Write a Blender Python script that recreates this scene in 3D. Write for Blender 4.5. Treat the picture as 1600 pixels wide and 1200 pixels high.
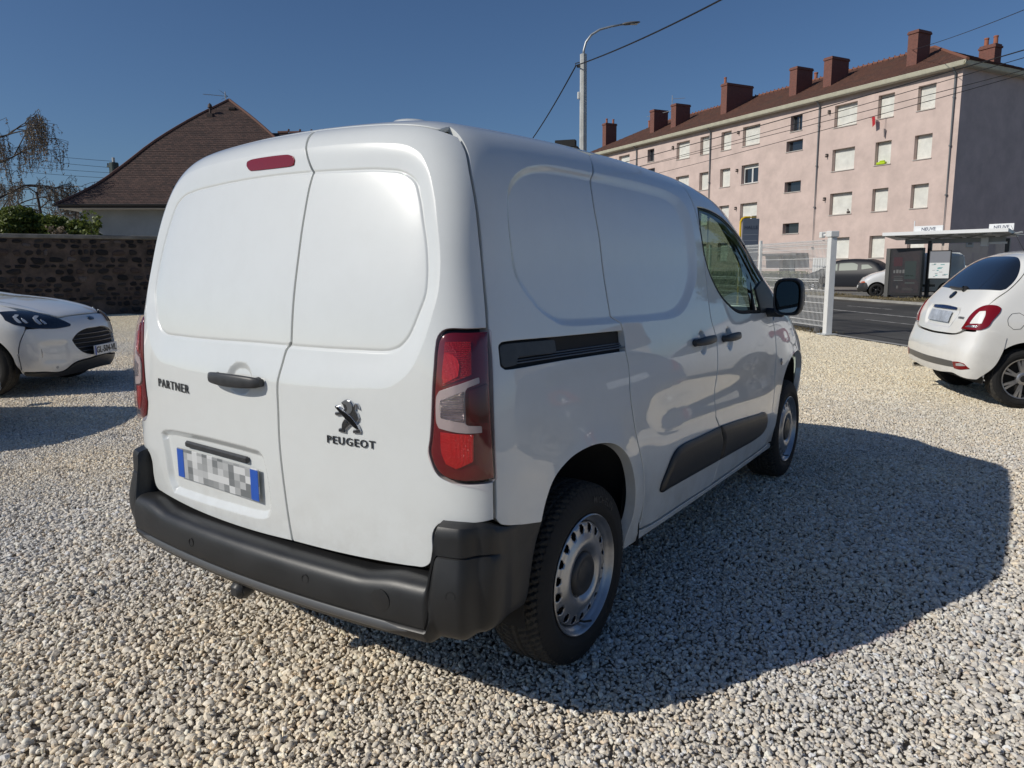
import bpy, bmesh, math, random
import numpy as np
from mathutils import Vector, Matrix, geometry

# ------------------------------------------------------------------ scene, camera, light
for o in list(bpy.data.objects):
    bpy.data.objects.remove(o, do_unlink=True)
SC = bpy.context.scene
COL = SC.collection
random.seed(7)
RNG = np.random.default_rng(11)

cam_d = bpy.data.cameras.new('camera')
cam = bpy.data.objects.new('camera', cam_d)
COL.objects.link(cam)
cam_d.sensor_fit = 'HORIZONTAL'
cam_d.sensor_width = 36.0
cam_d.lens = 36.0 * 1140.05 / 1600.0
cam_d.clip_start = 0.05
cam_d.clip_end = 1500.0
_yaw, _pit, _rol = [math.radians(v) for v in (34.731, 9.049, -0.608)]
_fw = Vector((-math.sin(_yaw) * math.cos(_pit), math.cos(_yaw) * math.cos(_pit), -math.sin(_pit)))
_r0 = Vector((math.cos(_yaw), math.sin(_yaw), 0))
_u0 = _r0.cross(_fw)
_r = _r0 * math.cos(_rol) + _u0 * math.sin(_rol)
_u = _r.cross(_fw)
M = Matrix((( _r.x, _u.x, -_fw.x), (_r.y, _u.y, -_fw.y), (_r.z, _u.z, -_fw.z))).to_4x4()
M.translation = Vector((2.078, -2.157, 1.4006))
cam.matrix_world = M
SC.camera = cam

SUN_DIR = Vector((-0.80, -1.20, 1.0)).normalized()          # towards the sun
sun_el = math.asin(SUN_DIR.z)
sun_az = math.atan2(SUN_DIR.x, SUN_DIR.y)                    # clockwise from +Y
wd = bpy.data.worlds.new('World')
SC.world = wd
wd.use_nodes = True
nt = wd.node_tree
nt.nodes.clear()
sky = nt.nodes.new('ShaderNodeTexSky')
sky.sky_type = 'NISHITA'
sky.sun_disc = False
sky.sun_elevation = sun_el
sky.sun_rotation = sun_az
sky.altitude = 300.0
sky.air_density = 1.0
sky.dust_density = 0.9
sky.ozone_density = 5.0
bg = nt.nodes.new('ShaderNodeBackground')
bg.inputs['Strength'].default_value = 0.063
wo = nt.nodes.new('ShaderNodeOutputWorld')
tn = nt.nodes.new('ShaderNodeVectorMath'); tn.operation = 'MULTIPLY'; tn.inputs[1].default_value = (0.84, 0.955, 1.08)
nt.links.new(sky.outputs[0], tn.inputs[0])
nt.links.new(tn.outputs[0], bg.inputs[0])
nt.links.new(bg.outputs[0], wo.inputs[0])

sd = bpy.data.lights.new('sun', 'SUN')
sd.energy = 3.45
sd.angle = math.radians(0.5)
sd.color = (1.0, 0.945, 0.85)
so = bpy.data.objects.new('sun', sd)
COL.objects.link(so)
so.rotation_euler = SUN_DIR.to_track_quat('Z', 'Y').to_euler()
so.location = (-20, -30, 40)

SC.view_settings.view_transform = 'Standard'
SC.view_settings.look = 'None'
SC.view_settings.exposure = 0.0
SC.view_settings.gamma = 1.0
SC.view_settings.use_curve_mapping = False
SC.render.engine = 'CYCLES'
try:
    SC.cycles.max_bounces = 10
    SC.cycles.transparent_max_bounces = 24
    SC.cycles.caustics_reflective = False
    SC.cycles.caustics_refractive = False
except Exception:
    pass
# ------------------------------------------------------------------ numpy geometry of vehicle bodies
class Spl:
    """cubic (Catmull-Rom / monotone-ish) curve through points"""
    def __init__(s, pts):
        p = np.array(sorted(pts), float)
        s.x, s.y = p[:, 0], p[:, 1]
        d = np.diff(s.y) / np.diff(s.x)
        m = np.empty(len(s.x))
        m[0], m[-1] = d[0], d[-1]
        h = np.diff(s.x)
        m[1:-1] = (d[:-1] * h[1:] + d[1:] * h[:-1]) / (h[:-1] + h[1:])
        s.m = m

    def __call__(s, q):
        q = np.asarray(q, float)
        i = np.clip(np.searchsorted(s.x, q) - 1, 0, len(s.x) - 2)
        h = s.x[i + 1] - s.x[i]
        t = (q - s.x[i]) / h
        lo, hi = t < 0, t > 1
        tc = np.clip(t, 0, 1)
        t2, t3 = tc * tc, tc * tc * tc
        v = ((2 * t3 - 3 * t2 + 1) * s.y[i] + (t3 - 2 * t2 + tc) * h * s.m[i]
             + (-2 * t3 + 3 * t2) * s.y[i + 1] + (t3 - t2) * h * s.m[i + 1])
        v = v + np.where(lo, t * h * s.m[0], 0) + np.where(hi, (t - 1) * h * s.m[-1], 0)
        return v

    def d(s, q, e=0.01):
        return (s(q + e) - s(q - e)) / (2 * e)


def smax(a, b, k):
    h = np.maximum(k - np.abs(a - b), 0) / k
    return np.maximum(a, b) + h * h * h * k / 6.0


class Body:
    """rounded vehicle body: x to the right, y forward, z up"""
    def __init__(s, wz, T, YR, YF, crown=.03, br=.08, bf=.3, kt=.3, kr=.22, kf=.5,
                 wtap=None, zc=.9, Wref=.92, Or=(1.2, 1.1), Of=(1.2, .8), yref=-.7, yfref=3.5, k2=.1):
        s.wz, s.T, s.YR, s.YF = Spl(wz), Spl(T), Spl(YR), Spl(YF)
        s.crown, s.br, s.bf, s.kt, s.kr, s.kf, s.k2 = crown, br, bf, kt, kr, kf, k2
        s.wtap = Spl(wtap) if wtap else None
        s.zc, s.Wref, s.Or, s.Of, s.yref, s.yfref = zc, Wref, Or, Of, yref, yfref

    def f(s, P):
        x, y, z = P[..., 0], P[..., 1], P[..., 2]
        w = s.wz(z)
        if s.wtap:
            w = w - s.wtap(y)
        side = np.abs(x) - w
        top = (z - s.T(y) + s.crown * x * x) / np.sqrt(1 + s.T.d(y, .04) ** 2)
        rear = (s.YR(z) + s.br * x * x - y) / np.sqrt(1 + s.YR.d(z, .04) ** 2)
        front = (y - s.YF(z) + s.bf * x * x) / np.sqrt(1 + s.YF.d(z, .04) ** 2 + (2 * s.bf * x) ** 2)
        a = smax(side, top, s.kt)
        a = smax(a, rear, s.kr)
        return smax(a, front, s.kf)

    def rays(s, pm, a, b):
        a = np.asarray(a, float); b = np.asarray(b, float)
        one = np.ones_like(a); o = np.zeros_like(a)
        if pm in ('side', 'left'):
            sg = 1.0 if pm == 'side' else -1.0
            O = np.stack([o, a, one * s.zc], -1)
            D = np.stack([one * sg * s.Wref, o, b - s.zc], -1)
        elif pm == 'rear':
            O = np.stack([o, one * s.Or[0], one * s.Or[1]], -1)
            D = np.stack([a, one * (s.yref - s.Or[0]), b - s.Or[1]], -1)
        elif pm == 'front':
            O = np.stack([o, one * s.Of[0], one * s.Of[1]], -1)
            D = np.stack([a, one * (s.yfref - s.Of[0]), b - s.Of[1]], -1)
        else:
            O = np.stack([a, b, one * .5], -1)
            D = np.stack([o, o, one], -1)
        return O, D

    def base(s, pm, a, b):
        O, D = s.rays(pm, a, b)
        lo = np.zeros(len(O)); hi = np.ones(len(O)) * 2.2
        for _ in range(12):
            m = (lo + hi) / 2
            ins = s.f(O + m[:, None] * D) < 0
            lo = np.where(ins, m, lo); hi = np.where(ins, hi, m)
        flo = s.f(O + lo[:, None] * D); fhi = s.f(O + hi[:, None] * D)
        for _ in range(5):
            m = lo - flo * (hi - lo) / (fhi - flo + 1e-15)
            fm = s.f(O + m[:, None] * D)
            ins = fm < 0
            lo, flo = np.where(ins, m, lo), np.where(ins, fm, flo)
            hi, fhi = np.where(ins, hi, m), np.where(ins, fhi, fm)
        m = lo - flo * (hi - lo) / (fhi - flo + 1e-15)
        return O + m[:, None] * D

    def grad(s, P, e=2e-3):
        g = np.empty_like(P)
        for i in range(3):
            d = np.zeros(3); d[i] = e
            g[..., i] = s.f(P + d) - s.f(P - d)
        return g / np.linalg.norm(g, axis=-1, keepdims=True)

    def surf(s, pm, a, b, relief=None):
        """positions, normals of the relief surface"""
        P = s.base(pm, a, b)
        N = s.grad(P)
        if relief is None:
            return P, N
        e = 2e-3
        Pa = s.base(pm, a + e, b); Pb = s.base(pm, a, b + e)
        h, ga_, gb_ = relief(a, b)
        ha, hb = ga_ * e, gb_ * e
        Ta, Tb = Pa - P, Pb - P
        # surface gradient by the dual basis
        n = np.cross(Ta, Tb)
        nn = (n * n).sum(-1, keepdims=True)
        Ga = np.cross(Tb, n) / nn
        Gb = np.cross(n, Ta) / nn
        g = Ga * ha[:, None] + Gb * hb[:, None]
        N2 = N - g
        N2 /= np.linalg.norm(N2, axis=-1, keepdims=True)
        return P + N * h[:, None], N2


def inv(body, pm, P):
    """surface point -> parameters"""
    P = np.asarray(P, float)
    if pm in ('side', 'left'):
        return np.stack([P[..., 1], s_zc(body) + (P[..., 2] - body.zc) * body.Wref / np.abs(P[..., 0])], -1)
    if pm == 'rear':
        k = (body.yref - body.Or[0]) / (P[..., 1] - body.Or[0])
        return np.stack([P[..., 0] * k, body.Or[1] + (P[..., 2] - body.Or[1]) * k], -1)
    if pm == 'front':
        k = (body.yfref - body.Of[0]) / (P[..., 1] - body.Of[0])
        return np.stack([P[..., 0] * k, body.Of[1] + (P[..., 2] - body.Of[1]) * k], -1)
    return P[..., :2].copy()


def s_zc(body):
    return body.zc


# ---- 2D polygons
def area2(p):
    x, y = p[:, 0], p[:, 1]
    return 0.5 * np.sum(x * np.roll(y, -1) - y * np.roll(x, -1))


def dist_poly(pts, poly, grad=False):
    """unsigned distance of pts (N,2) to closed poly (M,2), inside flag, optionally the nearest point offset"""
    pts = np.asarray(pts, float)
    N = len(pts)
    D = np.empty(N); I = np.empty(N, bool)
    G = np.empty((N, 2)) if grad else None
    A = np.asarray(poly, np.float32); B = np.roll(A, -1, 0)
    Ax, Ay, Bx, By = A[:, 0], A[:, 1], B[:, 0], B[:, 1]
    ex, ey = Bx - Ax, By - Ay
    L2 = ex * ex + ey * ey + np.float32(1e-14)
    exn, eyn = ex / L2, ey / L2
    sl = ex / np.where(ey == 0, np.float32(1e-12), ey)
    P32 = pts.astype(np.float32)
    for s in range(0, N, 1200):
        px = P32[s:s + 1200, 0:1]; py = P32[s:s + 1200, 1:2]
        ax = px - Ax; ay = py - Ay
        t = ax * exn; t += ay * eyn
        np.clip(t, 0, 1, out=t)
        dx = ax - t * ex; dy = ay - t * ey
        d2 = dx * dx + dy * dy
        k = d2.argmin(1)
        r = np.arange(len(k))
        D[s:s + 1200] = np.sqrt(d2[r, k])
        if grad:
            G[s:s + 1200, 0] = dx[r, k]; G[s:s + 1200, 1] = dy[r, k]
        c = (Ay > py) != (By > py)
        c &= ax < ay * sl
        I[s:s + 1200] = (np.count_nonzero(c, axis=1) & 1) == 1
    return (D, I, G) if grad else (D, I)


def sdf(pts, poly):
    d, i = dist_poly(pts, poly)
    return np.where(i, d, -d)            # positive inside


def sdf_g(pts, poly):
    d, i, g = dist_poly(pts, poly, True)
    s = np.where(i, 1.0, -1.0)
    g = g / np.maximum(d, 1e-6)[:, None] * s[:, None]
    return d * s, g


def curve(pts, step, corner=38, rad=.012):
    """smooth closed curve through traced points, sharp only at real corners, resampled"""
    p = np.asarray(pts, float)
    p = p[np.linalg.norm(p - np.roll(p, 1, 0), axis=1) > .0015]
    n = len(p)
    a = p - np.roll(p, 1, 0); b = np.roll(p, -1, 0) - p
    la = np.linalg.norm(a, axis=1); lb = np.linalg.norm(b, axis=1)
    cosv = (a * b).sum(1) / (la * lb + 1e-12)
    sharp = cosv < math.cos(math.radians(corner))
    out = []
    tan = np.empty_like(p)
    for i in range(n):
        if sharp[i]:
            tan[i] = 0
        else:
            t = a[i] / la[i] * lb[i] + b[i] / lb[i] * la[i]
            tan[i] = t / (np.linalg.norm(t) + 1e-12)
    for i in range(n):
        j = (i + 1) % n
        L = lb[i]
        k = max(2, int(math.ceil(L / step)))
        Li = min(L, 1.8 * min(la[i], lb[i])); Lj = min(L, 1.8 * min(la[j], lb[j]))
        t0 = tan[i] * Li if not sharp[i] else (p[j] - p[i])
        t1 = tan[j] * Lj if not sharp[j] else (p[j] - p[i])
        for q in range(k):
            t = q / k
            h00 = 2 * t**3 - 3 * t**2 + 1; h10 = t**3 - 2 * t**2 + t
            h01 = -2 * t**3 + 3 * t**2; h11 = t**3 - t**2
            out.append(h00 * p[i] + h10 * t0 + h01 * p[j] + h11 * t1)
    o = np.array(out)
    # round the sharp corners a little
    if rad > 0 and sharp.any():
        q = []
        m = len(o)
        for i in range(m):
            A, Bc, Cc = o[i - 1], o[i], o[(i + 1) % m]
            u, v = Bc - A, Cc - Bc
            c = (u @ v) / (np.linalg.norm(u) * np.linalg.norm(v) + 1e-12)
            if c < math.cos(math.radians(corner * .8)):
                ru = min(rad, np.linalg.norm(u) * .49); rv = min(rad, np.linalg.norm(v) * .49)
                P1 = Bc - u / np.linalg.norm(u) * ru; P2 = Bc + v / np.linalg.norm(v) * rv
                for t in (0, .33, .66, 1):
                    q.append((1 - t)**2 * P1 + 2 * t * (1 - t) * Bc + t * t * P2)
            else:
                q.append(Bc)
        o = np.array(q)
    if area2(o) < 0:
        o = o[::-1].copy()
    return o


def offset_in(o, d):
    e = np.roll(o, -1, 0) - np.roll(o, 1, 0)
    nrm = np.stack([-e[:, 1], e[:, 0]], 1)
    nrm /= np.linalg.norm(nrm, axis=1, keepdims=True) + 1e-12
    return o + nrm * d
# ------------------------------------------------------------------ object helpers
def _tag(o, label=None, cat=None, group=None, kind=None):
    if label: o['label'] = label
    if cat: o['category'] = cat
    if group: o['group'] = group
    if kind: o['kind'] = kind
    return o


def thing(name, label, cat, loc=(0, 0, 0), rz=0.0, group=None):
    o = bpy.data.objects.new(name, None)
    COL.objects.link(o)
    o.location = loc
    o.rotation_euler = (0, 0, rz)
    return _tag(o, label, cat, group)


def mesh_obj(name, V, F, mat=None, parent=None, smooth=False, normals=None, label=None, fmat=None, mats=None):
    me = bpy.data.meshes.new(name)
    V = np.asarray(V, dtype=float).reshape(-1, 3)
    me.from_pydata(V.tolist(), [], [list(map(int, f)) for f in F] if not isinstance(F, list) else F)
    for m in (mats or ([mat] if mat else [])):
        me.materials.append(m)
    if fmat is not None:
        me.polygons.foreach_set('material_index', np.asarray(fmat, dtype=np.int32))
    if smooth is not False:
        if smooth is True:
            me.polygons.foreach_set('use_smooth', [True] * len(me.polygons))
        else:
            me.polygons.foreach_set('use_smooth', [True] * len(me.polygons))
            try:
                me.set_sharp_from_angle(angle=math.radians(smooth))
            except Exception:
                pass
    if normals is not None:
        me.normals_split_custom_set_from_vertices(np.asarray(normals, dtype=float).tolist())
    me.update()
    o = bpy.data.objects.new(name, me)
    COL.objects.link(o)
    if parent is not None:
        o.parent = parent
    if label: o['label'] = label
    return o


def structure(o):
    o['kind'] = 'structure'
    return o


def copy_tree(o, parent=None):
    c = o.copy()
    COL.objects.link(c)
    c.parent = parent
    for ch in list(o.children):
        copy_tree(ch, c)
    return c


class MB:
    """collects shapes into one mesh"""
    def __init__(s):
        s.V = []; s.F = []; s.M = []

    def add(s, V, F, m=0):
        b = len(s.V)
        s.V += [tuple(map(float, v)) for v in V]
        s.F += [[i + b for i in f] for f in F]
        s.M += [m] * len(F)
        return s

    def box(s, x0, x1, y0, y1, z0, z1, m=0, bev=0.0):
        if x0 > x1: x0, x1 = x1, x0
        if y0 > y1: y0, y1 = y1, y0
        if z0 > z1: z0, z1 = z1, z0
        if bev <= 0:
            V = [(x, y, z) for z in (z0, z1) for y in (y0, y1) for x in (x0, x1)]
            F = [[0, 2, 3, 1], [4, 5, 7, 6], [0, 1, 5, 4], [1, 3, 7, 5], [3, 2, 6, 7], [2, 0, 4, 6]]
            return s.add(V, F, m)
        b = min(bev, (x1 - x0) * .45, (y1 - y0) * .45, (z1 - z0) * .45)
        V = []; idx = {}
        for ax in range(3):
            for sx in (0, 1):
                for sy in (0, 1):
                    for sz in (0, 1):
                        p = [x0 + b if sx == 0 else x1 - b, y0 + b if sy == 0 else y1 - b, z0 + b if sz == 0 else z1 - b]
                        lim = ((x0, x1), (y0, y1), (z0, z1))[ax]
                        p[ax] = lim[(sx, sy, sz)[ax]]
                        idx[(ax, sx, sy, sz)] = len(V); V.append(p)
        F = []
        for ax in range(3):
            o1, o2 = [(1, 2), (2, 0), (0, 1)][ax]
            for e in (0, 1):
                q = []
                for a, c in ((0, 0), (1, 0), (1, 1), (0, 1)):
                    k = [0, 0, 0]; k[ax] = e; k[o1] = a; k[o2] = c
                    q.append(idx[(ax, *k)])
                F.append(q if e else q[::-1])
        for ax in range(3):           # edges parallel to axis ax
            o1, o2 = [(1, 2), (2, 0), (0, 1)][ax]
            for a in (0, 1):
                for c in (0, 1):
                    q = []
                    for e, who in ((0, o1), (1, o1), (1, o2), (0, o2)):
                        k = [0, 0, 0]; k[ax] = e; k[o1] = a; k[o2] = c
                        q.append(idx[(who, *k)])
                    F.append(q if (a ^ c) == 1 else q[::-1])
        for sx in (0, 1):
            for sy in (0, 1):
                for sz in (0, 1):
                    q = [idx[(0, sx, sy, sz)], idx[(1, sx, sy, sz)], idx[(2, sx, sy, sz)]]
                    F.append(q if (sx + sy + sz) % 2 == 1 else q[::-1])
        return s.add(V, F, m)

    def prism(s, poly, axis, a0, a1, m=0):
        """poly: 2D points; axis 'x','y','z' is the extrusion direction"""
        n = len(poly)
        def mk(p, a):
            return {'x': (a, p[0], p[1]), 'y': (p[0], a, p[1]), 'z': (p[0], p[1], a)}[axis]
        V = [mk(p, a0) for p in poly] + [mk(p, a1) for p in poly]
        F = [list(range(n))[::-1], list(range(n, 2 * n))] + [[i, (i + 1) % n, n + (i + 1) % n, n + i] for i in range(n)]
        return s.add(V, F, m)

    def tube(s, pts, r, n=8, m=0, cap=True, r1=None):
        pts = [Vector(p) for p in pts]
        k = len(pts)
        V = []; F = []
        ref = None
        for i, p in enumerate(pts):
            if i == 0: t = pts[1] - p
            elif i == k - 1: t = p - pts[-2]
            else: t = (pts[i + 1] - p).normalized() + (p - pts[i - 1]).normalized()
            t.normalize()
            if ref is None:
                ref = Vector((0, 0, 1)) if abs(t.z) < .9 else Vector((1, 0, 0))
            a = t.cross(ref); a.normalize(); bb = t.cross(a)
            ref = -bb if False else ref
            rr = r if r1 is None else r + (r1 - r) * i / (k - 1)
            for j in range(n):
                th = 2 * math.pi * j / n
                V.append(p + (a * math.cos(th) + bb * math.sin(th)) * rr)
        for i in range(k - 1):
            for j in range(n):
                F.append([i * n + j, i * n + (j + 1) % n, (i + 1) * n + (j + 1) % n, (i + 1) * n + j])
        if cap:
            F.append([j for j in range(n)][::-1]); F.append([(k - 1) * n + j for j in range(n)])
        return s.add(V, F, m)

    def lathe(s, prof, n=48, m=0, axis='x', c=(0, 0, 0), closed=False):
        """prof: (radius, axial) ; revolved about axis through c"""
        V = []; F = []
        k = len(prof)
        for j in range(n):
            th = 2 * math.pi * j / n
            cs, sn = math.cos(th), math.sin(th)
            for r, a in prof:
                if axis == 'x': V.append((c[0] + a, c[1] + r * cs, c[2] + r * sn))
                elif axis == 'z': V.append((c[0] + r * cs, c[1] + r * sn, c[2] + a))
                else: V.append((c[0] + r * cs, c[1] + a, c[2] + r * sn))
        for j in range(n):
            j2 = (j + 1) % n
            for i in range(k - 1 + (1 if closed else 0)):
                i2 = (i + 1) % k
                F.append([j * k + i, j * k + i2, j2 * k + i2, j2 * k + i])
        return s.add(V, F, m)

    def grid(s, G, m=0, closed_u=False, closed_v=False):
        G = np.asarray(G)
        a, b = G.shape[:2]
        F = []
        for i in range(a - (0 if closed_u else 1)):
            for j in range(b - (0 if closed_v else 1)):
                i2, j2 = (i + 1) % a, (j + 1) % b
                F.append([i * b + j, i2 * b + j, i2 * b + j2, i * b + j2])
        return s.add(G.reshape(-1, 3), F, m)

    def xf(s, M4):
        s.V = [tuple(M4 @ Vector(v)) for v in s.V]
        return s

    def build(s, name, mat, parent=None, smooth=False, label=None):
        mats = mat if isinstance(mat, (list, tuple)) else [mat]
        return mesh_obj(name, s.V, s.F, None, parent, smooth, None, label, s.M if len(mats) > 1 else None, mats)


def text_mesh(txt, size, depth=.0, bold=0.0, font_shear=0.0, align='CENTER', spacing=1.0, res=3):
    cu = bpy.data.curves.new('t', 'FONT')
    cu.body = txt; cu.size = size; cu.extrude = depth; cu.offset = bold
    cu.align_x = align; cu.align_y = 'CENTER'; cu.space_character = spacing
    cu.shear = font_shear; cu.resolution_u = res
    o = bpy.data.objects.new('t', cu)
    COL.objects.link(o)
    dg = bpy.context.evaluated_depsgraph_get()
    me = bpy.data.meshes.new_from_object(o.evaluated_get(dg))
    V = [tuple(v.co) for v in me.vertices]; F = [list(p.vertices) for p in me.polygons]
    bpy.data.objects.remove(o, do_unlink=True)
    bpy.data.curves.remove(cu)
    bpy.data.meshes.remove(me)
    return V, F


# ------------------------------------------------------------------ materials
MATS = {}


def N(nt, t, **k):
    n = nt.nodes.new(t)
    for a, v in k.items():
        if a in n.inputs.keys() if hasattr(n.inputs, 'keys') else False:
            n.inputs[a].default_value = v
        else:
            setattr(n, a, v)
    return n


def mat(name, col, rough=.6, metal=0.0, coat=0.0, coat_r=.03, spec=.5, var=0.0, vscale=6.0, bump=0.0, bscale=80.0,
        bdist=.002, emit=None, estr=0.0, ior=None, var2=None, stretch=None, trans=0.0, alpha=None):
    if name in MATS: return MATS[name]
    m = bpy.data.materials.new(name); m.use_nodes = True
    nt = m.node_tree; b = nt.nodes['Principled BSDF']
    b.inputs['Base Color'].default_value = (*col, 1)
    b.inputs['Roughness'].default_value = rough
    b.inputs['Metallic'].default_value = metal
    b.inputs['Coat Weight'].default_value = coat
    b.inputs['Coat Roughness'].default_value = coat_r
    b.inputs['Specular IOR Level'].default_value = spec
    if trans: b.inputs['Transmission Weight'].default_value = trans
    if ior: b.inputs['IOR'].default_value = ior
    if emit:
        b.inputs['Emission Color'].default_value = (*emit, 1); b.inputs['Emission Strength'].default_value = estr
    tc = nt.nodes.new('ShaderNodeTexCoord')
    src = tc.outputs['Object']
    if stretch:
        mp = nt.nodes.new('ShaderNodeMapping'); mp.inputs['Scale'].default_value = stretch
        nt.links.new(src, mp.inputs[0]); src = mp.outputs[0]
    if var > 0:
        n = nt.nodes.new('ShaderNodeTexNoise'); n.inputs['Scale'].default_value = vscale; n.inputs['Detail'].default_value = 8
        n.inputs['Roughness'].default_value = .65
        nt.links.new(src, n.inputs['Vector'])
        mx = nt.nodes.new('ShaderNodeMix'); mx.data_type = 'RGBA'
        c2 = var2 if var2 else tuple(c * (1 - var) for c in col)
        mx.inputs[6].default_value = (*c2, 1)
        mx.inputs[7].default_value = (*(tuple(min(1, c * (1 + var * .5)) for c in col)), 1)
        rp = nt.nodes.new('ShaderNodeMapRange'); rp.inputs[1].default_value = .35; rp.inputs[2].default_value = .65
        nt.links.new(n.outputs[0], rp.inputs[0]); nt.links.new(rp.outputs[0], mx.inputs[0])
        nt.links.new(mx.outputs[2], b.inputs['Base Color'])
        r2 = nt.nodes.new('ShaderNodeMapRange'); r2.inputs[3].default_value = max(0, rough - .06); r2.inputs[4].default_value = min(1, rough + .08)
        nt.links.new(n.outputs[0], r2.inputs[0]); nt.links.new(r2.outputs[0], b.inputs['Roughness'])
    if bump > 0:
        n2 = nt.nodes.new('ShaderNodeTexNoise'); n2.inputs['Scale'].default_value = bscale; n2.inputs['Detail'].default_value = 5
        nt.links.new(src, n2.inputs['Vector'])
        bp = nt.nodes.new('ShaderNodeBump'); bp.inputs['Strength'].default_value = bump; bp.inputs['Distance'].default_value = bdist
        nt.links.new(n2.outputs[0], bp.inputs['Height']); nt.links.new(bp.outputs[0], b.inputs['Normal'])
    MATS[name] = m
    return m


def glass_mat(name, tint, refl=.9, rough=.01, ior=1.5):
    """thin pane: tinted see-through plus fresnel reflection"""
    if name in MATS: return MATS[name]
    m = bpy.data.materials.new(name); m.use_nodes = True
    nt = m.node_tree; nt.nodes.clear()
    out = nt.nodes.new('ShaderNodeOutputMaterial')
    tr = nt.nodes.new('ShaderNodeBsdfTransparent'); tr.inputs[0].default_value = (*tint, 1)
    gl = nt.nodes.new('ShaderNodeBsdfGlossy'); gl.inputs['Roughness'].default_value = rough
    gl.inputs[0].default_value = (refl, refl, refl, 1)
    fr0 = nt.nodes.new('ShaderNodeFresnel'); fr0.inputs[0].default_value = ior
    ge = nt.nodes.new('ShaderNodeNewGeometry'); fi = nt.nodes.new('ShaderNodeMath'); fi.operation = 'SUBTRACT'; fi.inputs[0].default_value = 1.0
    nt.links.new(ge.outputs['Backfacing'], fi.inputs[1]); fr = nt.nodes.new('ShaderNodeMath'); fr.operation = 'MULTIPLY'
    nt.links.new(fr0.outputs[0], fr.inputs[0]); nt.links.new(fi.outputs[0], fr.inputs[1])
    mx = nt.nodes.new('ShaderNodeMixShader')
    nt.links.new(fr.outputs[0], mx.inputs[0]); nt.links.new(tr.outputs[0], mx.inputs[1]); nt.links.new(gl.outputs[0], mx.inputs[2])
    nt.links.new(mx.outputs[0], out.inputs[0])
    MATS[name] = m
    return m


def paint_mat(name, col, rough=.32, coat_r=.015, dust=.06):
    """car paint: lacquer over colour, a little road dust low down"""
    if name in MATS: return MATS[name]
    m = mat(name, col, rough=rough, coat=1.0, coat_r=coat_r, spec=.3)
    m.node_tree.nodes['Principled BSDF'].inputs['Coat IOR'].default_value = 1.6
    nt = m.node_tree; b = nt.nodes['Principled BSDF']
    tc = nt.nodes.new('ShaderNodeTexCoord')
    n = nt.nodes.new('ShaderNodeTexNoise'); n.inputs['Scale'].default_value = 9; n.inputs['Detail'].default_value = 9; n.inputs['Roughness'].default_value = .7
    nt.links.new(tc.outputs['Object'], n.inputs['Vector'])
    sx = nt.nodes.new('ShaderNodeSeparateXYZ'); nt.links.new(tc.outputs['Object'], sx.inputs[0])
    low = nt.nodes.new('ShaderNodeMapRange'); low.inputs[1].default_value = .75; low.inputs[2].default_value = .25
    low.inputs[3].default_value = .12; low.inputs[4].default_value = 1.0
    nt.links.new(sx.outputs[2], low.inputs[0])
    rp = nt.nodes.new('ShaderNodeMapRange'); rp.inputs[1].default_value = .42; rp.inputs[2].default_value = .75
    nt.links.new(n.outputs[0], rp.inputs[0])
    mu = nt.nodes.new('ShaderNodeMath'); mu.operation = 'MULTIPLY'
    nt.links.new(low.outputs[0], mu.inputs[0]); nt.links.new(rp.outputs[0], mu.inputs[1])
    mu2 = nt.nodes.new('ShaderNodeMath'); mu2.operation = 'MULTIPLY'; mu2.inputs[1].default_value = dust * 6
    nt.links.new(mu.outputs[0], mu2.inputs[0])
    mx = nt.nodes.new('ShaderNodeMix'); mx.data_type = 'RGBA'
    mx.inputs[6].default_value = (*col, 1); mx.inputs[7].default_value = (.36, .33, .28, 1)
    nt.links.new(mu2.outputs[0], mx.inputs[0]); nt.links.new(mx.outputs[2], b.inputs['Base Color'])
    cr = nt.nodes.new('ShaderNodeMapRange'); cr.inputs[3].default_value = coat_r; cr.inputs[4].default_value = coat_r + .012
    nt.links.new(mu.outputs[0], cr.inputs[0]); nt.links.new(cr.outputs[0], b.inputs['Coat Roughness'])
    return m


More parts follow.
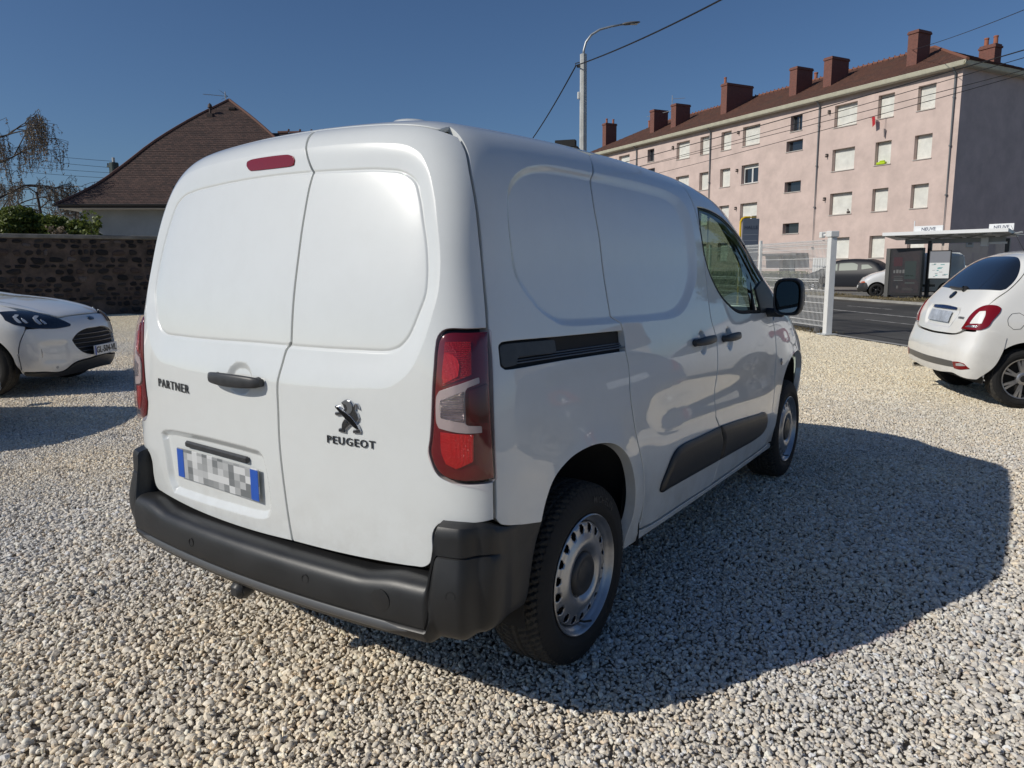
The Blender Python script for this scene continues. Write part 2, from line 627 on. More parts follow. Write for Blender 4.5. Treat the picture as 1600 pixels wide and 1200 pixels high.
# ------------------------------------------------------------------ body panels
def panel(name, body, pm, outline, mtl, parent, holes=(), relief=None, sp=.012, edge=.004, depth=.038, off=0.0,
          inset=.0048, feat=(), label=None, mirror=False, both=False, thick_uv=False, sub=None, rad=.012, step=None, extra=None):
    """a sheet of bodywork cut along an outline, its rim rolled inwards"""
    st = step or max(sp * .8, .006)
    loops = []
    o = curve(outline, st, rad=rad)
    loops.append(offset_in(o, inset))
    for h in holes:
        hh = curve(h, st, rad=rad)
        loops.append(offset_in(hh, -inset)[::-1].copy())
    pts = []; edges = []
    for L in loops:
        b = len(pts)
        pts += L.tolist()
        n = len(L)
        edges += [(b + i, b + (i + 1) % n) for i in range(n)]
    nb = len(pts)
    allb = loops
    def dist_in(q):
        d, i = dist_poly(q, allb[0])
        v = np.where(i, d, -1)
        for L in allb[1:]:
            dd, ii = dist_poly(q, L)
            v = np.where(ii, -1, np.minimum(v, dd))
        return v
    cand = []
    thr = []
    for L in loops:
        for r in ((edge * .35, edge, edge * 2.2) if edge > 0 else ()):
            q = offset_in(L, r)
            cand.append(q); thr.append(np.full(len(q), r * .9))
    for fl in feat:
        q = np.asarray(fl)
        cand.append(q); thr.append(np.full(len(q), max(edge * 2.6, .003)))
    lo = loops[0].min(0); hi = loops[0].max(0)
    gx = np.arange(lo[0] + sp * .5, hi[0], sp); gy = np.arange(lo[1] + sp * .5, hi[1], sp * .87)
    XX, YY = np.meshgrid(gx, gy)
    XX = XX + (np.arange(len(gy)) % 2)[:, None] * sp * .5
    q = np.stack([XX.ravel(), YY.ravel()], 1)
    cand.append(q); thr.append(np.full(len(q), max(edge * 2.6, sp * .45)))
    cand = np.concatenate(cand); thr = np.concatenate(thr)
    cand = cand[dist_in(cand) > thr]
    # drop near duplicates on a fine lattice
    key = np.round(cand / .0011).astype(np.int64)
    _, ui = np.unique(key, axis=0, return_index=True)
    cand = cand[np.sort(ui)]
    allp = pts + cand.tolist()
    r = geometry.delaunay_2d_cdt([Vector(p) for p in allp], edges, [], 0, 1e-6)
    V2 = np.array([(v.x, v.y) for v in r[0]])
    T = np.array([list(f) for f in r[2] if len(f) == 3], dtype=np.int64)
    cen = V2[T].mean(1)
    keep = dist_in(cen) > 0
    T = T[keep]
    a2 = ((V2[T[:, 1], 0] - V2[T[:, 0], 0]) * (V2[T[:, 2], 1] - V2[T[:, 0], 1]) - (V2[T[:, 1], 1] - V2[T[:, 0], 1]) * (V2[T[:, 2], 0] - V2[T[:, 0], 0]))
    T = T[np.abs(a2) > 1e-10]; a2 = a2[np.abs(a2) > 1e-10]
    T = np.where((a2 > 0)[:, None], T, T[:, ::-1])
    used = np.unique(T)
    remap = -np.ones(len(V2), int); remap[used] = np.arange(len(used))
    V2 = V2[used]; T = remap[T]
    rel = relief
    P, Nn = body.surf(pm, V2[:, 0], V2[:, 1], rel)
    dd = np.maximum(dist_in(V2), 0) if edge > 0 else None
    # rolled rim
    if edge > 0:
        t = np.clip(1 - dd / edge, 0, 1)
        drop = edge * (1 - np.sqrt(np.maximum(1 - t * t, 0))) * .8
        P = P - Nn * (drop - off)[:, None]
    else:
        P = P + Nn * off
    # orientation: make sure faces look outwards
    fn = np.cross(P[T[:, 1]] - P[T[:, 0]], P[T[:, 2]] - P[T[:, 0]])
    if (fn * Nn[T[:, 0]]).sum() < 0:
        T = T[:, ::-1]
    NV = Nn.copy()
    F = T.tolist(); Vv = P.tolist(); NN = None
    # outward direction on the rim, for normals and the skirt
    mo = [remap[k] for k in range(len(remap))]
    orig = r[3]
    loopidx = {}
    for k, src in enumerate(orig):
        for s_ in src:
            loopidx[s_] = k
    bcount = 0
    skV = []; skN = []; skF = []
    base_n = len(Vv)
    rimN = NV.copy()
    for L in loops:
        n = len(L)
        ids = [remap[loopidx.get(bcount + i, 0)] for i in range(n)]
        bcount += n
        ids = [i for k, i in enumerate(ids) if i >= 0 and (k == 0 or i != ids[k - 1])]
        n = len(ids)
        if n < 3: continue
        A = P[ids]
        tang = np.roll(A, -1, 0) - np.roll(A, 1, 0)
        out = np.cross(tang, Nn[ids])
        out /= np.linalg.norm(out, axis=1, keepdims=True) + 1e-12
        # outward = away from material: compare with interior direction through 2D offset sign
        sgn = 1.0
        # loops are CCW for the outline, CW for holes; material is on the left in 2D. use mean test
        inner2 = offset_in(L, max(edge, .004))[:1]
        pi, _ = body.surf(pm, inner2[:, 0], inner2[:, 1], rel)
        k0 = ids[0]
        if np.dot(out[0], pi[0] - P[k0]) > 0: sgn = -1.0
        out *= sgn
        if edge > 0:
            rimN[ids] = (Nn[ids] * .55 + out * .85)
        s0 = base_n + len(skV)
        skV += A.tolist(); skN += out.tolist()
        dn = A - Nn[ids] * depth
        skV += dn.tolist(); skN += out.tolist()
        for i in range(n):
            j = (i + 1) % n
            f = [s0 + i, s0 + j, s0 + n + j, s0 + n + i]
            e1 = np.asarray(A[j]) - A[i]; e2 = dn[i] - A[i]
            if np.dot(np.cross(e1, e2), out[i]) < 0: f = f[::-1]
            skF.append(f)
    if depth > 0:
        Vv = Vv + skV; F = F + skF
        NN = np.concatenate([rimN, np.array(skN)]) if skN else rimN
    else:
        NN = rimN
    NN = NN / (np.linalg.norm(NN, axis=1, keepdims=True) + 1e-12)
    Vv = np.array(Vv)
    res = []
    for mir in ((False, True) if both else (mirror,)):
        V3 = Vv.copy(); N3 = NN.copy(); F3 = F
        if mir:
            V3[:, 0] *= -1; N3[:, 0] *= -1; F3 = [f[::-1] for f in F]
        ob = mesh_obj(name, V3, F3, mtl, parent, True, N3, label)
        res.append(ob)
    return res if both else res[0]


def bevel_fn(outer, inner, D, over=0.0, groove=0.0, gw=.005):
    """relief that sinks D from outer outline to inner outline; returns height and slopes"""
    outer = np.asarray(outer); inner = np.asarray(inner)
    lo, hi = outer.min(0) - .002, outer.max(0) + .002
    def f(P2):
        n = len(P2); H = np.zeros(n); G = np.zeros((n, 2))
        m = ((P2 > lo) & (P2 < hi)).all(1)
        if not m.any(): return H, G
        Q = P2[m]
        o, go = sdf_g(Q, outer); i, gi = sdf_g(Q, inner)
        den = np.maximum(o - i, 1e-6)
        t = np.clip(o / den, 0, 1)
        act = (o > 0) & (i < 0)
        g = .35 * t * t * (3 - 2 * t) + .65 * t
        dg = .35 * 6 * t * (1 - t) + .65
        b = over * (27 / 4.0) * t * t * (1 - t)
        h = -D * (np.where(o <= 0, 0, np.where(i >= 0, 1, g)) + b * act)
        db = over * (27 / 4.0) * (2 * t - 3 * t * t)
        k = -D * (dg + db) * act / den ** 2
        gr = k[:, None] * (-i[:, None] * go + o[:, None] * gi)
        if groove:
            q = -groove * np.exp(-(i / gw) ** 2)
            h = h + q; gr = gr + (q * (-2 * i / gw ** 2))[:, None] * gi
        H[m] = h; G[m] = gr
        return H, G
    return f


def fd(fn, e=2e-3):
    """wrap a plain height function with finite-difference slopes"""
    def f(P2):
        a = np.array([e, 0]); b = np.array([0, e])
        return fn(P2), np.stack([(fn(P2 + a) - fn(P2 - a)) / (2 * e), (fn(P2 + b) - fn(P2 - b)) / (2 * e)], -1)
    return f


def stack_relief(fs):
    def rel(a, b):
        P2 = np.stack([a, b], -1)
        h = np.zeros(len(a)); g = np.zeros((len(a), 2))
        for f in fs:
            r = f(P2)
            if isinstance(r, tuple): h = h + r[0]; g = g + r[1]
            else:
                q = fd(f)(P2); h = h + q[0]; g = g + q[1]
        return h, g[:, 0], g[:, 1]
    return rel


def on_surface(body, pm, V, F, a0, b0, sx=1.0, sy=1.0, slope=0.0, lift=.0, relief=None):
    """lay flat 2D artwork (x right, y up, z depth) on the bodywork round (a0,b0)"""
    V = np.asarray(V, float)
    a = a0 + V[:, 0] * sx; b = b0 + V[:, 1] * sy + V[:, 0] * slope
    P, Nn = body.surf(pm, a, b, relief)
    return P + Nn * (V[:, 2] + lift)[:, None]
# ================================================================== ground, gravel, road
EDGE_P = Vector((-.88, 13.48, 0)); EDGE_D = Vector((.671, -.741, 0)).normalized(); EDGE_N = Vector((.741, .671, 0)).normalized()


def strip(name, d0, d1, t0, t1, z, m, seg=1):
    """a sheet running along the road: d = distance beyond the lot edge, t = along it"""
    V = []; F = []
    for i in range(seg + 1):
        t = t0 + (t1 - t0) * i / seg
        for d in (d0, d1):
            p = EDGE_P + EDGE_D * t + EDGE_N * d
            V.append((p.x, p.y, z))
    for i in range(seg): F.append([2 * i, 2 * i + 2, 2 * i + 3, 2 * i + 1])
    o = mesh_obj(name, V, F, m); o['kind'] = 'structure'
    return o


def ground_mat(name, c1, c2, scale, c3=None, bump=.4, bs=60, bd=.01, rough=.92):
    m = bpy.data.materials.new(name); m.use_nodes = True; nt = m.node_tree; b = nt.nodes['Principled BSDF']
    b.inputs['Roughness'].default_value = rough; b.inputs['Specular IOR Level'].default_value = .3
    geo = nt.nodes.new('ShaderNodeNewGeometry')
    n = nt.nodes.new('ShaderNodeTexNoise'); n.inputs['Scale'].default_value = scale; n.inputs['Detail'].default_value = 9; n.inputs['Roughness'].default_value = .68
    n2 = nt.nodes.new('ShaderNodeTexNoise'); n2.inputs['Scale'].default_value = bs; n2.inputs['Detail'].default_value = 4
    nt.links.new(geo.outputs['Position'], n.inputs['Vector']); nt.links.new(geo.outputs['Position'], n2.inputs['Vector'])
    cr = nt.nodes.new('ShaderNodeValToRGB'); e = cr.color_ramp.elements
    e[0].position = .36; e[0].color = (*c1, 1); e[1].position = .62; e[1].color = (*c2, 1)
    if c3: k = e.new(.5); k.color = (*c3, 1)
    nt.links.new(n.outputs[0], cr.inputs[0])
    mx = nt.nodes.new('ShaderNodeMix'); mx.data_type = 'RGBA'; mx.blend_type = 'MULTIPLY'; mx.inputs[0].default_value = .55
    rp = nt.nodes.new('ShaderNodeMapRange'); rp.inputs[1].default_value = .3; rp.inputs[2].default_value = .7; rp.inputs[3].default_value = .55; rp.inputs[4].default_value = 1.3
    nt.links.new(n2.outputs[0], rp.inputs[0])
    cv = nt.nodes.new('ShaderNodeCombineXYZ')
    for i in range(3): nt.links.new(rp.outputs[0], cv.inputs[i])
    nt.links.new(cr.outputs[0], mx.inputs[6]); nt.links.new(cv.outputs[0], mx.inputs[7]); nt.links.new(mx.outputs[2], b.inputs['Base Color'])
    bp = nt.nodes.new('ShaderNodeBump'); bp.inputs['Strength'].default_value = bump; bp.inputs['Distance'].default_value = bd
    nt.links.new(n2.outputs[0], bp.inputs['Height']); nt.links.new(bp.outputs[0], b.inputs['Normal'])
    return m


sand = ground_mat('sandy_base', (.24, .21, .17), (.40, .36, .30), 2.0, bump=.8, bs=70, bd=.01)
asph = ground_mat('asphalt', (.055, .053, .050), (.095, .092, .086), .35, c3=(.072, .070, .066), bump=.5, bs=160, bd=.004)
asph2 = ground_mat('old_asphalt', (.075, .068, .058), (.12, .11, .095), .5, bump=.5, bs=120, bd=.004)
concr = ground_mat('kerb_concrete', (.28, .27, .25), (.40, .39, .36), 1.5, bump=.4, bs=90, bd=.003)
verge_m = ground_mat('dry_verge', (.13, .105, .06), (.27, .215, .13), .8, c3=(.19, .155, .09), bump=.9, bs=25, bd=.05)
park_m = ground_mat('pale_parking', (.16, .15, .135), (.25, .235, .21), .4, bump=.4, bs=60, bd=.01)
far_m = ground_mat('far_ground', (.12, .12, .08), (.2, .18, .12), .05, bump=.3)

g = mesh_obj('ground', [(-900, -900, -.10), (900, -900, -.10), (900, 900, -.10), (-900, 900, -.10)], [[0, 1, 2, 3]], far_m); g['kind'] = 'structure'
strip('gravel_lot', -60, 0, -45, 40, -.022, sand, 1)
strip('lot_kerb', 0.0, .14, -45, 40, .004, concr)
strip('driveway_apron', .14, 1.9, -45, 40, -.006, ground_mat('apron_asphalt', (.06, .058, .056), (.10, .098, .092), .7, bump=.5, bs=150, bd=.003))
strip('road', 1.9, 8.2, -70, 60, -.02, asph)
strip('roadside_gutter', 8.2, 8.9, -70, 60, -.012, asph2)
k = strip('verge', 9.05, 11.2, -70, 60, .03, verge_m)
kb = MB()
for t0, t1 in ((-70, 60),):
    a = EDGE_P + EDGE_D * t0 + EDGE_N * 8.9; b_ = EDGE_P + EDGE_D * t1 + EDGE_N * 8.9; nn = EDGE_N * .15
    kb.add([(a.x, a.y, -.02), (b_.x, b_.y, -.02), (b_.x, b_.y, .07), (a.x, a.y, .07), (a.x + nn.x, a.y + nn.y, .07), (b_.x + nn.x, b_.y + nn.y, .07), (a.x + nn.x, a.y + nn.y, -.02), (b_.x + nn.x, b_.y + nn.y, -.02)],
           [[0, 1, 2, 3], [3, 2, 5, 4], [4, 5, 7, 6]])
structure(kb.build('kerb', concr))
strip('car_park', 11.2, 60, -90, 60, .0, park_m)
mk = mat('road_paint', (.55, .54, .50), rough=.7, var=.55, vscale=5, var2=(.16, .155, .15))
strip('road_marking', 4.75, 4.87, -60, 40, -.014, mk)
for i in range(14): strip('road_marking', 6.45, 6.53, -40 + i * 6, -37.6 + i * 6, -.014, mk)
for i in range(6): strip('road_marking', 3.2, 3.27, -20 + i * 8, -18 + i * 8, -.014, mk)
tar = mat('tar_seam', (.018, .018, .018), rough=.6)
b = MB()
pts = []
rr = random.Random(4)
for i in range(40):
    p = EDGE_P + EDGE_D * (-6 + i * .35) + EDGE_N * (.72 + .04 * math.sin(i * .9) + rr.uniform(-.02, .02)); pts.append(p)
V = []; F = []
for i, p in enumerate(pts):
    w = EDGE_N * (.025 + rr.uniform(0, .02)); V += [(p.x - w.x, p.y - w.y, -.002), (p.x + w.x, p.y + w.y, -.002)]
for i in range(len(pts) - 1): F.append([2 * i, 2 * i + 2, 2 * i + 3, 2 * i + 1])
structure(mesh_obj('tar_seam', V, F, tar))

# ---- pebbles: a few patches of stones, scattered all over the lot
peb = bpy.data.materials.new('pebble'); peb.use_nodes = True
nt = peb.node_tree; bs = nt.nodes['Principled BSDF']; bs.inputs['Roughness'].default_value = .85; bs.inputs['Specular IOR Level'].default_value = .25
at = nt.nodes.new('ShaderNodeAttribute'); at.attribute_name = 'tint'
geo = nt.nodes.new('ShaderNodeNewGeometry')
n1 = nt.nodes.new('ShaderNodeTexNoise'); n1.inputs['Scale'].default_value = 90; n1.inputs['Detail'].default_value = 6; n1.inputs['Roughness'].default_value = .7
n2 = nt.nodes.new('ShaderNodeTexNoise'); n2.inputs['Scale'].default_value = .33; n2.inputs['Detail'].default_value = 6; n2.inputs['Roughness'].default_value = .6
for n_ in (n1, n2): nt.links.new(geo.outputs['Position'], n_.inputs['Vector'])
r1 = nt.nodes.new('ShaderNodeMapRange'); r1.inputs[1].default_value = .3; r1.inputs[2].default_value = .7; r1.inputs[3].default_value = .78; r1.inputs[4].default_value = 1.15
nt.links.new(n1.outputs[0], r1.inputs[0])
cr = nt.nodes.new('ShaderNodeValToRGB'); e = cr.color_ramp.elements
e[0].position = .38; e[0].color = (.84, .85, .88, 1); e[1].position = .64; e[1].color = (1.07, .99, .86, 1)
nt.links.new(n2.outputs[0], cr.inputs[0])
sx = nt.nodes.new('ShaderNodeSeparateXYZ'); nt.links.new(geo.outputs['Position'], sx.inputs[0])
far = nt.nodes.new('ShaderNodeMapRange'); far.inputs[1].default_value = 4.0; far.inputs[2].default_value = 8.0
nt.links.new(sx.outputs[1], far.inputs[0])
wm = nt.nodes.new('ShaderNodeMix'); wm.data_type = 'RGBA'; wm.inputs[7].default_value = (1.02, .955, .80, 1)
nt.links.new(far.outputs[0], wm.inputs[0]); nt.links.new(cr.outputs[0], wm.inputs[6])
vm = nt.nodes.new('ShaderNodeVectorMath'); vm.operation = 'MULTIPLY'; nt.links.new(at.outputs['Color'], vm.inputs[0]); nt.links.new(wm.outputs[2], vm.inputs[1])
vs = nt.nodes.new('ShaderNodeVectorMath'); vs.operation = 'SCALE'; nt.links.new(vm.outputs[0], vs.inputs[0]); nt.links.new(r1.outputs[0], vs.inputs['Scale'])
nt.links.new(vs.outputs[0], bs.inputs['Base Color'])
bp = nt.nodes.new('ShaderNodeBump'); bp.inputs['Strength'].default_value = .5; bp.inputs['Distance'].default_value = .002
nt.links.new(n1.outputs[0], bp.inputs['Height']); nt.links.new(bp.outputs[0], bs.inputs['Normal'])

# unit stone: cube split 2x2 per face, projected on a sphere
bm = bmesh.new(); bmesh.ops.create_cube(bm, size=2.0); bmesh.ops.subdivide_edges(bm, edges=bm.edges[:], cuts=1, use_grid_fill=True)
U = np.array([v.co[:] for v in bm.verts]); U /= np.linalg.norm(U, axis=1, keepdims=True); UF = np.array([[v.index for v in f.verts] for f in bm.faces]); bm.free()
TILE = .80


def stone_patch(name, seed, n=2700, k_=1.0):
    r = np.random.default_rng(seed)
    nv = len(U)
    # jittered lattice so the cover is complete
    k = int(math.sqrt(n * .80)); gx, gy = np.meshgrid((np.arange(k) + .5) / k, (np.arange(k) + .5) / k)
    ctr = np.stack([gx.ravel(), gy.ravel()], 1) * TILE - TILE / 2 + r.uniform(-.5, .5, (k * k, 2)) * TILE / k * 1.1
    ex = r.uniform(-TILE / 2, TILE / 2, (n - k * k, 2)); ctr = np.concatenate([ctr, ex])
    m = len(ctr)
    size = np.clip(np.exp(r.normal(math.log(.0102), .27, m)), .0048, .021) * k_; size[k * k:] *= .85
    sc = np.stack([size * r.uniform(1.0, 1.45, m), size * r.uniform(.8, 1.05, m), size * r.uniform(.50, .78, m)], 1)
    z = r.uniform(-.011, -.005, m) + np.where(np.arange(m) >= k * k, .004, 0)
    A = r.normal(0, 1, (m, 4)) * np.array([1, .28, .28, 1]); A /= np.linalg.norm(A, axis=1, keepdims=True)
    w, x, y, q = A.T
    Rm = np.stack([1 - 2 * (y * y + q * q), 2 * (x * y - w * q), 2 * (x * q + w * y), 2 * (x * y + w * q), 1 - 2 * (x * x + q * q), 2 * (y * q - w * x), 2 * (x * q - w * y), 2 * (y * q + w * x), 1 - 2 * (x * x + y * y)], 1).reshape(m, 3, 3)
    fr = r.normal(0, 1, (m, 3, 3)); ph = r.uniform(0, 6.28, (m, 3))
    lump = 1 + .10 * np.sin(1.7 * np.einsum('mij,vj->mvi', fr, U) + ph[:, None, :]).sum(-1) / 1.3
    # planar chips make the stones angular
    cn = r.normal(0, 1, (m, 6, 3)); cn /= np.linalg.norm(cn, axis=-1, keepdims=True)
    dd = np.einsum('mij,vj->mvi', cn, U) ; cut = r.uniform(.50, .80, (m, 1, 6))
    lump = lump * np.minimum(1, np.where(dd > cut, cut / np.maximum(dd, 1e-3), 1).min(-1))
    V = U[None] * lump[..., None] * sc[:, None, :]
    V = np.einsum('mij,mvj->mvi', Rm, V) + np.concatenate([ctr, z[:, None]], 1)[:, None, :]
    V = V.reshape(-1, 3); F = (UF[None] + (np.arange(m) * nv)[:, None, None]).reshape(-1, 4)
    me = bpy.data.meshes.new(name)
    me.vertices.add(len(V)); me.vertices.foreach_set('co', V.ravel())
    me.loops.add(F.size); me.loops.foreach_set('vertex_index', F.ravel().astype(np.int32))
    me.polygons.add(len(F)); me.polygons.foreach_set('loop_start', np.arange(0, F.size, 4, dtype=np.int32))
    me.polygons.foreach_set('loop_total', np.full(len(F), 4, dtype=np.int32))
    me.update(calc_edges=True)
    me.polygons.foreach_set('use_smooth', np.repeat(r.random(m) < .35, len(UF)))
    base = np.array([[.63, .59, .52], [.61, .585, .535], [.71, .675, .61], [.55, .52, .475], [.65, .58, .475], [.42, .395, .36], [.80, .765, .70], [.60, .51, .41]])
    pr = np.array([.27, .22, .15, .13, .10, .06, .04, .03]); ci = r.choice(8, m, p=pr)
    colr = np.minimum(base[ci] * r.uniform(1.0, 1.45, (m, 1)), .88)
    att = me.attributes.new('tint', 'FLOAT_COLOR', 'POINT')
    c4 = np.ones((m, nv, 4)); c4[..., :3] = colr[:, None, :]
    att.data.foreach_set('color', c4.ravel())
    me.materials.append(peb)
    return bpy.data.objects.new(name, me)


pc_ = bpy.data.collections.new('pebble_patches')
for s_ in range(5): pc_.objects.link(stone_patch('pebble_patch_%s' % 'abcde'[s_], 20 + s_, n=(2500, 2700, 2400, 3700, 3900)[s_], k_=(1.05, 1.0, 1.15, .84, .80)[s_]))
pts = []; ids = []; rots = []
rr = random.Random(9)
for i in range(-44, 26):
    for j in range(-8, 34):
        x, y = i * TILE, j * TILE
        d = (Vector((x, y, 0)) - EDGE_P).dot(EDGE_N)
        if d > -.42: continue
        if (x + 22.52) * .954 - (y - 11.21) * .30 < .30 and y > -5: continue      # beyond the stone wall
        fine = math.sin(x * 1.1 + 1.3 * math.sin(y * .55)) + math.sin(y * 1.3 + .8 * math.sin(x * .9) + 1.0)
        pts.append((x, y, rr.uniform(-.003, .003) + .003 * math.sin(x * .8) * math.sin(y * .9))); ids.append(rr.choice((3, 4)) if fine + rr.uniform(-.4, .4) > .55 else rr.randrange(3)); rots.append(rr.randrange(4) * math.pi / 2)
# along the kerb the last row follows the edge
for i in range(0, 84):
    p = EDGE_P + EDGE_D * (-32 + i * .62) - EDGE_N * .43
    pts.append((p.x, p.y, -.003)); ids.append(rr.randrange(5)); rots.append(math.atan2(EDGE_D.y, EDGE_D.x) + rr.randrange(4) * math.pi / 2)
me = bpy.data.meshes.new('gravel'); me.from_pydata(pts, [], [])
a = me.attributes.new('pick', 'INT', 'POINT'); a.data.foreach_set('value', ids)
a = me.attributes.new('turn', 'FLOAT', 'POINT'); a.data.foreach_set('value', rots)
gv = bpy.data.objects.new('gravel', me); COL.objects.link(gv)
gv['kind'] = 'stuff'
ng = bpy.data.node_groups.new('scatter', 'GeometryNodeTree')
ng.interface.new_socket('Geometry', in_out='INPUT', socket_type='NodeSocketGeometry'); ng.interface.new_socket('Geometry', in_out='OUTPUT', socket_type='NodeSocketGeometry')
gi = ng.nodes.new('NodeGroupInput'); go = ng.nodes.new('NodeGroupOutput')
ip = ng.nodes.new('GeometryNodeInstanceOnPoints'); ci = ng.nodes.new('GeometryNodeCollectionInfo')
ci.inputs['Collection'].default_value = pc_; ci.inputs['Separate Children'].default_value = True; ci.inputs['Reset Children'].default_value = True
na = ng.nodes.new('GeometryNodeInputNamedAttribute'); na.data_type = 'INT'; na.inputs['Name'].default_value = 'pick'
nb_ = ng.nodes.new('GeometryNodeInputNamedAttribute'); nb_.data_type = 'FLOAT'; nb_.inputs['Name'].default_value = 'turn'
cx_ = ng.nodes.new('ShaderNodeCombineXYZ')
ng.links.new(gi.outputs[0], ip.inputs['Points']); ng.links.new(ci.outputs[0], ip.inputs['Instance']); ip.inputs['Pick Instance'].default_value = True
ng.links.new(na.outputs['Attribute'], ip.inputs['Instance Index']); ng.links.new(nb_.outputs['Attribute'], cx_.inputs[2]); ng.links.new(cx_.outputs[0], ip.inputs['Rotation'])
ng.links.new(ip.outputs[0], go.inputs[0])
md = gv.modifiers.new('scatter', 'NODES'); md.node_group = ng
# ================================================================== the pink apartment block
pink = mat('pink_render', (.61, .485, .435), rough=.92, var=.14, vscale=.9, bump=.25, bscale=25, bdist=.01)
cream = mat('cream_gutter', (.62, .60, .47), rough=.6, var=.12, vscale=3)
shut_m = mat('roller_shutter_white', (.72, .72, .67), rough=.6, var=.12, vscale=2)
dark_gl = mat('dark_window_glass', (.02, .024, .03), rough=.05, coat=1)
frame_w = mat('white_window_frame', (.72, .72, .70), rough=.5)
brick_m = mat('chimney_brick', (.20, .078, .058), rough=.9)
nt = brick_m.node_tree; bsd = nt.nodes['Principled BSDF']
tc = nt.nodes.new('ShaderNodeTexCoord'); mp = nt.nodes.new('ShaderNodeMapping'); mp.inputs['Rotation'].default_value = (math.radians(90), 0, 0)
bt = nt.nodes.new('ShaderNodeTexBrick'); bt.inputs['Scale'].default_value = 4.5; bt.inputs['Color1'].default_value = (.20, .075, .055, 1); bt.inputs['Color2'].default_value = (.14, .055, .043, 1); bt.inputs['Mortar'].default_value = (.20, .13, .11, 1); bt.inputs['Mortar Size'].default_value = .02
vx = nt.nodes.new('ShaderNodeSeparateXYZ'); cx2 = nt.nodes.new('ShaderNodeCombineXYZ'); ad = nt.nodes.new('ShaderNodeMath'); ad.operation = 'ADD'
nt.links.new(tc.outputs['Object'], vx.inputs[0]); nt.links.new(vx.outputs[0], ad.inputs[0]); nt.links.new(vx.outputs[1], ad.inputs[1]); nt.links.new(ad.outputs[0], cx2.inputs[0]); nt.links.new(vx.outputs[2], cx2.inputs[1])
nt.links.new(cx2.outputs[0], bt.inputs['Vector']); nt.links.new(bt.outputs[0], bsd.inputs['Base Color'])
pipe_m = mat('zinc_pipe', (.16, .17, .18), rough=.5, metal=.3)


def tile_mat(name, c1, c2, sx, sy, moss=None, bump=.5):
    m = bpy.data.materials.new(name); m.use_nodes = True; nt = m.node_tree; b = nt.nodes['Principled BSDF']; b.inputs['Roughness'].default_value = .85
    uv = nt.nodes.new('ShaderNodeTexCoord')
    bt = nt.nodes.new('ShaderNodeTexBrick'); bt.inputs['Scale'].default_value = 1.0; bt.inputs['Brick Width'].default_value = sx; bt.inputs['Row Height'].default_value = sy
    bt.inputs['Mortar Size'].default_value = .012; bt.inputs['Color1'].default_value = (*c1, 1); bt.inputs['Color2'].default_value = (*c2, 1); bt.inputs['Mortar'].default_value = (c1[0] * .35, c1[1] * .35, c1[2] * .35, 1)
    nt.links.new(uv.outputs['UV'], bt.inputs['Vector'])
    n = nt.nodes.new('ShaderNodeTexNoise'); n.inputs['Scale'].default_value = .7; n.inputs['Detail'].default_value = 8; n.inputs['Roughness'].default_value = .7
    nt.links.new(uv.outputs['Object'], n.inputs['Vector'])
    mx = nt.nodes.new('ShaderNodeMix'); mx.data_type = 'RGBA'; mx.inputs[7].default_value = (*(moss or c2), 1)
    rp = nt.nodes.new('ShaderNodeMapRange'); rp.inputs[1].default_value = .5; rp.inputs[2].default_value = .72; rp.inputs[4].default_value = .6
    nt.links.new(n.outputs[0], rp.inputs[0]); nt.links.new(rp.outputs[0], mx.inputs[0]); nt.links.new(bt.outputs[0], mx.inputs[6]); nt.links.new(mx.outputs[2], b.inputs['Base Color'])
    bp = nt.nodes.new('ShaderNodeBump'); bp.inputs['Strength'].default_value = bump; bp.inputs['Distance'].default_value = .03
    nt.links.new(bt.outputs['Fac'], bp.inputs['Height']); bp.invert = True; nt.links.new(bp.outputs[0], b.inputs['Normal'])
    return m


def tiled_plane(mb_parts, O, U_, Vv, wu0, wu1, wl0, wl1, course, thick, uvs):
    """courses of tiles between bottom edge (wu0..wu1) and top edge (wl0..wl1); O origin, U_ along the eave, Vv up the slope"""
    L = Vv.length; n = max(1, int(L / course)); vn = Vv / L; nn = U_.cross(vn).normalized()
    if nn.z < 0: nn = -nn
    V, F = mb_parts
    for i in range(n):
        for (a, b_) in ((i / n, (i + 1) / n),):
            x0a = wu0 + (wl0 - wu0) * a; x1a = wu1 + (wl1 - wu1) * a; x0b = wu0 + (wl0 - wu0) * b_; x1b = wu1 + (wl1 - wu1) * b_
            base = len(V)
            for (x, t, h) in ((x0a, a, thick), (x1a, a, thick), (x1b, b_, .004), (x0b, b_, .004), (x0a, a, 0), (x1a, a, 0)):
                p = O + U_ * x + vn * (t * L) + nn * h
                V.append(tuple(p)); uvs.append((x, t * L))
            F += [[base, base + 1, base + 2, base + 3], [base + 4, base + 5, base + 1, base]]


def uv_mesh(name, V, F, uvs, m, parent):
    o = mesh_obj(name, V, F, m, parent)
    uvl = o.data.uv_layers.new(name='UVMap')
    li = np.empty(len(o.data.loops), dtype=np.int32); o.data.loops.foreach_get('vertex_index', li)
    uvl.data.foreach_set('uv', np.array(uvs)[li].ravel())
    return o


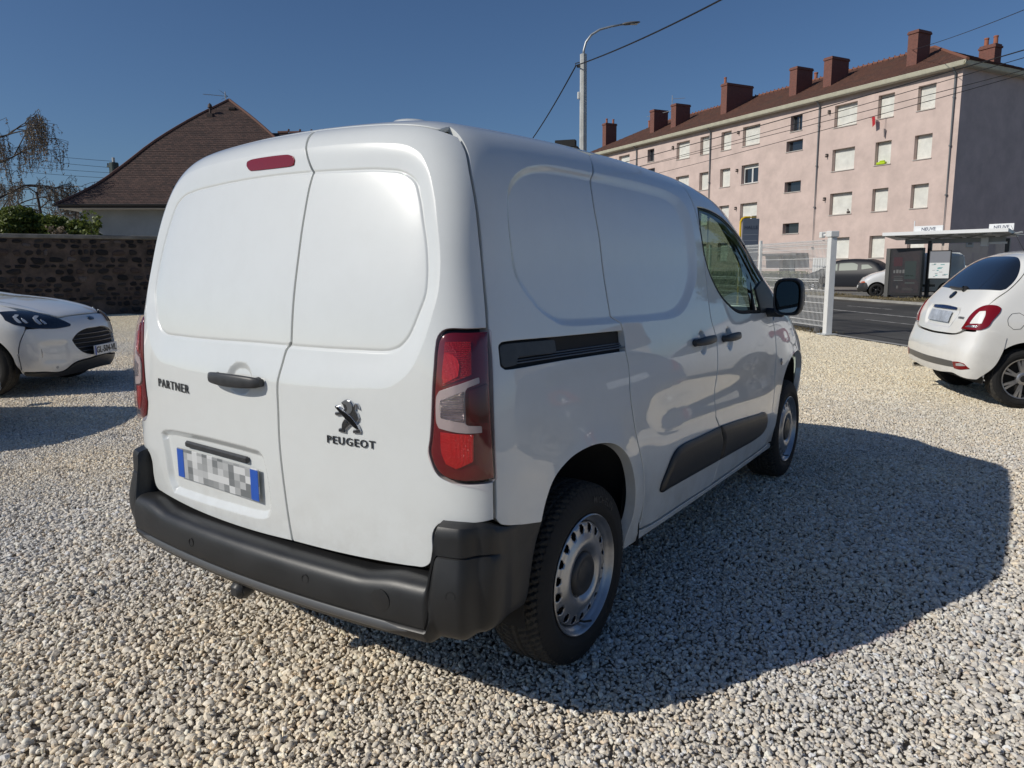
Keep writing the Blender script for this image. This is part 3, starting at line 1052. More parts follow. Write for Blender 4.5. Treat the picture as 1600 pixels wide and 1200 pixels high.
BLK = thing('pink_apartment_block', 'long four-storey pale pink apartment block with brown tiled roof, brick chimneys and white shutters', 'building', (-1.24, 46.82, 0), math.atan2(.465, -.885))
EAVE = 12.05; LEN = 38.6; X0 = .28; DEP = 10.5
rows_top = [11.58, 8.82, 6.02, 3.15]
wins = []          # (s0, s1, z0, z1, kind)
for s0, s1 in ((1.75, 2.83), (4.32, 5.40), (6.86, 8.54), (14.93, 16.62), (17.8, 18.88), (20.2, 21.24), (22.5, 24.12), (30.65, 32.3), (33.6, 34.7), (36.0, 37.1)):
    for r, zt in enumerate(rows_top):
        k = 'shut'
        if (s0 == 14.93 and r == 1): k = 'open'
        if (s0 == 14.93 and r == 2): k = 'half'
        if (s0 == 22.5 and r == 2): k = 'half'
        wins.append((s0, s1, zt - 1.38, zt, k))
for s0, s1 in ((11.05, 12.42), (27.0, 28.3)):
    wins.append((s0 + .08, s1 - .28, 10.52, 11.58, 'stair_tall'))
    for zc in (9.92, 7.16, 4.30): wins.append((s0 - .05, s1, zc - .72, zc, 'stair'))
doors = [(11.15, 12.55, .05, 2.0), (27.0, 28.4, .05, 2.0)]
def wall_with_holes(u0, u1, z0, z1, holes, fn):
    us = sorted({u0, u1, *[h[0] for h in holes], *[h[1] for h in holes]}); zs = sorted({z0, z1, *[h[2] for h in holes], *[h[3] for h in holes]})
    V = []; F = []
    for i in range(len(us) - 1):
        for j in range(len(zs) - 1):
            uc, zc = (us[i] + us[i + 1]) / 2, (zs[j] + zs[j + 1]) / 2
            if any(h[0] < uc < h[1] and h[2] < zc < h[3] for h in holes): continue
            b_ = len(V); V += [fn(us[i], zs[j]), fn(us[i + 1], zs[j]), fn(us[i + 1], zs[j + 1]), fn(us[i], zs[j + 1])]; F.append([b_, b_ + 1, b_ + 2, b_ + 3])
    return V, F
holes = [(w[0], w[1], w[2], w[3]) for w in wins] + [(d[0], d[1], d[2], d[3]) for d in doors]
V, F = wall_with_holes(X0, LEN, 0, EAVE, holes, lambda u, z: (u, 0, z))
RV = .36
for (a, b_, c0, c1) in holes:
    k = len(V); V += [(a, 0, c0), (b_, 0, c0), (b_, 0, c1), (a, 0, c1), (a, -RV, c0), (b_, -RV, c0), (b_, -RV, c1), (a, -RV, c1)]
    F += [[k, k + 1, k + 5, k + 4], [k + 1, k + 2, k + 6, k + 5], [k + 2, k + 3, k + 7, k + 6], [k + 3, k, k + 4, k + 7]]
mesh_obj('facade_wall', V, F, pink, BLK)
mesh_obj('gable_wall', [(X0, 0, 0), (X0, -DEP, 0), (X0, -DEP, EAVE), (X0, 0, EAVE), (LEN, 0, 0), (LEN, -DEP, 0), (LEN, -DEP, EAVE), (LEN, 0, EAVE)], [[0, 1, 2, 3], [4, 7, 6, 5], [1, 5, 6, 2]], pink, BLK)
for (a, b_, c0, c1, kd) in wins:
    q = MB(); q.box(a + .001, b_ - .001, -RV, -RV + .03, c0, c1)
    if kd in ('stair', 'stair_tall'):
        wn = q.build('window', dark_gl, BLK)
        f = MB(); t = .05
        f.box(a, a + t, -RV + .03, -RV + .07, c0, c1); f.box(b_ - t, b_, -RV + .03, -RV + .07, c0, c1); f.box(a + t, b_ - t, -RV + .03, -RV + .07, c0, c0 + t); f.box(a + t, b_ - t, -RV + .03, -RV + .07, c1 - t, c1)
        if kd == 'stair_tall': f.box((a + b_) / 2 - .03, (a + b_) / 2 + .03, -RV + .03, -RV + .075, c0 + t, c1 - t)
        f.build('frame', mat('grey_frame', (.20, .20, .20), rough=.5), wn)
    else:
        wn = q.build('window', dark_gl, BLK)
        cut = {'shut': c0 + .02, 'half': c0 + .42, 'open': c1 - .28}[kd]
        s_ = MB(); n = int((c1 - cut) / .06)
        for i in range(n):
            z0_ = cut + i * (c1 - cut) / n; z1_ = cut + (i + 1) * (c1 - cut) / n
            s_.add([(a + .03, -RV + .07, z0_), (b_ - .03, -RV + .07, z0_), (b_ - .03, -RV + .085, (z0_ + z1_) / 2), (a + .03, -RV + .085, (z0_ + z1_) / 2), (b_ - .03, -RV + .07, z1_), (a + .03, -RV + .07, z1_)], [[0, 1, 2, 3], [3, 2, 4, 5]])
        s_.build('roller_shutter', shut_m, wn)
        if kd != 'shut':
            f = MB(); t = .06
            for x0_ in ((a + .02), ((a + b_) / 2 + .005)):
                x1_ = x0_ + (b_ - a) / 2 - .03
                f.box(x0_, x0_ + t, -RV + .03, -RV + .065, c0 + .02, cut); f.box(x1_ - t, x1_, -RV + .03, -RV + .065, c0 + .02, cut); f.box(x0_ + t, x1_ - t, -RV + .03, -RV + .065, c0 + .02, c0 + .09)
            f.build('frame', frame_w, wn)
    sl = MB(); sl.box(a - .04, b_ + .04, -.03, .05, c0 - .045, c0 + .003); sl.build('sill', mat('stone_sill', (.50, .46, .42), rough=.8), wn)
for (a, b_, c0, c1) in doors:
    q = MB(); q.box(a + .001, b_ - .001, -RV - .02, -RV + .02, c0, c1); dr = q.build('entrance_door', mat('dark_door', (.05, .05, .055), rough=.4), BLK)
    MB().box(a + .35, a + .75, -RV + .02, -RV + .035, c0 + .3, c1 - .25).build('door_pane', mat('pale_pane', (.35, .36, .36), rough=.2), dr)
    MB().box(a - 1.1, b_ + 1.35, 0, 1.25, 2.06, 2.20).build('entrance_canopy', mat('canopy_grey', (.10, .09, .085), rough=.7), BLK)
# plinth band, cornice, gutter, down pipes
q = MB(); q.box(X0 - .35, LEN + .3, 0, .42, EAVE, EAVE + .10); q.box(X0 - .35, X0, -DEP, 0, EAVE, EAVE + .10)
q.build('eave_soffit', mat('eave_cream', (.50, .48, .40), rough=.7), BLK)
q = MB(); G = []
for u in (X0 - .45, LEN + .3):
    G.append([(u, .42, EAVE + .02), (u, .47, EAVE + .03), (u, .52, EAVE + .10), (u, .54, EAVE + .22), (u, .56, EAVE + .25), (u, .54, EAVE + .27), (u, .50, EAVE + .25), (u, .42, EAVE + .12)])
q.grid(G, closed_v=True)
G = []
for y in (.56, -DEP - .4):
    G.append([(X0 - .35, y, EAVE + .02), (X0 - .40, y, EAVE + .03), (X0 - .45, y, EAVE + .10), (X0 - .47, y, EAVE + .22), (X0 - .49, y, EAVE + .25), (X0 - .47, y, EAVE + .27), (X0 - .43, y, EAVE + .25), (X0 - .35, y, EAVE + .12)])
q.grid(G, closed_v=True); q.build('roof_gutter', cream, BLK, smooth=30)
for s_ in (.62, 9.68, 20.0, 29.5):
    q = MB(); q.tube([(s_, .42, EAVE + .05), (s_, .12, EAVE - .25), (s_, .09, EAVE - .6), (s_, .09, .05)], .055, 8)
    for z in (10.5, 7.9, 5.2, 2.5): q.lathe([(.06, 0), (.075, 0), (.075, .08), (.06, .08)], 8, axis='z', c=(s_, .09, z))
    q.build('down_pipe', pipe_m, BLK, smooth=40)
# roof: front slope, back slope, hipped ends
RZ0 = EAVE + .24; RZ1 = 15.05; hw = DEP / 2
rt = tile_mat('brown_roof_tiles', (.15, .068, .045), (.10, .048, .036), .24, .34, moss=(.07, .055, .04))
V, F, UVs = [], [], []
ov = .50
O = Vector((0, ov, RZ0)); Vv = Vector((0, -(hw + ov), RZ1 - RZ0)); Ux = Vector((1, 0, 0))
tiled_plane((V, F), O, Ux, Vv, X0 - ov, LEN + .3, X0 + hw, LEN - hw + .3, .34, .035, UVs)
O = Vector((0, -DEP - ov, RZ0)); Vv = Vector((0, hw + ov, RZ1 - RZ0))
tiled_plane((V, F), O, Ux, Vv, X0 - ov, LEN + .3, X0 + hw, LEN - hw + .3, .5, .03, UVs)
O = Vector((X0 - ov, 0, RZ0)); Vv = Vector((hw + ov, 0, RZ1 - RZ0)); Uy = Vector((0, 1, 0))
tiled_plane((V, F), O, Uy, Vv, -DEP - ov, ov, -hw, -hw, .34, .035, UVs)
O = Vector((LEN + .3, 0, RZ0)); Vv = Vector((-hw, 0, RZ1 - RZ0))
tiled_plane((V, F), O, Uy, Vv, -DEP - ov, ov, -hw, -hw, .5, .03, UVs)
roof_o = uv_mesh('roof', V, F, UVs, rt, BLK)
q = MB(); n = int((LEN - hw - X0 - hw) / .4)
for i in range(n):
    x = X0 + hw + i * .4; q.tube([(x, -hw, RZ1 + .0), (x + .34, -hw, RZ1 + .03)], .11, 8); 
    q.tube([(x + .34, -hw, RZ1 + .08), (x + .37, -hw, RZ1 + .19)], .05, 5)
q.build('ridge_tiles', mat('ridge_tile', (.20, .085, .055), rough=.85), roof_o)
q = MB(); q.tube([(X0 - ov, ov, RZ0 + .03), (X0 + hw, -hw, RZ1 + .03)], .10, 8); q.build('hip_tiles', MATS['ridge_tile'], roof_o)
def roofz(w): return RZ0 + (RZ1 - RZ0) * (w + ov) / (hw + ov)
def chimney(s0, s1, w0, w1, top, pots=()):
    q = MB(); zb = roofz(min(w0, w1)) - .5
    q.box(s0, s1, -w1, -w0, zb, top - .18); q.box(s0 - .05, s1 + .05, -w1 - .05, -w0 + .05, top - .18, top - .07); q.box(s0 - .02, s1 + .02, -w1 - .02, -w0 + .02, top - .07, top)
    ch = q.build('chimney', brick_m, roof_o)
    for w in pots:
        p = MB(); p.lathe([(.11, 0), (.10, .38), (.12, .40), (.12, .46), (.08, .46)], 10, axis='z', c=((s0 + s1) / 2, -w, top)); p.build('chimney_pot', mat('terracotta', (.33, .12, .07), rough=.8), ch, smooth=30)
chimney(4.15, 4.80, 1.55, 2.75, 15.30)
chimney(10.55, 11.2, 1.9, 3.6, 15.38)
chimney(13.5, 14.15, 1.9, 3.5, 15.42)
chimney(20.45, 21.1, 1.9, 4.7, 15.80, pots=(2.0,))
chimney(26.6, 27.25, 1.9, 3.5, 15.42)
chimney(29.6, 30.2, 1.9, 3.5, 15.48)
chimney(37.2, 37.8, 1.9, 3.2, 15.60, pots=(2.2, 3.0))
q = MB(); q.box(2.1, 3.05, -6.6, -5.9, 13.0, 14.52); q.box(2.05, 3.10, -6.65, -5.85, 14.3, 14.42); q.build('chimney', brick_m, roof_o)
q = MB()
for x, w in ((2.2, 6.6), (2.8, 6.6), (17.0, 5.6), (15.9, 5.6), (15.0, 5.8)): pass
for (s_, w, z) in ((2.3, 6.25, 14.52), (2.85, 6.25, 14.52)):
    p = MB(); p.lathe([(.13, 0), (.12, .4), (.14, .42), (.14, .5), (.08, .5)], 10, axis='z', c=(s_, -w, z)); p.build('chimney_pot', MATS['terracotta'], roof_o, smooth=30)
for s_ in (17.2, 16.1, 15.0, 35.0, 34.2):
    p = MB(); p.lathe([(.12, -.8), (.12, .55), (.15, .57), (.15, .66), (.09, .66)], 10, axis='z', c=(s_, -5.6, RZ1)); p.build('vent_pot', MATS['terracotta'], roof_o, smooth=30)
# television aerial on the far roof
q = MB(); q.tube([(28.7, -3.2, 14.0), (28.7, -3.2, 16.6)], .03, 6); q.tube([(28.7, -3.2, 15.3), (31.0, -2.2, 15.1)], .02, 5); q.tube([(28.7, -3.2, 16.3), (27.2, -3.4, 16.1)], .02, 5)
for i in range(9): q.tube([(29.0 + i * .23, -3.1 + i * .1 - .2, 15.28 - i * .02), (29.0 + i * .23, -3.1 + i * .1 + .2, 15.28 - i * .02)], .01, 4)
q.tube([(28.4, -3.0, 16.1), (29.0, -3.4, 16.1)], .012, 4)
ae = q.build('television_aerial', mat('grey_metal', (.30, .31, .32), rough=.4, metal=.7), BLK)
# little brackets beside the wide windows
for s_ in (8.85, 16.95, 24.45, 32.6):
    for zt in rows_top[:3]:
        q = MB(); q.box(s_, s_ + .12, 0, .16, zt - .30, zt - .20); q.box(s_ + .04, s_ + .10, .0, .20, zt - .42, zt - .34); q.build('wall_bracket', mat('bracket_dark', (.06, .05, .045), rough=.6), BLK)
BM = BLK.matrix_world if False else (Matrix.Translation(BLK.location) @ Matrix.Rotation(BLK.rotation_euler.z, 4, 'Z'))
def on_block(name, label, cat, b_, m, smooth=False, kind=None):
    o = b_.build(name, m, None, smooth=smooth); o.matrix_world = BM
    o['label'] = label; o['category'] = cat
    return o
q = MB(); q.box(4.62, 5.22, -.12, .10, 7.44, 7.60, bev=.03); q.box(4.70, 5.02, -.05, .08, 7.60, 7.68, bev=.02)
on_block('window_box', 'lime green window box on a second-floor sill of the pink block', 'planter', q, mat('lime_plastic', (.45, .62, .02), rough=.4))
q = MB(); q.tube([(5.9, .02, 10.42), (5.3, .38, 10.30)], .015, 5); q.add([(5.55, .30, 10.34), (5.25, .42, 10.30), (5.22, .40, 9.85), (5.45, .33, 9.72)], [[0, 1, 2, 3], [3, 2, 1, 0]])
on_block('red_cloth', 'small red cloth hanging from a rod under a top-floor window', 'cloth', q, mat('red_cloth', (.45, .02, .03), rough=.9))
q = MB(); q.tube([(4.78, .06, 10.2), (4.78, .10, 9.3)], .01, 4); q.add([(4.84, .1, 9.55), (4.70, .1, 9.50), (4.74, .1, 9.0), (4.80, .1, 9.05)], [[0, 1, 2, 3], [3, 2, 1, 0]])
on_block('hanging_cord', 'grey cord with a rag dangling below the middle top-floor window', 'cord', q, mat('grey_rag', (.22, .19, .19), rough=.9))
q = MB(); q.box(6.98, 7.16, -.08, .06, 4.66, 4.80, bev=.02); q.add([(7.0, 0, 4.8), (7.1, 0, 4.98), (7.16, .02, 4.86)], [[0, 1, 2]])
on_block('flower_pot', 'dark little pot on the sill of a wide first-floor window', 'pot', q, mat('dark_pot', (.05, .035, .03), rough=.8))

# ================================================================== the brown roofed house on the left
HS = thing('hipped_roof_house', 'grey walled house with steep brown hipped tile roof behind the stone wall', 'house', (-30.83, 12.57, 0), math.atan2(.67, .74))
stucco = mat('grey_stucco', (.42, .43, .42), rough=.95, var=.15, vscale=1.0)
soff = mat('white_soffit', (.70, .70, .68), rough=.6)
htile = tile_mat('flat_brown_tiles', (.11, .064, .052), (.048, .032, .029), .17, .11, moss=(.12, .072, .058), bump=.6)
HZ = 4.18; W_ = 11.6; hc = W_ / 2
prof_h = Spl([(0, HZ), (.6, 4.62), (1.2, 5.12), (2.0, 5.98), (2.9, 7.02), (4.2, 8.28), (5.8, 9.62)])
def hip_slopes():
    n = 58
    V, F, UVs = [], [], []
    ts = np.linspace(0, hc, n + 1)
    acc = 0
    for i in range(n):
        t0, t1 = ts[i], ts[i + 1]; z0_, z1_ = float(prof_h(t0)), float(prof_h(t1)); sl = math.hypot(t1 - t0, z1_ - z0_)
        for sd in range(4):
            def P(x, t, z, lift):
                q = {0: (x, t), 1: (W_ - t, x), 2: (W_ - x, W_ - t), 3: (t, W_ - x)}[sd]
                return (q[0], q[1], z + lift)
            b_ = len(V)
            V += [P(t0, t0, z0_, .022), P(W_ - t0, t0, z0_, .022), P(W_ - t1, t1, z1_, .002), P(t1, t1, z1_, .002), P(t0, t0, z0_, 0), P(W_ - t0, t0, z0_, 0)]
            UVs += [(t0, acc), (W_ - t0, acc), (W_ - t1, acc + sl), (t1, acc + sl), (t0, acc), (W_ - t0, acc)]
            F += [[b_, b_ + 1, b_ + 2, b_ + 3], [b_ + 4, b_ + 5, b_ + 1, b_]]
        acc += sl
    return V, F, UVs
V, F, UVs = hip_slopes()
hroof = uv_mesh('roof', V, F, UVs, htile, HS)
V, F, UVs = [], [], []
wy = 5.9; wz = 8.12
O = Vector((0, .8, HZ + .5)); Vv = Vector((0, wy - .8, wz - HZ - .5)); tiled_plane((V, F), O, Vector((1, 0, 0)), Vv, W_ * .5, 13.5, W_ * .5, 13.5, .12, .022, UVs)
O = Vector((0, 2 * wy - .8, HZ + .5)); Vv = Vector((0, -(wy - .8), wz - HZ - .5)); tiled_plane((V, F), O, Vector((1, 0, 0)), Vv, W_ * .5, 13.5, W_ * .5, 13.5, .3, .02, UVs)
wr = uv_mesh('wing_roof', V, F, UVs, htile, HS)
for i in range(10):
    x = 8.0 + i * .55; q = MB(); q.tube([(x, wy, wz), (x + .5, wy, wz + .02)], .10, 8); q.tube([(x + .50, wy, wz + .07), (x + .54, wy, wz + .20)], .05, 5)
    q.build('ridge_tile', mat('house_ridge_tile', (.13, .065, .05), rough=.85), wr)
for (x0, y0, x1, y1) in ((0, 0, hc, hc), (W_, 0, hc, hc)):
    q = MB(); pts = []
    for t in np.linspace(0, 1, 16): pts.append((x0 + (x1 - x0) * t, y0 + (y1 - y0) * t, float(prof_h(hc * t)) + .02))
    q.tube(pts, .07, 6); q.build('hip_tiles', MATS['house_ridge_tile'], hroof)
q = MB(); q.box(.65, 13.2, .75, 11.0, 0, HZ - .14); q.build('wall', stucco, HS)
q = MB(); q.box(.02, 13.5, .02, 11.6, HZ - .16, HZ - .10); q.build('soffit', soff, HS)
q = MB(); q.box(-.02, 13.5, -.02, .03, HZ - .15, HZ + .02); q.box(-.02, .03, .03, 11.6, HZ - .15, HZ + .02); q.build('fascia', mat('dark_fascia', (.05, .045, .042), rough=.6), HS)
q = MB(); G = []
for x in (-.14, 13.5):
    G.append([(x, -.02 - .06 + .065 * math.cos(a), HZ - .02 + .065 * math.sin(a)) for a in np.linspace(math.pi, 2 * math.pi, 8)])
q.grid(G); q.tube([(-.08, -.08, HZ - .02), (-.08, 11.6, HZ - .02)], .06, 8); q.build('gutter', mat('dark_zinc', (.07, .068, .066), rough=.5, metal=.4), HS, smooth=True)
q = MB(); q.tube([(.02, -.06, HZ - .08), (.02, -.04, HZ - .24), (.10, .10, HZ - .42), (.42, .50, HZ - .62), (.56, .66, HZ - .80), (.58, .68, HZ - 1.2), (.58, .68, .2)], .045, 10); q.build('down_pipe', mat('white_pipe', (.60, .60, .58), rough=.5), HS, smooth=True)
q = MB(); zt = float(prof_h(4.7))
q.lathe([(.05, -.5), (.05, .30), (.11, .32), (.09, .44), (0, .54)], 12, axis='z', c=(5.15, 4.7, zt)); q.box(5.02, 5.28, 4.5, 4.9, zt - .2, zt + .02); q.build('vent_pipe', mat('vent_brown', (.06, .04, .035), rough=.7), hroof, smooth=40)
for x, t in ((4.3, 1.0), (5.9, 5.1)):
    q = MB(); z_ = float(prof_h(t)); q.box(x, x + .34, t - .12, t + .22, z_ - .05, z_ + .10, bev=.03); q.build('vent_tile', mat('vent_tile_dark', (.03, .022, .02), rough=.8), hroof)
q = MB(); ax, ay, az = 5.5, 6.4, 9.0
q.tube([(ax, ay, az), (ax, ay, az + 1.15)], .022, 6); q.tube([(ax + .1, ay, az + .93), (ax - 1.05, ay - .05, az + 1.0)], .013, 5)
for i in range(12): x = ax - .15 - i * .075; q.tube([(x, ay - .12, az + .94 + i * .005), (x, ay + .12, az + .94 + i * .005)], .006, 4)
q.tube([(ax - .22, ay, az + 1.18), (ax + .12, ay, az + .92)], .01, 4); q.tube([(ax - .20, ay, az + .78), (ax + .12, ay, az + .92)], .01, 4)
for i in range(4): q.tube([(ax - .25 + i * .08, ay - .18, az + 1.2 - i * .06), (ax - .25 + i * .08, ay + .18, az + 1.2 - i * .06)], .006, 4)
q.build('television_aerial', MATS['grey_metal'], HS)

# ================================================================== the stone boundary wall
WO = Vector((-22.52, 11.21, 0)); WD = Vector((.30, .954, 0)); WN = Vector((.954, -.30, 0))
WL = thing('stone_boundary_wall', 'dark basalt rubble wall with pale concrete coping along the back of the lot', 'wall', tuple(WO), math.atan2(WD.y, WD.x))
# local: x along, -y towards the lot
wtop = 2.47
mort = mat('brown_mortar', (.115, .088, .075), rough=.95, var=.45, vscale=2.2, var2=(.05, .04, .036), bump=.8, bscale=14, bdist=.03)
q = MB(); q.box(-13, 16, 0, .45, -.1, wtop); q.build('wall_core', mort, WL)
q = MB(); q.box(-13, 16, -.06, .52, wtop, wtop + .13, bev=.02); q.build('coping', mat('coping_concrete', (.20, .195, .18), rough=.9, var=.35, vscale=3, bump=.5, bscale=20, bdist=.01), WL)
stone_ms = [mat('basalt_' + n_, c_, rough=.9, var=.45, vscale=9, bump=.6, bscale=30, bdist=.02) for n_, c_ in (('black', (.018, .017, .019)), ('dark', (.032, .029, .030)), ('grey', (.055, .050, .050)), ('brown', (.085, .062, .054)), ('pale', (.15, .125, .115)))]
protos = []
for k in range(14):
    r_ = random.Random(100 + k); n = 9
    V = []
    rads = [r_.uniform(.78, 1.08) for _ in range(n)]
    for ring, (sc_, d) in enumerate(((1.0, .012), (.86, -.028), (.5, -.045))):
        for i in range(n):
            t = 2 * math.pi * (i + .3) / n
            x = math.copysign(abs(math.cos(t)) ** .75, math.cos(t)) * rads[i] * sc_ * .5; z = math.copysign(abs(math.sin(t)) ** .75, math.sin(t)) * rads[i] * sc_ * .5
            V.append((x, d + r_.uniform(-.006, .006), z))
    V.append((0, -.046, 0))
    F = []
    for ring in range(2):
        for i in range(n): F.append([ring * n + i, (ring + 1) * n + i, (ring + 1) * n + (i + 1) % n, ring * n + (i + 1) % n])
    for i in range(n): F.append([2 * n + i, 3 * n, 2 * n + (i + 1) % n])
    F = [f[::-1] for f in F]
    ms = []
    for m_ in stone_ms:
        me = bpy.data.meshes.new('stone'); me.from_pydata(V, [], F); me.materials.append(m_)
        me.polygons.foreach_set('use_smooth', [False] * len(me.polygons)); ms.append(me)
    protos.append((V, F, ms))
r_ = random.Random(5)
cands = []
z = .04
while z < wtop - .06:
    h = r_.uniform(.13, .25)
    if z + h > wtop: h = wtop - z
    x = -12.8 + r_.uniform(0, .2)
    while x < 15.8:
        w = r_.uniform(.12, .42) * (1.25 if h > .2 else 1)
        if r_.random() < .86:
            cands.append((x + w / 2, z + h / 2 + r_.uniform(-.02, .02), w * r_.uniform(.72, .92), h * r_.uniform(.68, .92), r_.uniform(-.15, .15)))
        x += w
    z += h * .97
vis = [c_ for c_ in cands if -5.6 < c_[0] < .9]
vis.sort(key=lambda c_: -c_[2] * c_[3]); top300 = set(id(c_) for c_ in vis[:290])
rest = MB()
for c_ in cands:
    k = r_.randrange(14); mi_ = r_.choices(range(5), (.30, .34, .18, .12, .06))[0]
    V, F, ms = protos[k]
    if id(c_) in top300:
        o = bpy.data.objects.new('stone', ms[mi_]); COL.objects.link(o); o.parent = WL
        o.location = (c_[0], -.004, c_[1]); o.scale = (c_[2], 1, c_[3]); o.rotation_euler = (0, c_[4], 0)
    else:
        rest.add([(c_[0] + v[0] * c_[2], v[1] - .004, c_[1] + v[2] * c_[3]) for v in V], F, mi_)
ro = mesh_obj('small_stones', rest.V, rest.F, None, WL, False, None, None, rest.M, stone_ms); ro['kind'] = 'stuff'
# ================================================================== trees, hedges, street furniture
def leaf_mat(name, c1, c2, tr=.35):
    m = bpy.data.materials.new(name); m.use_nodes = True; nt = m.node_tree; nt.nodes.clear()
    out = nt.nodes.new('ShaderNodeOutputMaterial'); d = nt.nodes.new('ShaderNodeBsdfPrincipled'); t = nt.nodes.new('ShaderNodeBsdfTranslucent'); mx = nt.nodes.new('ShaderNodeMixShader')
    at = nt.nodes.new('ShaderNodeAttribute'); at.attribute_name = 'shade'; cr = nt.nodes.new('ShaderNodeMix'); cr.data_type = 'RGBA'
    cr.inputs[6].default_value = (*c1, 1); cr.inputs[7].default_value = (*c2, 1); nt.links.new(at.outputs['Fac'], cr.inputs[0])
    d.inputs['Roughness'].default_value = .5
    nt.links.new(cr.outputs[2], d.inputs['Base Color']); nt.links.new(cr.outputs[2], t.inputs[0]); mx.inputs[0].default_value = tr
    nt.links.new(d.outputs[0], mx.inputs[1]); nt.links.new(t.outputs[0], mx.inputs[2]); nt.links.new(mx.outputs[0], out.inputs[0])
    return m


def leaves(name, ctr, size, m, parent, seed=0, droop=0.0, aspect=1.7, kind='stuff'):
    """ctr (n,3) leaf positions -> one mesh of small folded leaves"""
    r = np.random.default_rng(seed); n = len(ctr); ctr = np.asarray(ctr)
    d = r.normal(0, 1, (n, 3)); d[:, 2] -= droop; d /= np.linalg.norm(d, axis=1, keepdims=True)
    s = r.normal(0, 1, (n, 3)); s -= (s * d).sum(1, keepdims=True) * d; s /= np.linalg.norm(s, axis=1, keepdims=True)
    nn = np.cross(d, s); L = size * r.uniform(.6, 1.3, (n, 1)); Wd = L / aspect * .5
    A = ctr - d * L * .5; B_ = ctr + d * L * .5; C_ = ctr + s * Wd + nn * Wd * .35; D_ = ctr - s * Wd + nn * Wd * .35
    V = np.stack([A, C_, B_, D_], 1).reshape(-1, 3); F = np.arange(4 * n).reshape(n, 4)
    me = bpy.data.meshes.new(name); me.vertices.add(4 * n); me.vertices.foreach_set('co', V.ravel()); me.loops.add(4 * n); me.loops.foreach_set('vertex_index', F.ravel().astype(np.int32))
    me.polygons.add(n); me.polygons.foreach_set('loop_start', np.arange(0, 4 * n, 4, dtype=np.int32)); me.polygons.foreach_set('loop_total', np.full(n, 4, dtype=np.int32)); me.update(calc_edges=True)
    a = me.attributes.new('shade', 'FLOAT', 'POINT'); a.data.foreach_set('value', np.repeat(r.uniform(0, 1, n), 4)); me.materials.append(m)
    o = bpy.data.objects.new(name, me); COL.objects.link(o)
    if parent is not None: o.parent = parent
    if kind: o['kind'] = kind
    return o


bark = mat('bark', (.075, .062, .052), rough=.95, var=.4, vscale=8)
birch_l = leaf_mat('birch_leaves', (.14, .11, .06), (.34, .27, .21))
hedge_l = leaf_mat('hedge_leaves', (.05, .08, .015), (.20, .24, .05))
tree_l = leaf_mat('plane_leaves', (.04, .075, .015), (.11, .16, .03))


def grow(b, p, d, L, r, depth, rr, tips, droop=0.0, split=3, spread=.55, shrink=.72):
    n = 4; pts = [p]; q = p.copy(); dd = d.copy()
    for i in range(n):
        dd = (dd + Vector((rr.uniform(-.12, .12), rr.uniform(-.12, .12), rr.uniform(-.08, .08) - droop * (.25 if depth < 3 else 0)))).normalized()
        q = q + dd * L / n; pts.append(q.copy())
        if depth <= 1: tips.append(q.copy())
    b.tube(pts, r, 6 if depth > 2 else 4, cap=False, r1=r * .62)
    if depth == 0: return
    for k in range(split):
        ax = dd.orthogonal().normalized(); ax = Matrix.Rotation(rr.uniform(0, 6.28), 3, dd) @ ax
        nd = (Matrix.Rotation(rr.uniform(spread * .5, spread * 1.3), 3, ax) @ dd).normalized()
        st = pts[-1] if k < 2 else pts[rr.randrange(2, n + 1)]
        grow(b, st, nd, L * shrink * rr.uniform(.8, 1.15), r * .58, depth - 1, rr, tips, droop, split, spread, shrink)


# weeping birch at the far left
rr = random.Random(21)
for idx, (loc, H, lab, sc_) in enumerate((((-35.2, 11.5, 0), 1.0, 'thin weeping birch with brownish autumn leaves at the left edge', 1.0), ((-42.6, 16.8, 0), .72, 'smaller sparse birch to the right of the weeping birch, left of the house', .8))):
    T_ = thing('birch_tree', lab, 'tree', loc)
    b = MB(); tips = []
    base = Vector((0, 0, 0)); 
    tr = [Vector((0, 0, 0)), Vector((.1, .1, 2.0 * H)), Vector((.0, .2, 4.0 * H)), Vector((.2, .1, 6.0 * H)), Vector((.15, 0, 8.0 * H))]
    b.tube(tr, .20 * H, 10, cap=False, r1=.06)
    for k in range(11):
        z = (2.8 + k * .5) * H; a = k * 2.4 + rr.uniform(-.3, .3); p = Vector((.1, .1, z))
        grow(b, p, Vector((math.cos(a), math.sin(a), .55)).normalized(), (2.0 - k * .09) * H, .055 * H, 3, rr, tips, droop=.30, split=3, spread=.6)
    b.build('trunk', bark, T_, smooth=True)
    r2 = np.random.default_rng(5 + idx); tp = np.array([tuple(t) for t in tips])
    tw = MB(); pos = []
    for t in tp[r2.permutation(len(tp))[:int(900 * sc_)]]:
        L = r2.uniform(.3, 1.3) * H; q = t.copy(); pts = [tuple(q)]
        for s_ in range(4):
            q = q + np.array([r2.normal(0, .05), r2.normal(0, .05), -L / 4]); pts.append(tuple(q))
        tw.tube(pts, .006, 3, cap=False)
        for s_ in range(int(L * 26)):
            f_ = r2.uniform(0, 1) * 4; i = min(int(f_), 3); pa = np.array(pts[i]); pb_ = np.array(pts[i + 1]); pos.append(pa + (pb_ - pa) * (f_ - i) + r2.normal(0, .035, 3))
    o = tw.build('twigs', bark, T_); o['kind'] = 'stuff'
    leaves('crown', np.array(pos), .075, birch_l, T_, 3, droop=.8)
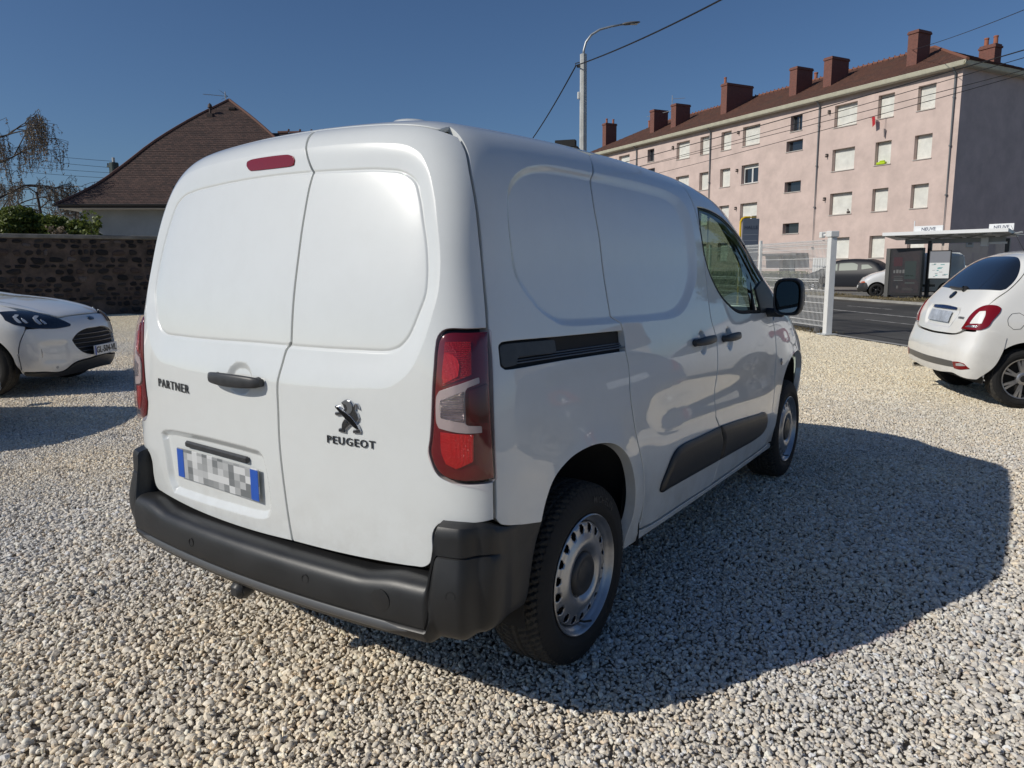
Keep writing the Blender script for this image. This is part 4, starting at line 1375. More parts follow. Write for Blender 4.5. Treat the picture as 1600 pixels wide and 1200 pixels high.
# hedge behind the wall
def blob_pts(n, c_, s_, seed, top_bias=0):
    r = np.random.default_rng(seed); d = r.normal(0, 1, (n, 3)); d /= np.linalg.norm(d, axis=1, keepdims=True)
    rad = r.uniform(.55, 1.0, (n, 1)) ** .5 * (1 + .18 * np.sin(5 * d[:, :1] + seed) * np.cos(4 * d[:, 1:2]) + .12 * np.sin(9 * d[:, 2:3] + seed))
    return np.array(c_) + d * rad * np.array(s_)
def wpt(x, back, z): return WO + WD * x - WN * back + Vector((0, 0, z))
# (distance along wall, behind it, height)
for k, (x, y, zz, rad, lab) in enumerate(((-27.4, 9.0, 2.85, .9, 'bright green laurel bush above the wall at the left edge'), (-26.6, 9.6, 2.9, .95, 'tallest leafy shrub above the wall, left of the house'), (-25.75, 10.2, 2.75, .85, 'yellow-green shrub beside the white drainpipe of the house'))):
    T_ = thing('shrub', lab, 'shrub', (x, y, 0))
    rr2 = random.Random(k); b = MB()
    for i in range(9): a = i * .7; b.tube([(0, 0, 0), (.25 * math.cos(a), .25 * math.sin(a), zz * .5), (.6 * rad * math.cos(a), .6 * rad * math.sin(a), zz + .3)], .03, 5, r1=.01)
    b.build('stems', bark, T_)
    P = np.concatenate([blob_pts(2200, (rr2.uniform(-.6, .6) * rad, rr2.uniform(-.6, .6) * rad, zz + rr2.uniform(-.3, .35)), (rad * .55, rad * .55, rad * .5), 40 + k * 7 + i) for i in range(6)])
    leaves('foliage', P, .12, hedge_l, T_, k)
for k, (x, y, h, lab) in enumerate(((-23.45, 9.25, .40, 'dry brownish creeper on the wall top by the drainpipe'), (-23.05, 10.24, .75, 'green climbing vine sprig rising above the wall top'))):
    T_ = thing('climbing_vine', lab, 'plant', (x, y, 2.50)); rr2 = random.Random(60 + k); b = MB(); P = []
    for i in range(9):
        q = Vector((rr2.uniform(-.3, .3), rr2.uniform(-.3, .3), -.1)); pts = [q]
        for s_ in range(5): q = q + Vector((rr2.uniform(-.10, .10), rr2.uniform(-.10, .10), h * rr2.uniform(.12, .26))); pts.append(q); P += [np.array(q) + np.array([rr2.gauss(0, .04) for _ in range(3)]) for _ in range(5)]
        b.tube(pts, .008, 4, r1=.004)
    b.build('stems', bark, T_); leaves('leaves', np.array(P), .13 if k else .08, hedge_l if k else birch_l, T_, 9, aspect=1.2)
# low hedge in front of the block
for k, (s0, s1, lab) in enumerate(((8.2, 24.0, 'clipped dark green hedge along the foot of the pink block'),)):
    hd = thing('clipped_hedge', lab, 'hedge', BLK.location, BLK.rotation_euler.z)
    q = MB(); q.box(s0 + .1, s1 - .1, 1.95, 2.5, 0, .82); q.build('hedge_core', mat('hedge_dark', (.012, .018, .007), rough=1), hd)
    r = np.random.default_rng(8); n = 16000
    P = np.stack([r.uniform(s0, s1, n), r.uniform(1.75, 2.7, n), r.uniform(.0, .98, n)], 1)
    P = P[(P[:, 1] > 2.35) | (P[:, 2] > .80)]; leaves('foliage', P, .10, hedge_l, hd, 2)
# dry grass tufts on the verge
r = np.random.default_rng(12); n = 9000; t = r.uniform(-28, 12, n); d = r.uniform(9.2, 11.6, n); keep = (np.sin(t * .9) + np.sin(t * 2.3 + d) + r.normal(0, .7, n)) > .3
t, d = t[keep], d[keep]; px = EDGE_P.x + EDGE_D.x * t + EDGE_N.x * d; py = EDGE_P.y + EDGE_D.y * t + EDGE_N.y * d
leaves('dry_grass', np.stack([px, py, np.full(len(px), .05)], 1), .14, leaf_mat('dry_grass_blades', (.16, .13, .06), (.30, .24, .12)), None, 4, droop=-1.5, aspect=5)
# weeds on the near lot and at the fence foot
t = r.uniform(-9, -.1, 1500); d = r.uniform(-.25, .25, 1500); px = EDGE_P.x + EDGE_D.x * t + EDGE_N.x * d; py = EDGE_P.y + EDGE_D.y * t + EDGE_N.y * d
leaves('fence_foot_weeds', np.stack([px, py, np.full(len(px), .03)], 1), .07, MATS.get('x') or leaf_mat('weed_blades', (.12, .10, .05), (.22, .17, .09)), None, 5, droop=-1.2, aspect=4)

# broad tree to the right of the frame: a leafy branch reaches in at the right edge, the rest is mirrored in the van's side
T_ = thing('roadside_tree', 'leafy green tree whose branch tip shows at the right edge', 'tree', (7.0, 29.7, 0)); b = MB(); tips = []; rr = random.Random(3)
b.tube([(0, 0, 0), (.1, 0, 1.5), (0, .1, 3.0)], .24, 10, r1=.18)
for k in range(6): a = k * 1.05; grow(b, Vector((0, .1, 2.8 + k * .22)), Vector((math.cos(a), math.sin(a), .8)).normalized(), 1.9, .10, 3, rr, tips, split=3, spread=.6)
b.build('trunk', bark, T_, smooth=True); tp = np.array([tuple(t_) for t_ in tips]); r2 = np.random.default_rng(2)
P = tp[r2.integers(0, len(tp), 22000)] + r2.normal(0, .20, (22000, 3)); leaves('crown', P, .16, tree_l, T_, 6, aspect=1.3)
TREE_TIPS = tp

# ---------------------------------------------------------------- street lamp and its cable
galv = mat('galvanised_steel', (.40, .42, .43), rough=.45, metal=.6, var=.2, vscale=6)
conc_p = mat('pale_concrete', (.46, .47, .46), rough=.85, var=.15, vscale=5)
LP = Vector((-11.93, 22.92, 0))
ls = thing('street_lamp', 'tall grey street lamp with curved arm behind the van roof', 'street lamp', tuple(LP), math.radians(34))
b = MB(); b.lathe([(.17, 0), (.145, 4.5), (.125, 9.18), (.0, 9.18)], 8, axis='z'); b.build('post', conc_p, ls)
arm = [(0, 0, 9.1), (.01, 0, 9.32), (.08, 0, 9.60), (.25, 0, 9.85), (.52, 0, 10.03), (.88, 0, 10.13), (1.25, 0, 10.20)]
b = MB(); b.tube([(x * 1.15, y, z) for x, y, z in arm], .045, 8, r1=.035); b.build('arm', galv, ls, smooth=True)
b = MB(); G = []
for x, w, h in ((1.42, .03, .03), (1.52, .09, .05), (1.68, .11, .055), (1.86, .12, .045), (2.02, .09, .03), (2.08, .02, .01)):
    G.append([(x, w * math.cos(a), 10.20 + (x - 1.4) * .10 + h * math.sin(a)) for a in np.linspace(0, 2 * math.pi, 13)[:-1]])
b.grid(G, closed_v=True); hd_ = b.build('lamp_head', mat('lamp_grey', (.12, .12, .125), rough=.4), ls, smooth=True)
b = MB(); b.box(1.66, 1.98, -.07, .07, 10.185, 10.21, bev=.01); b.build('lamp_glass', mat('lamp_window', (.55, .56, .55), rough=.2), hd_)
b = MB(); b.box(-.24, -.13, -.05, .05, 8.72, 8.80); b.tube([(-.14, 0, 8.9), (-.30, 0, 8.86), (-.30, 0, 8.7)], .02, 6); b.build('cable_clamp', mat('clamp', (.05, .05, .05), rough=.5), ls)
b = MB(); b.box(-.22, -.14, -.05, .05, 7.6, 7.85, bev=.01); b.build('junction_box', frame_w, ls)
cabm = mat('black_cable', (.012, .012, .013), rough=.5)
def cable(name, label, A, B_, sag, r, n=36, group=None):
    A, B_ = Vector(A), Vector(B_); pts = []
    for i in range(n + 1):
        t = i / n; p = A.lerp(B_, t); p.z -= sag * 4 * t * (1 - t); pts.append(p)
    b = MB(); b.tube(pts, r, 6, cap=False); o = b.build(name, cabm, None, smooth=True); o['label'] = label; o['category'] = 'cable'
    if group: o['group'] = group
    return o
VB = Body(
    wz=[(0.2, 0.8614), (0.3, 0.8874), (0.42, 0.908), (0.55, 0.923), (0.72, 0.934), (0.9, 0.9231), (1.05, 0.9031), (1.18, 0.8766), (1.39, 0.8323), (1.55, 0.8078), (1.67, 0.7802), (1.8, 0.7385)],
    T=[(-0.9, 1.765), (-0.6, 1.858), (-0.35, 1.88), (0.1, 1.8979), (0.6, 1.8999), (1.1, 1.8872), (1.5, 1.8581), (1.8, 1.7901), (2.0, 1.6803), (2.3, 1.4979), (2.6, 1.3427), (2.82, 1.2402), (2.93, 1.1681), (3.05, 1.1257), (3.3, 1.0681), (3.55, 0.9791), (3.75, 0.8295)],
    YR=[(0.2, -0.6577), (0.5, -0.6842), (0.7, -0.6862), (0.9, -0.6838), (1.1, -0.6783), (1.3, -0.6563), (1.5, -0.6152), (1.65, -0.5799), (1.75, -0.5569), (1.9, -0.5245)],
    YF=[(0.2, 3.5034), (0.4, 3.6057), (0.6, 3.6541), (0.8, 3.6443), (0.95, 3.5846), (1.1, 3.4427), (1.3, 3.1697)],
    crown=.075, br=.085, bf=.33, kt=.30, kr=.24, kf=.5,
    wtap=[(-1.0, 0.0121), (-0.4, 0.0058), (0.2, 0.0008), (1.5, 0.0), (2.2, 0.0077), (2.8, 0.022), (3.2, 0.0657), (3.7, 0.1678)])
VD = {
    'gap_c': [(0.1441, 1.9406), (0.166, 1.8647), (0.1969, 1.7863), (0.2127, 1.7605), (0.2033, 1.7113), (0.192, 1.5886), (0.186, 1.4265), (0.1818, 1.277), (0.1803, 1.1758), (0.1621, 1.1564), (0.1465, 1.0955), (0.1352, 1.0425), (0.1325, 0.9557), (0.1309, 0.8467), (0.1402, 0.7203), (0.1582, 0.5666), (0.1675, 0.5072)],
    'bottomL': [(0.1675, 0.5072), (-0.164, 0.5018), (-0.48, 0.5019), (-0.6261, 0.5002), (-0.6828, 0.509), (-0.7052, 0.5671), (-0.7263, 0.6145), (-0.7488, 0.6317), (-0.851, 0.6394)],
    'bottomR': [(0.1675, 0.5072), (0.4891, 0.5073), (0.6868, 0.5123), (0.7334, 0.5173), (0.7532, 0.5303), (0.7665, 0.5667), (0.7712, 0.6336), (0.7859, 0.655), (0.8205, 0.6675), (0.9053, 0.6626), (0.9792, 0.658)],
    'gap_rs': [(0.9792, 0.658), (0.9786, 0.7911), (0.9765, 0.8577), (0.9711, 1.0185), (0.9603, 1.18), (0.9502, 1.2399), (0.943, 1.3149), (0.937, 1.3602), (0.9173, 1.5208), (0.898, 1.6527), (0.8714, 1.7623), (0.8452, 1.8498), (0.8087, 1.9114), (0.7482, 1.9696)],
    'lamp': [(0.9502, 1.2399), (0.8934, 1.2352), (0.8378, 1.2338), (0.8193, 1.2295), (0.8027, 1.2141), (0.7947, 1.1842), (0.791, 1.1377), (0.7868, 1.0876), (0.778, 0.9559), (0.7723, 0.9118), (0.7671, 0.8866), (0.7754, 0.8509), (0.7975, 0.8199), (0.8307, 0.8044), (0.8697, 0.7974), (0.9262, 0.7935), (0.9786, 0.7911)],
    'inner': [(0.2122, 1.7629), (0.3797, 1.7582), (0.5366, 1.7517), (0.627, 1.7372), (0.6727, 1.7077), (0.6945, 1.6577), (0.7156, 1.576), (0.7357, 1.4835), (0.7428, 1.4013), (0.7389, 1.3473), (0.7161, 1.2898), (0.671, 1.2073), (0.6399, 1.1815), (0.6057, 1.1704), (0.4634, 1.1655), (0.2789, 1.1643), (0.1866, 1.1638)],
    'outer': [(0.1771, 1.8546), (0.3557, 1.8536), (0.5349, 1.845), (0.643, 1.8285), (0.6898, 1.8012), (0.7226, 1.7543), (0.7541, 1.6727), (0.7752, 1.5722), (0.7938, 1.4308), (0.7897, 1.3434), (0.7728, 1.2785), (0.7413, 1.1915), (0.6953, 1.1147), (0.6298, 1.0674), (0.5041, 1.0513), (0.2774, 1.0429), (0.1384, 1.0427)],
    'lampred1': [(0.8107, 1.1977), (0.8992, 1.2008), (0.9033, 1.1083), (0.813, 1.0803)],
    'lampbright': [(0.8204, 1.1727), (0.8394, 1.1719), (0.862, 1.1553), (0.8691, 1.1311), (0.8652, 1.1031), (0.8233, 1.0826), (0.8153, 1.0984)],
    'chrome': [(0.7964, 1.0495), (0.806, 1.064), (0.9233, 1.1011), (0.9258, 1.0827), (0.892, 1.0712), (0.8877, 1.0625), (0.8901, 0.9693), (0.8945, 0.965), (0.9346, 0.9583), (0.9359, 0.9376), (0.8854, 0.9409), (0.8043, 0.9543), (0.796, 0.9682)],
    'chin': [(0.8072, 1.0418), (0.8855, 1.0686), (0.8892, 0.9693), (0.8811, 0.9655), (0.8073, 0.981)],
    'lampred2': [(0.8069, 0.9455), (0.9127, 0.9353), (0.9123, 0.8563), (0.8126, 0.8622)],
    'side_inner': [(0.8899, 1.0625), (0.8985, 1.0702), (0.928, 1.0805), (0.9403, 1.0875), (0.9466, 0.9557), (0.8945, 0.9691)],
    'plate': [(-0.5315, 0.7289), (0.0239, 0.7494), (0.0074, 0.6183), (-0.5491, 0.5969)],
    'plrec': [(-0.6469, 0.7723), (-0.6213, 0.7866), (-0.5748, 0.7961), (-0.2573, 0.8098), (0.025, 0.8006), (0.0443, 0.7878), (0.062, 0.7218), (0.0706, 0.6024), (0.0579, 0.5774), (0.0254, 0.5621), (-0.2495, 0.5498), (-0.5773, 0.5383), (-0.6077, 0.5796), (-0.6285, 0.6811)],
    'brake': [(-0.1561, 1.8164), (-0.1566, 1.8334), (-0.1315, 1.839), (0.0839, 1.8365), (0.1112, 1.8281), (0.1197, 1.8139), (0.1154, 1.796), (0.0961, 1.7927), (-0.1115, 1.795), (-0.1361, 1.7976)],
    'handle': [(-0.2121, 1.0483), (-0.1718, 1.0559), (0.0114, 1.0651), (0.0584, 1.06), (0.0645, 1.0498), (0.0533, 1.0276), (0.0258, 1.0189), (-0.0264, 1.0145), (-0.1175, 1.0133), (-0.1823, 1.0213)],
    'cup': [(-0.1333, 1.0543), (-0.1058, 1.0785), (-0.0579, 1.0905), (-0.0155, 1.0869), (0.0011, 1.0643), (-0.0017, 1.0188), (-0.0282, 0.9925), (-0.0824, 0.9898), (-0.1259, 1.0037)],
    'partner': [(-0.6475, 0.9891), (-0.3807, 0.9633), (-0.6517, 0.9631)],
    'peugeot': [(0.3511, 0.8861), (0.5638, 0.8894), (0.3502, 0.8696)],
    'lion': [(0.4034, 0.9843), (0.4009, 0.9881), (0.408, 0.9937), (0.4173, 0.9924), (0.441, 0.9834), (0.4337, 0.9968), (0.4272, 1.0022), (0.4369, 1.0085), (0.4557, 1.0144), (0.4688, 1.011), (0.4762, 1.0021), (0.48, 0.9985), (0.4842, 1.0047), (0.4946, 1.0052), (0.5007, 0.9962), (0.5035, 0.9846), (0.494, 0.9917), (0.4918, 0.9994), (0.4877, 0.9952), (0.4871, 0.9833), (0.4933, 0.9759), (0.4998, 0.9606), (0.496, 0.9514), (0.4892, 0.9458), (0.499, 0.9328), (0.5057, 0.9195), (0.5033, 0.9123), (0.4731, 0.9114), (0.4722, 0.9183), (0.4763, 0.9227), (0.4882, 0.9238), (0.4625, 0.9354), (0.4431, 0.9196), (0.4425, 0.9085), (0.413, 0.9106), (0.4121, 0.9186), (0.419, 0.9223), (0.4258, 0.923), (0.4278, 0.9362), (0.4409, 0.9555), (0.4319, 0.9617), (0.4048, 0.9607), (0.3996, 0.9638), (0.4013, 0.971), (0.4191, 0.9736)],
    'lion_mane': [(0.4313, 1.0025), (0.4422, 1.009), (0.4557, 1.0124), (0.4686, 1.0065), (0.476, 0.9972), (0.4767, 0.9844), (0.467, 0.9737), (0.4563, 0.9704), (0.4512, 0.9753), (0.4571, 0.9867), (0.4524, 0.9983), (0.4418, 1.0004)],
    'lion_arm': [(0.4042, 0.9887), (0.4079, 0.9922), (0.4159, 0.9909), (0.4303, 0.9835), (0.4512, 0.9743), (0.4692, 0.9639), (0.4843, 0.9513), (0.4954, 0.9384), (0.5026, 0.9262), (0.496, 0.9242), (0.4807, 0.9311), (0.4603, 0.9452), (0.4398, 0.9594), (0.4192, 0.9756)],
    'lion_leg': [(0.4434, 0.9527), (0.455, 0.9447), (0.4491, 0.9342), (0.4379, 0.9231), (0.4406, 0.9123), (0.4172, 0.9135), (0.4188, 0.9183), (0.4297, 0.9203), (0.4318, 0.9346)],
    's_gapr': [(-0.3807, 2.2649), (-0.3999, 2.0932), (-0.416, 1.9721), (-0.4395, 1.8439), (-0.4538, 1.7016), (-0.4657, 1.5508), (-0.4822, 1.3772), (-0.4883, 1.3293), (-0.5017, 1.2517), (-0.5062, 1.19), (-0.5322, 1.0306), (-0.5468, 0.8767), (-0.5503, 0.8137), (-0.5529, 0.6884)],
    's_gap1': [(0.4176, 2.1773), (0.3361, 1.9901), (0.2926, 1.8967), (0.2615, 1.7651), (0.2604, 1.5388), (0.256, 1.3617), (0.2514, 1.2446), (0.2925, 1.215), (0.3028, 1.1694), (0.2936, 1.1008), (0.299, 1.0352), (0.2877, 0.9467), (0.3122, 0.7822), (0.377, 0.6207), (0.4093, 0.4643), (0.4237, 0.38), (0.4513, 0.3519), (0.5135, 0.333)],
    's_bot': [(0.5135, 0.333), (0.9615, 0.3209), (1.276, 0.3081), (1.6735, 0.304), (2.2441, 0.2951)],
    's_gap2': [(1.2929, 1.8972), (1.2543, 1.6934), (1.2613, 1.6177), (1.2661, 1.4141), (1.2422, 1.2744), (1.2308, 1.1525), (1.2518, 1.0823), (1.2432, 0.9481), (1.2038, 0.7895), (1.2018, 0.6893), (1.2949, 0.5814), (1.3314, 0.4637), (1.288, 0.32)],
    's_gap3': [(2.2783, 1.0855), (2.2865, 0.9161), (2.2536, 0.7527), (2.2536, 0.5843), (2.2584, 0.4196), (2.2441, 0.2951)],
    'win': [(1.3077, 1.8313), (1.4247, 1.8303), (1.6219, 1.797), (1.8204, 1.7106), (2.0362, 1.6273), (2.184, 1.4715), (2.4083, 1.3517), (2.3267, 1.2445), (2.1852, 1.144), (1.905, 1.1541), (1.5851, 1.1893), (1.4118, 1.2853), (1.3224, 1.3986), (1.271, 1.5575), (1.2756, 1.7331)],
    'divider': [(2.0362, 1.6273), (1.9417, 1.1539)],
    'arch_r': [(-0.3531, 0.6296), (-0.3322, 0.6799), (-0.2854, 0.7412), (-0.1941, 0.7854), (-0.0809, 0.8031), (0.0392, 0.7961), (0.1431, 0.766), (0.2148, 0.7158), (0.273, 0.6359), (0.3122, 0.5422), (0.3217, 0.4289), (0.2992, 0.3084)],
    'arch_f': [(2.4395, 0.2479), (2.415, 0.3148), (2.3636, 0.4592), (2.3646, 0.5654), (2.4114, 0.6929), (2.493, 0.7419), (2.6336, 0.7668), (2.7632, 0.7652), (2.9413, 0.7324)],
    'rail': [(-0.4689, 1.1966), (-0.4561, 1.2032), (-0.1266, 1.1914), (0.2944, 1.1754), (0.3085, 1.1558), (0.2996, 1.1027), (-0.1305, 1.1168), (-0.462, 1.1264), (-0.4761, 1.1365)],
    'railcover': [(-0.4702, 1.1954), (-0.4568, 1.2005), (-0.177, 1.1894), (-0.1793, 1.141), (-0.3933, 1.1514), (-0.4022, 1.1284), (-0.462, 1.1264), (-0.4756, 1.1384)],
    'clad': [(0.5775, 0.4821), (0.5727, 0.5213), (0.6601, 0.617), (0.7424, 0.6501), (1.2207, 0.6354), (1.8441, 0.6023), (1.975, 0.5632), (2.1146, 0.4718), (2.1141, 0.4258), (1.9337, 0.4208), (1.2888, 0.4529), (0.6416, 0.467)],
    'rec_o': [(-0.3083, 1.7503), (-0.2752, 1.8042), (-0.1753, 1.8878), (-0.0842, 1.9292), (0.0153, 1.9496), (0.2813, 1.9514), (0.6772, 1.9508), (1.0185, 1.9162), (1.1136, 1.8752), (1.1619, 1.7815), (1.1721, 1.5993), (1.1428, 1.4013), (1.0334, 1.2903), (0.8689, 1.2058), (0.7653, 1.1946), (0.2397, 1.2112), (-0.1397, 1.2391), (-0.2245, 1.2854), (-0.2912, 1.3524), (-0.3343, 1.424), (-0.3398, 1.5308), (-0.331, 1.6608)],
    'rec_i': [(-0.278, 1.7391), (-0.248, 1.7829), (-0.173, 1.8478), (-0.0927, 1.8826), (-0.0085, 1.897), (0.2529, 1.8946), (0.6374, 1.8817), (0.9618, 1.849), (1.0229, 1.8133), (1.0592, 1.7298), (1.0881, 1.5857), (1.0688, 1.42), (0.9836, 1.3192), (0.8513, 1.2506), (0.7684, 1.2368), (0.2514, 1.2446), (-0.1225, 1.2686), (-0.1904, 1.2995), (-0.246, 1.362), (-0.2921, 1.43), (-0.3055, 1.5359), (-0.2974, 1.6629)],
    'hnd_r': [(0.9407, 1.0822), (0.9688, 1.0894), (1.1512, 1.0815), (1.1946, 1.073), (1.1997, 1.0623), (1.1831, 1.0434), (1.0902, 1.0421), (0.987, 1.0488), (0.9426, 1.0659)],
    'hnd_f': [(1.3165, 1.0695), (1.3445, 1.0778), (1.5216, 1.0669), (1.5666, 1.0558), (1.5661, 1.0374), (1.5383, 1.0237), (1.3973, 1.0271), (1.3294, 1.0403)],
    'sillbot': [(0.2867, 0.2976), (2.4062, 0.236)],
    'marker': [(2.3862, 0.8211)],
    'reflc': [(1.2501, 1.0986)],
}
# ================================================================== the white panel van
white = paint_mat('white_paint', (.68, .70, .69), rough=.30, coat_r=.008, dust=.09)
dark_in = mat('dark_inner', (.012, .012, .013), rough=.8)
blackpl = mat('black_plastic', (.035, .036, .038), rough=.42, var=.25, vscale=30, bump=.25, bscale=900, bdist=.0006)
bumperpl = mat('grained_plastic', (.019, .0193, .020), rough=.40, spec=.5, var=.28, vscale=7, bump=.35, bscale=1400, bdist=.0006)
rubber = mat('rubber', (.011, .011, .0115), rough=.78, var=.3, vscale=40)
treadm = mat('tread_rubber', (.022, .0215, .021), rough=.85, var=.5, vscale=60, var2=(.055, .05, .042))
chrome = mat('chrome', (.62, .63, .65), rough=.12, metal=1.0)
darkchrome = mat('smoked_chrome', (.16, .165, .17), rough=.22, metal=1.0)
steel = mat('silver_wheel_paint', (.42, .43, .45), rough=.32, metal=.85, coat=.3, var=.2, vscale=14)
redlens = mat('red_lens', (.19, .002, .004), rough=.16, coat=.35, coat_r=.01, spec=.6)
redlens_d = mat('dark_red_lens', (.085, .004, .007), rough=.09, coat=1.0, coat_r=.01)
silver_in = mat('lamp_silver', (.46, .46, .455), rough=.3, metal=.2)
clear_in = mat('lamp_reflector', (.42, .42, .43), rough=.2, metal=.9, bump=.8, bscale=160, bdist=.006)
glass_side = glass_mat('green_tinted_glass', (.30, .39, .33))
glass_clear = glass_mat('windscreen_glass', (.62, .70, .64))
lens_clear = glass_mat('clear_lens', (.93, .93, .93))
lens_red = glass_mat('red_clear_lens', (.82, .05, .06))
plate_w = mat('plate_white', (.72, .73, .72), rough=.4)
plate_b = mat('plate_blue', (.02, .09, .42), rough=.4)
chan_m = mat('rail_metal', (.10, .12, .15), rough=.35, metal=.7)


def ridged(name, col, axis=0, scale=140, rough=.12, dist=.004):
    m = mat(name, col, rough=rough, coat=1.0, coat_r=.01)
    nt = m.node_tree; b = nt.nodes['Principled BSDF']
    tc = nt.nodes.new('ShaderNodeTexCoord')
    w = nt.nodes.new('ShaderNodeTexWave'); w.wave_type = 'BANDS'; w.bands_direction = 'XYZ'[axis]
    w.inputs['Scale'].default_value = scale; w.inputs['Distortion'].default_value = .3
    nt.links.new(tc.outputs['Object'], w.inputs['Vector'])
    v = nt.nodes.new('ShaderNodeTexVoronoi'); v.inputs['Scale'].default_value = 190
    nt.links.new(tc.outputs['Object'], v.inputs['Vector'])
    ad = nt.nodes.new('ShaderNodeMath'); ad.operation = 'ADD'
    nt.links.new(w.outputs[0], ad.inputs[0]); nt.links.new(v.outputs['Distance'], ad.inputs[1])
    bp = nt.nodes.new('ShaderNodeBump'); bp.inputs['Strength'].default_value = .8; bp.inputs['Distance'].default_value = dist
    nt.links.new(ad.outputs[0], bp.inputs['Height']); nt.links.new(bp.outputs[0], b.inputs['Normal'])
    return m


red_ridge = ridged('red_reflector', (.36, .005, .009), axis=2, scale=60)
red_bright = ridged('bright_red_reflector', (.62, .008, .010), axis=0, scale=90)
clear_ridge = ridged('clear_reflector', (.30, .31, .32), axis=2, scale=45, rough=.1)
clear_ridge.node_tree.nodes['Principled BSDF'].inputs['Metallic'].default_value = .85

van = thing('white_panel_van', 'white windowless panel van seen from its rear right corner, double rear doors with lion badge', 'van')

# ---- outlines
top_x = .63


def side_top(ys, x0=top_x):
    ys = np.asarray(ys, float)
    P = VB.base('top', np.full(len(ys), x0), ys)
    return [tuple(p) for p in inv(VB, 'side', P)]


D = VD
TOPB = [(-.80, 1.905), (-.60, 1.945), (-.30, 1.962), (.144, 1.966), (.42, 1.958), (.62, 1.94), (.809, 1.911)]
gapc = D['gap_c']; lampo = D['lamp']; gaprs = D['gap_rs']
rs_low = [p for p in gaprs if p[1] < .80]          # bottom -> lamp
rs_high = [p for p in gaprs if p[1] > 1.24]
door_r = ([(.144, 1.966), (.42, 1.958), (.62, 1.94), (.809, 1.911)] + rs_high[::-1][1:] + [(.950, 1.246)]
          + [(x, z + (.006 if z > 1.2 else (-.006 if z < .82 else 0))) if True else 0 for x, z in [(a - .004, b) for a, b in lampo[1:-1]]]
          + [(.977, .785)] + rs_low[::-1] + D['bottomR'][::-1][1:] + gapc[::-1][1:-1])
door_r = [p for i, p in enumerate(door_r) if i == 0 or math.hypot(p[0] - door_r[i - 1][0], p[1] - door_r[i - 1][1]) > .006]
mir = lambda L: [(-a, b) for a, b in L]
botL = [p for p in D['bottomL']][:-1]
botRm = mir([p for p in D['bottomR'] if p[0] > .60])
door_l = (gapc[:-1] + [(.167, .507), (0, .502), (-.164, .500), (-.48, .503)] + botRm
          + mir(rs_low) + [(-.977, .785)] + [(-(a - .004), b + (.006 if b > 1.2 else (-.006 if b < .82 else 0))) for a, b in lampo[1:-1]][::-1]
          + [(-.950, 1.246)] + mir(rs_high)[:] + TOPB[:4])
door_l = [p for i, p in enumerate(door_l) if i == 0 or math.hypot(p[0] - door_l[i - 1][0], p[1] - door_l[i - 1][1]) > .006]
inn = [p for p in D['inner'] if p[0] > .19]
inn_full = [(.0, inn[0][1] + .002)] + inn + [(0, 1.166)]
inner_sym = curve(inn_full + mir(inn)[::-1], .02, rad=0)
out_ = [p for p in D['outer'] if p[0] > .15]
outer_sym = curve([(0, out_[0][1] + .003)] + out_ + [(0, 1.043)] + mir(out_)[::-1], .02, rad=0)
inner_fine = curve(inn_full + mir(inn)[::-1], .006, rad=0); outer_fine = curve([(0, out_[0][1] + .003)] + out_ + [(0, 1.043)] + mir(out_)[::-1], .006, rad=0)
plrec = curve(D['plrec'], .015, rad=0)
plin = offset_in(plrec, .026)
cup = np.array([(-.066 + .074 * math.cos(t), 1.041 + .058 * math.sin(t)) for t in np.linspace(0, 2 * math.pi, 41)[:-1]])
cupin = offset_in(cup, .026)
br_o = curve(D['brake'], .008, rad=0)
f_rec = bevel_fn(outer_sym, inner_sym, .020, over=.0, groove=.003, gw=.005)
f_pl = bevel_fn(plrec, plin, .017)
f_cup = bevel_fn(cup, cupin, .015)
rear_rel = stack_relief([f_rec, f_pl, f_cup])
feat_r = [outer_sym, inner_sym, *[offset_in(inner_fine, r) for r in (.011, .007, .0045, .002, -.002, -.0045, -.007, -.011, -.018)], *[offset_in(outer_fine, r) for r in (.012, .006, .003, .0012, -.0012, -.003, -.006)], plrec, plin, offset_in(plrec, .012), cup, cupin, *[offset_in(cup, r) for r in (-.003, .003, .006, .01, .015, .02, .03, .036)], *[offset_in(curve(D['plrec'], .007, rad=0), r) for r in (-.004, .001, .004, .008, .013, .018, .023, .028, .034)]]
rd = panel('rear_door', VB, 'rear', door_r, white, van, relief=rear_rel, sp=.011, feat=feat_r, label='narrower right rear door with lion badge', depth=.022)
ld = panel('rear_door', VB, 'rear', door_l, white, van, relief=rear_rel, sp=.011, feat=feat_r, label='wider left rear door with handle and number plate', depth=.022)

# ---- side relief
rec_o = curve(D['rec_o'], .02, rad=0); rec_i = curve(D['rec_i'], .02, rad=0)
f_side = bevel_fn(rec_o, rec_i, .016, over=.05)


def f_arch(P2):
    h = np.zeros(len(P2))
    for yc in (0.0, 2.785):
        r = np.hypot(P2[:, 0] - yc, P2[:, 1] - .37)
        h = h + .014 * np.exp(-np.maximum(r - .40, 0) ** 2 / .07 ** 2) * (P2[:, 1] > .2) * (1 / (1 + np.exp(-(P2[:, 1] - .42) / .05)))
    return h


def f_sculpt(P2):
    y, z = P2[:, 0], P2[:, 1]
    sg = lambda t: 1 / (1 + np.exp(-t))
    w = sg((y - .50) / .05) * sg((2.22 - y) / .05)
    return w * (-.012 * np.exp(-((z - .80 + .03 * (y - 1.2)) / .085) ** 2) + .006 * np.exp(-((z - .56 + .04 * (y - 1.2)) / .09) ** 2))


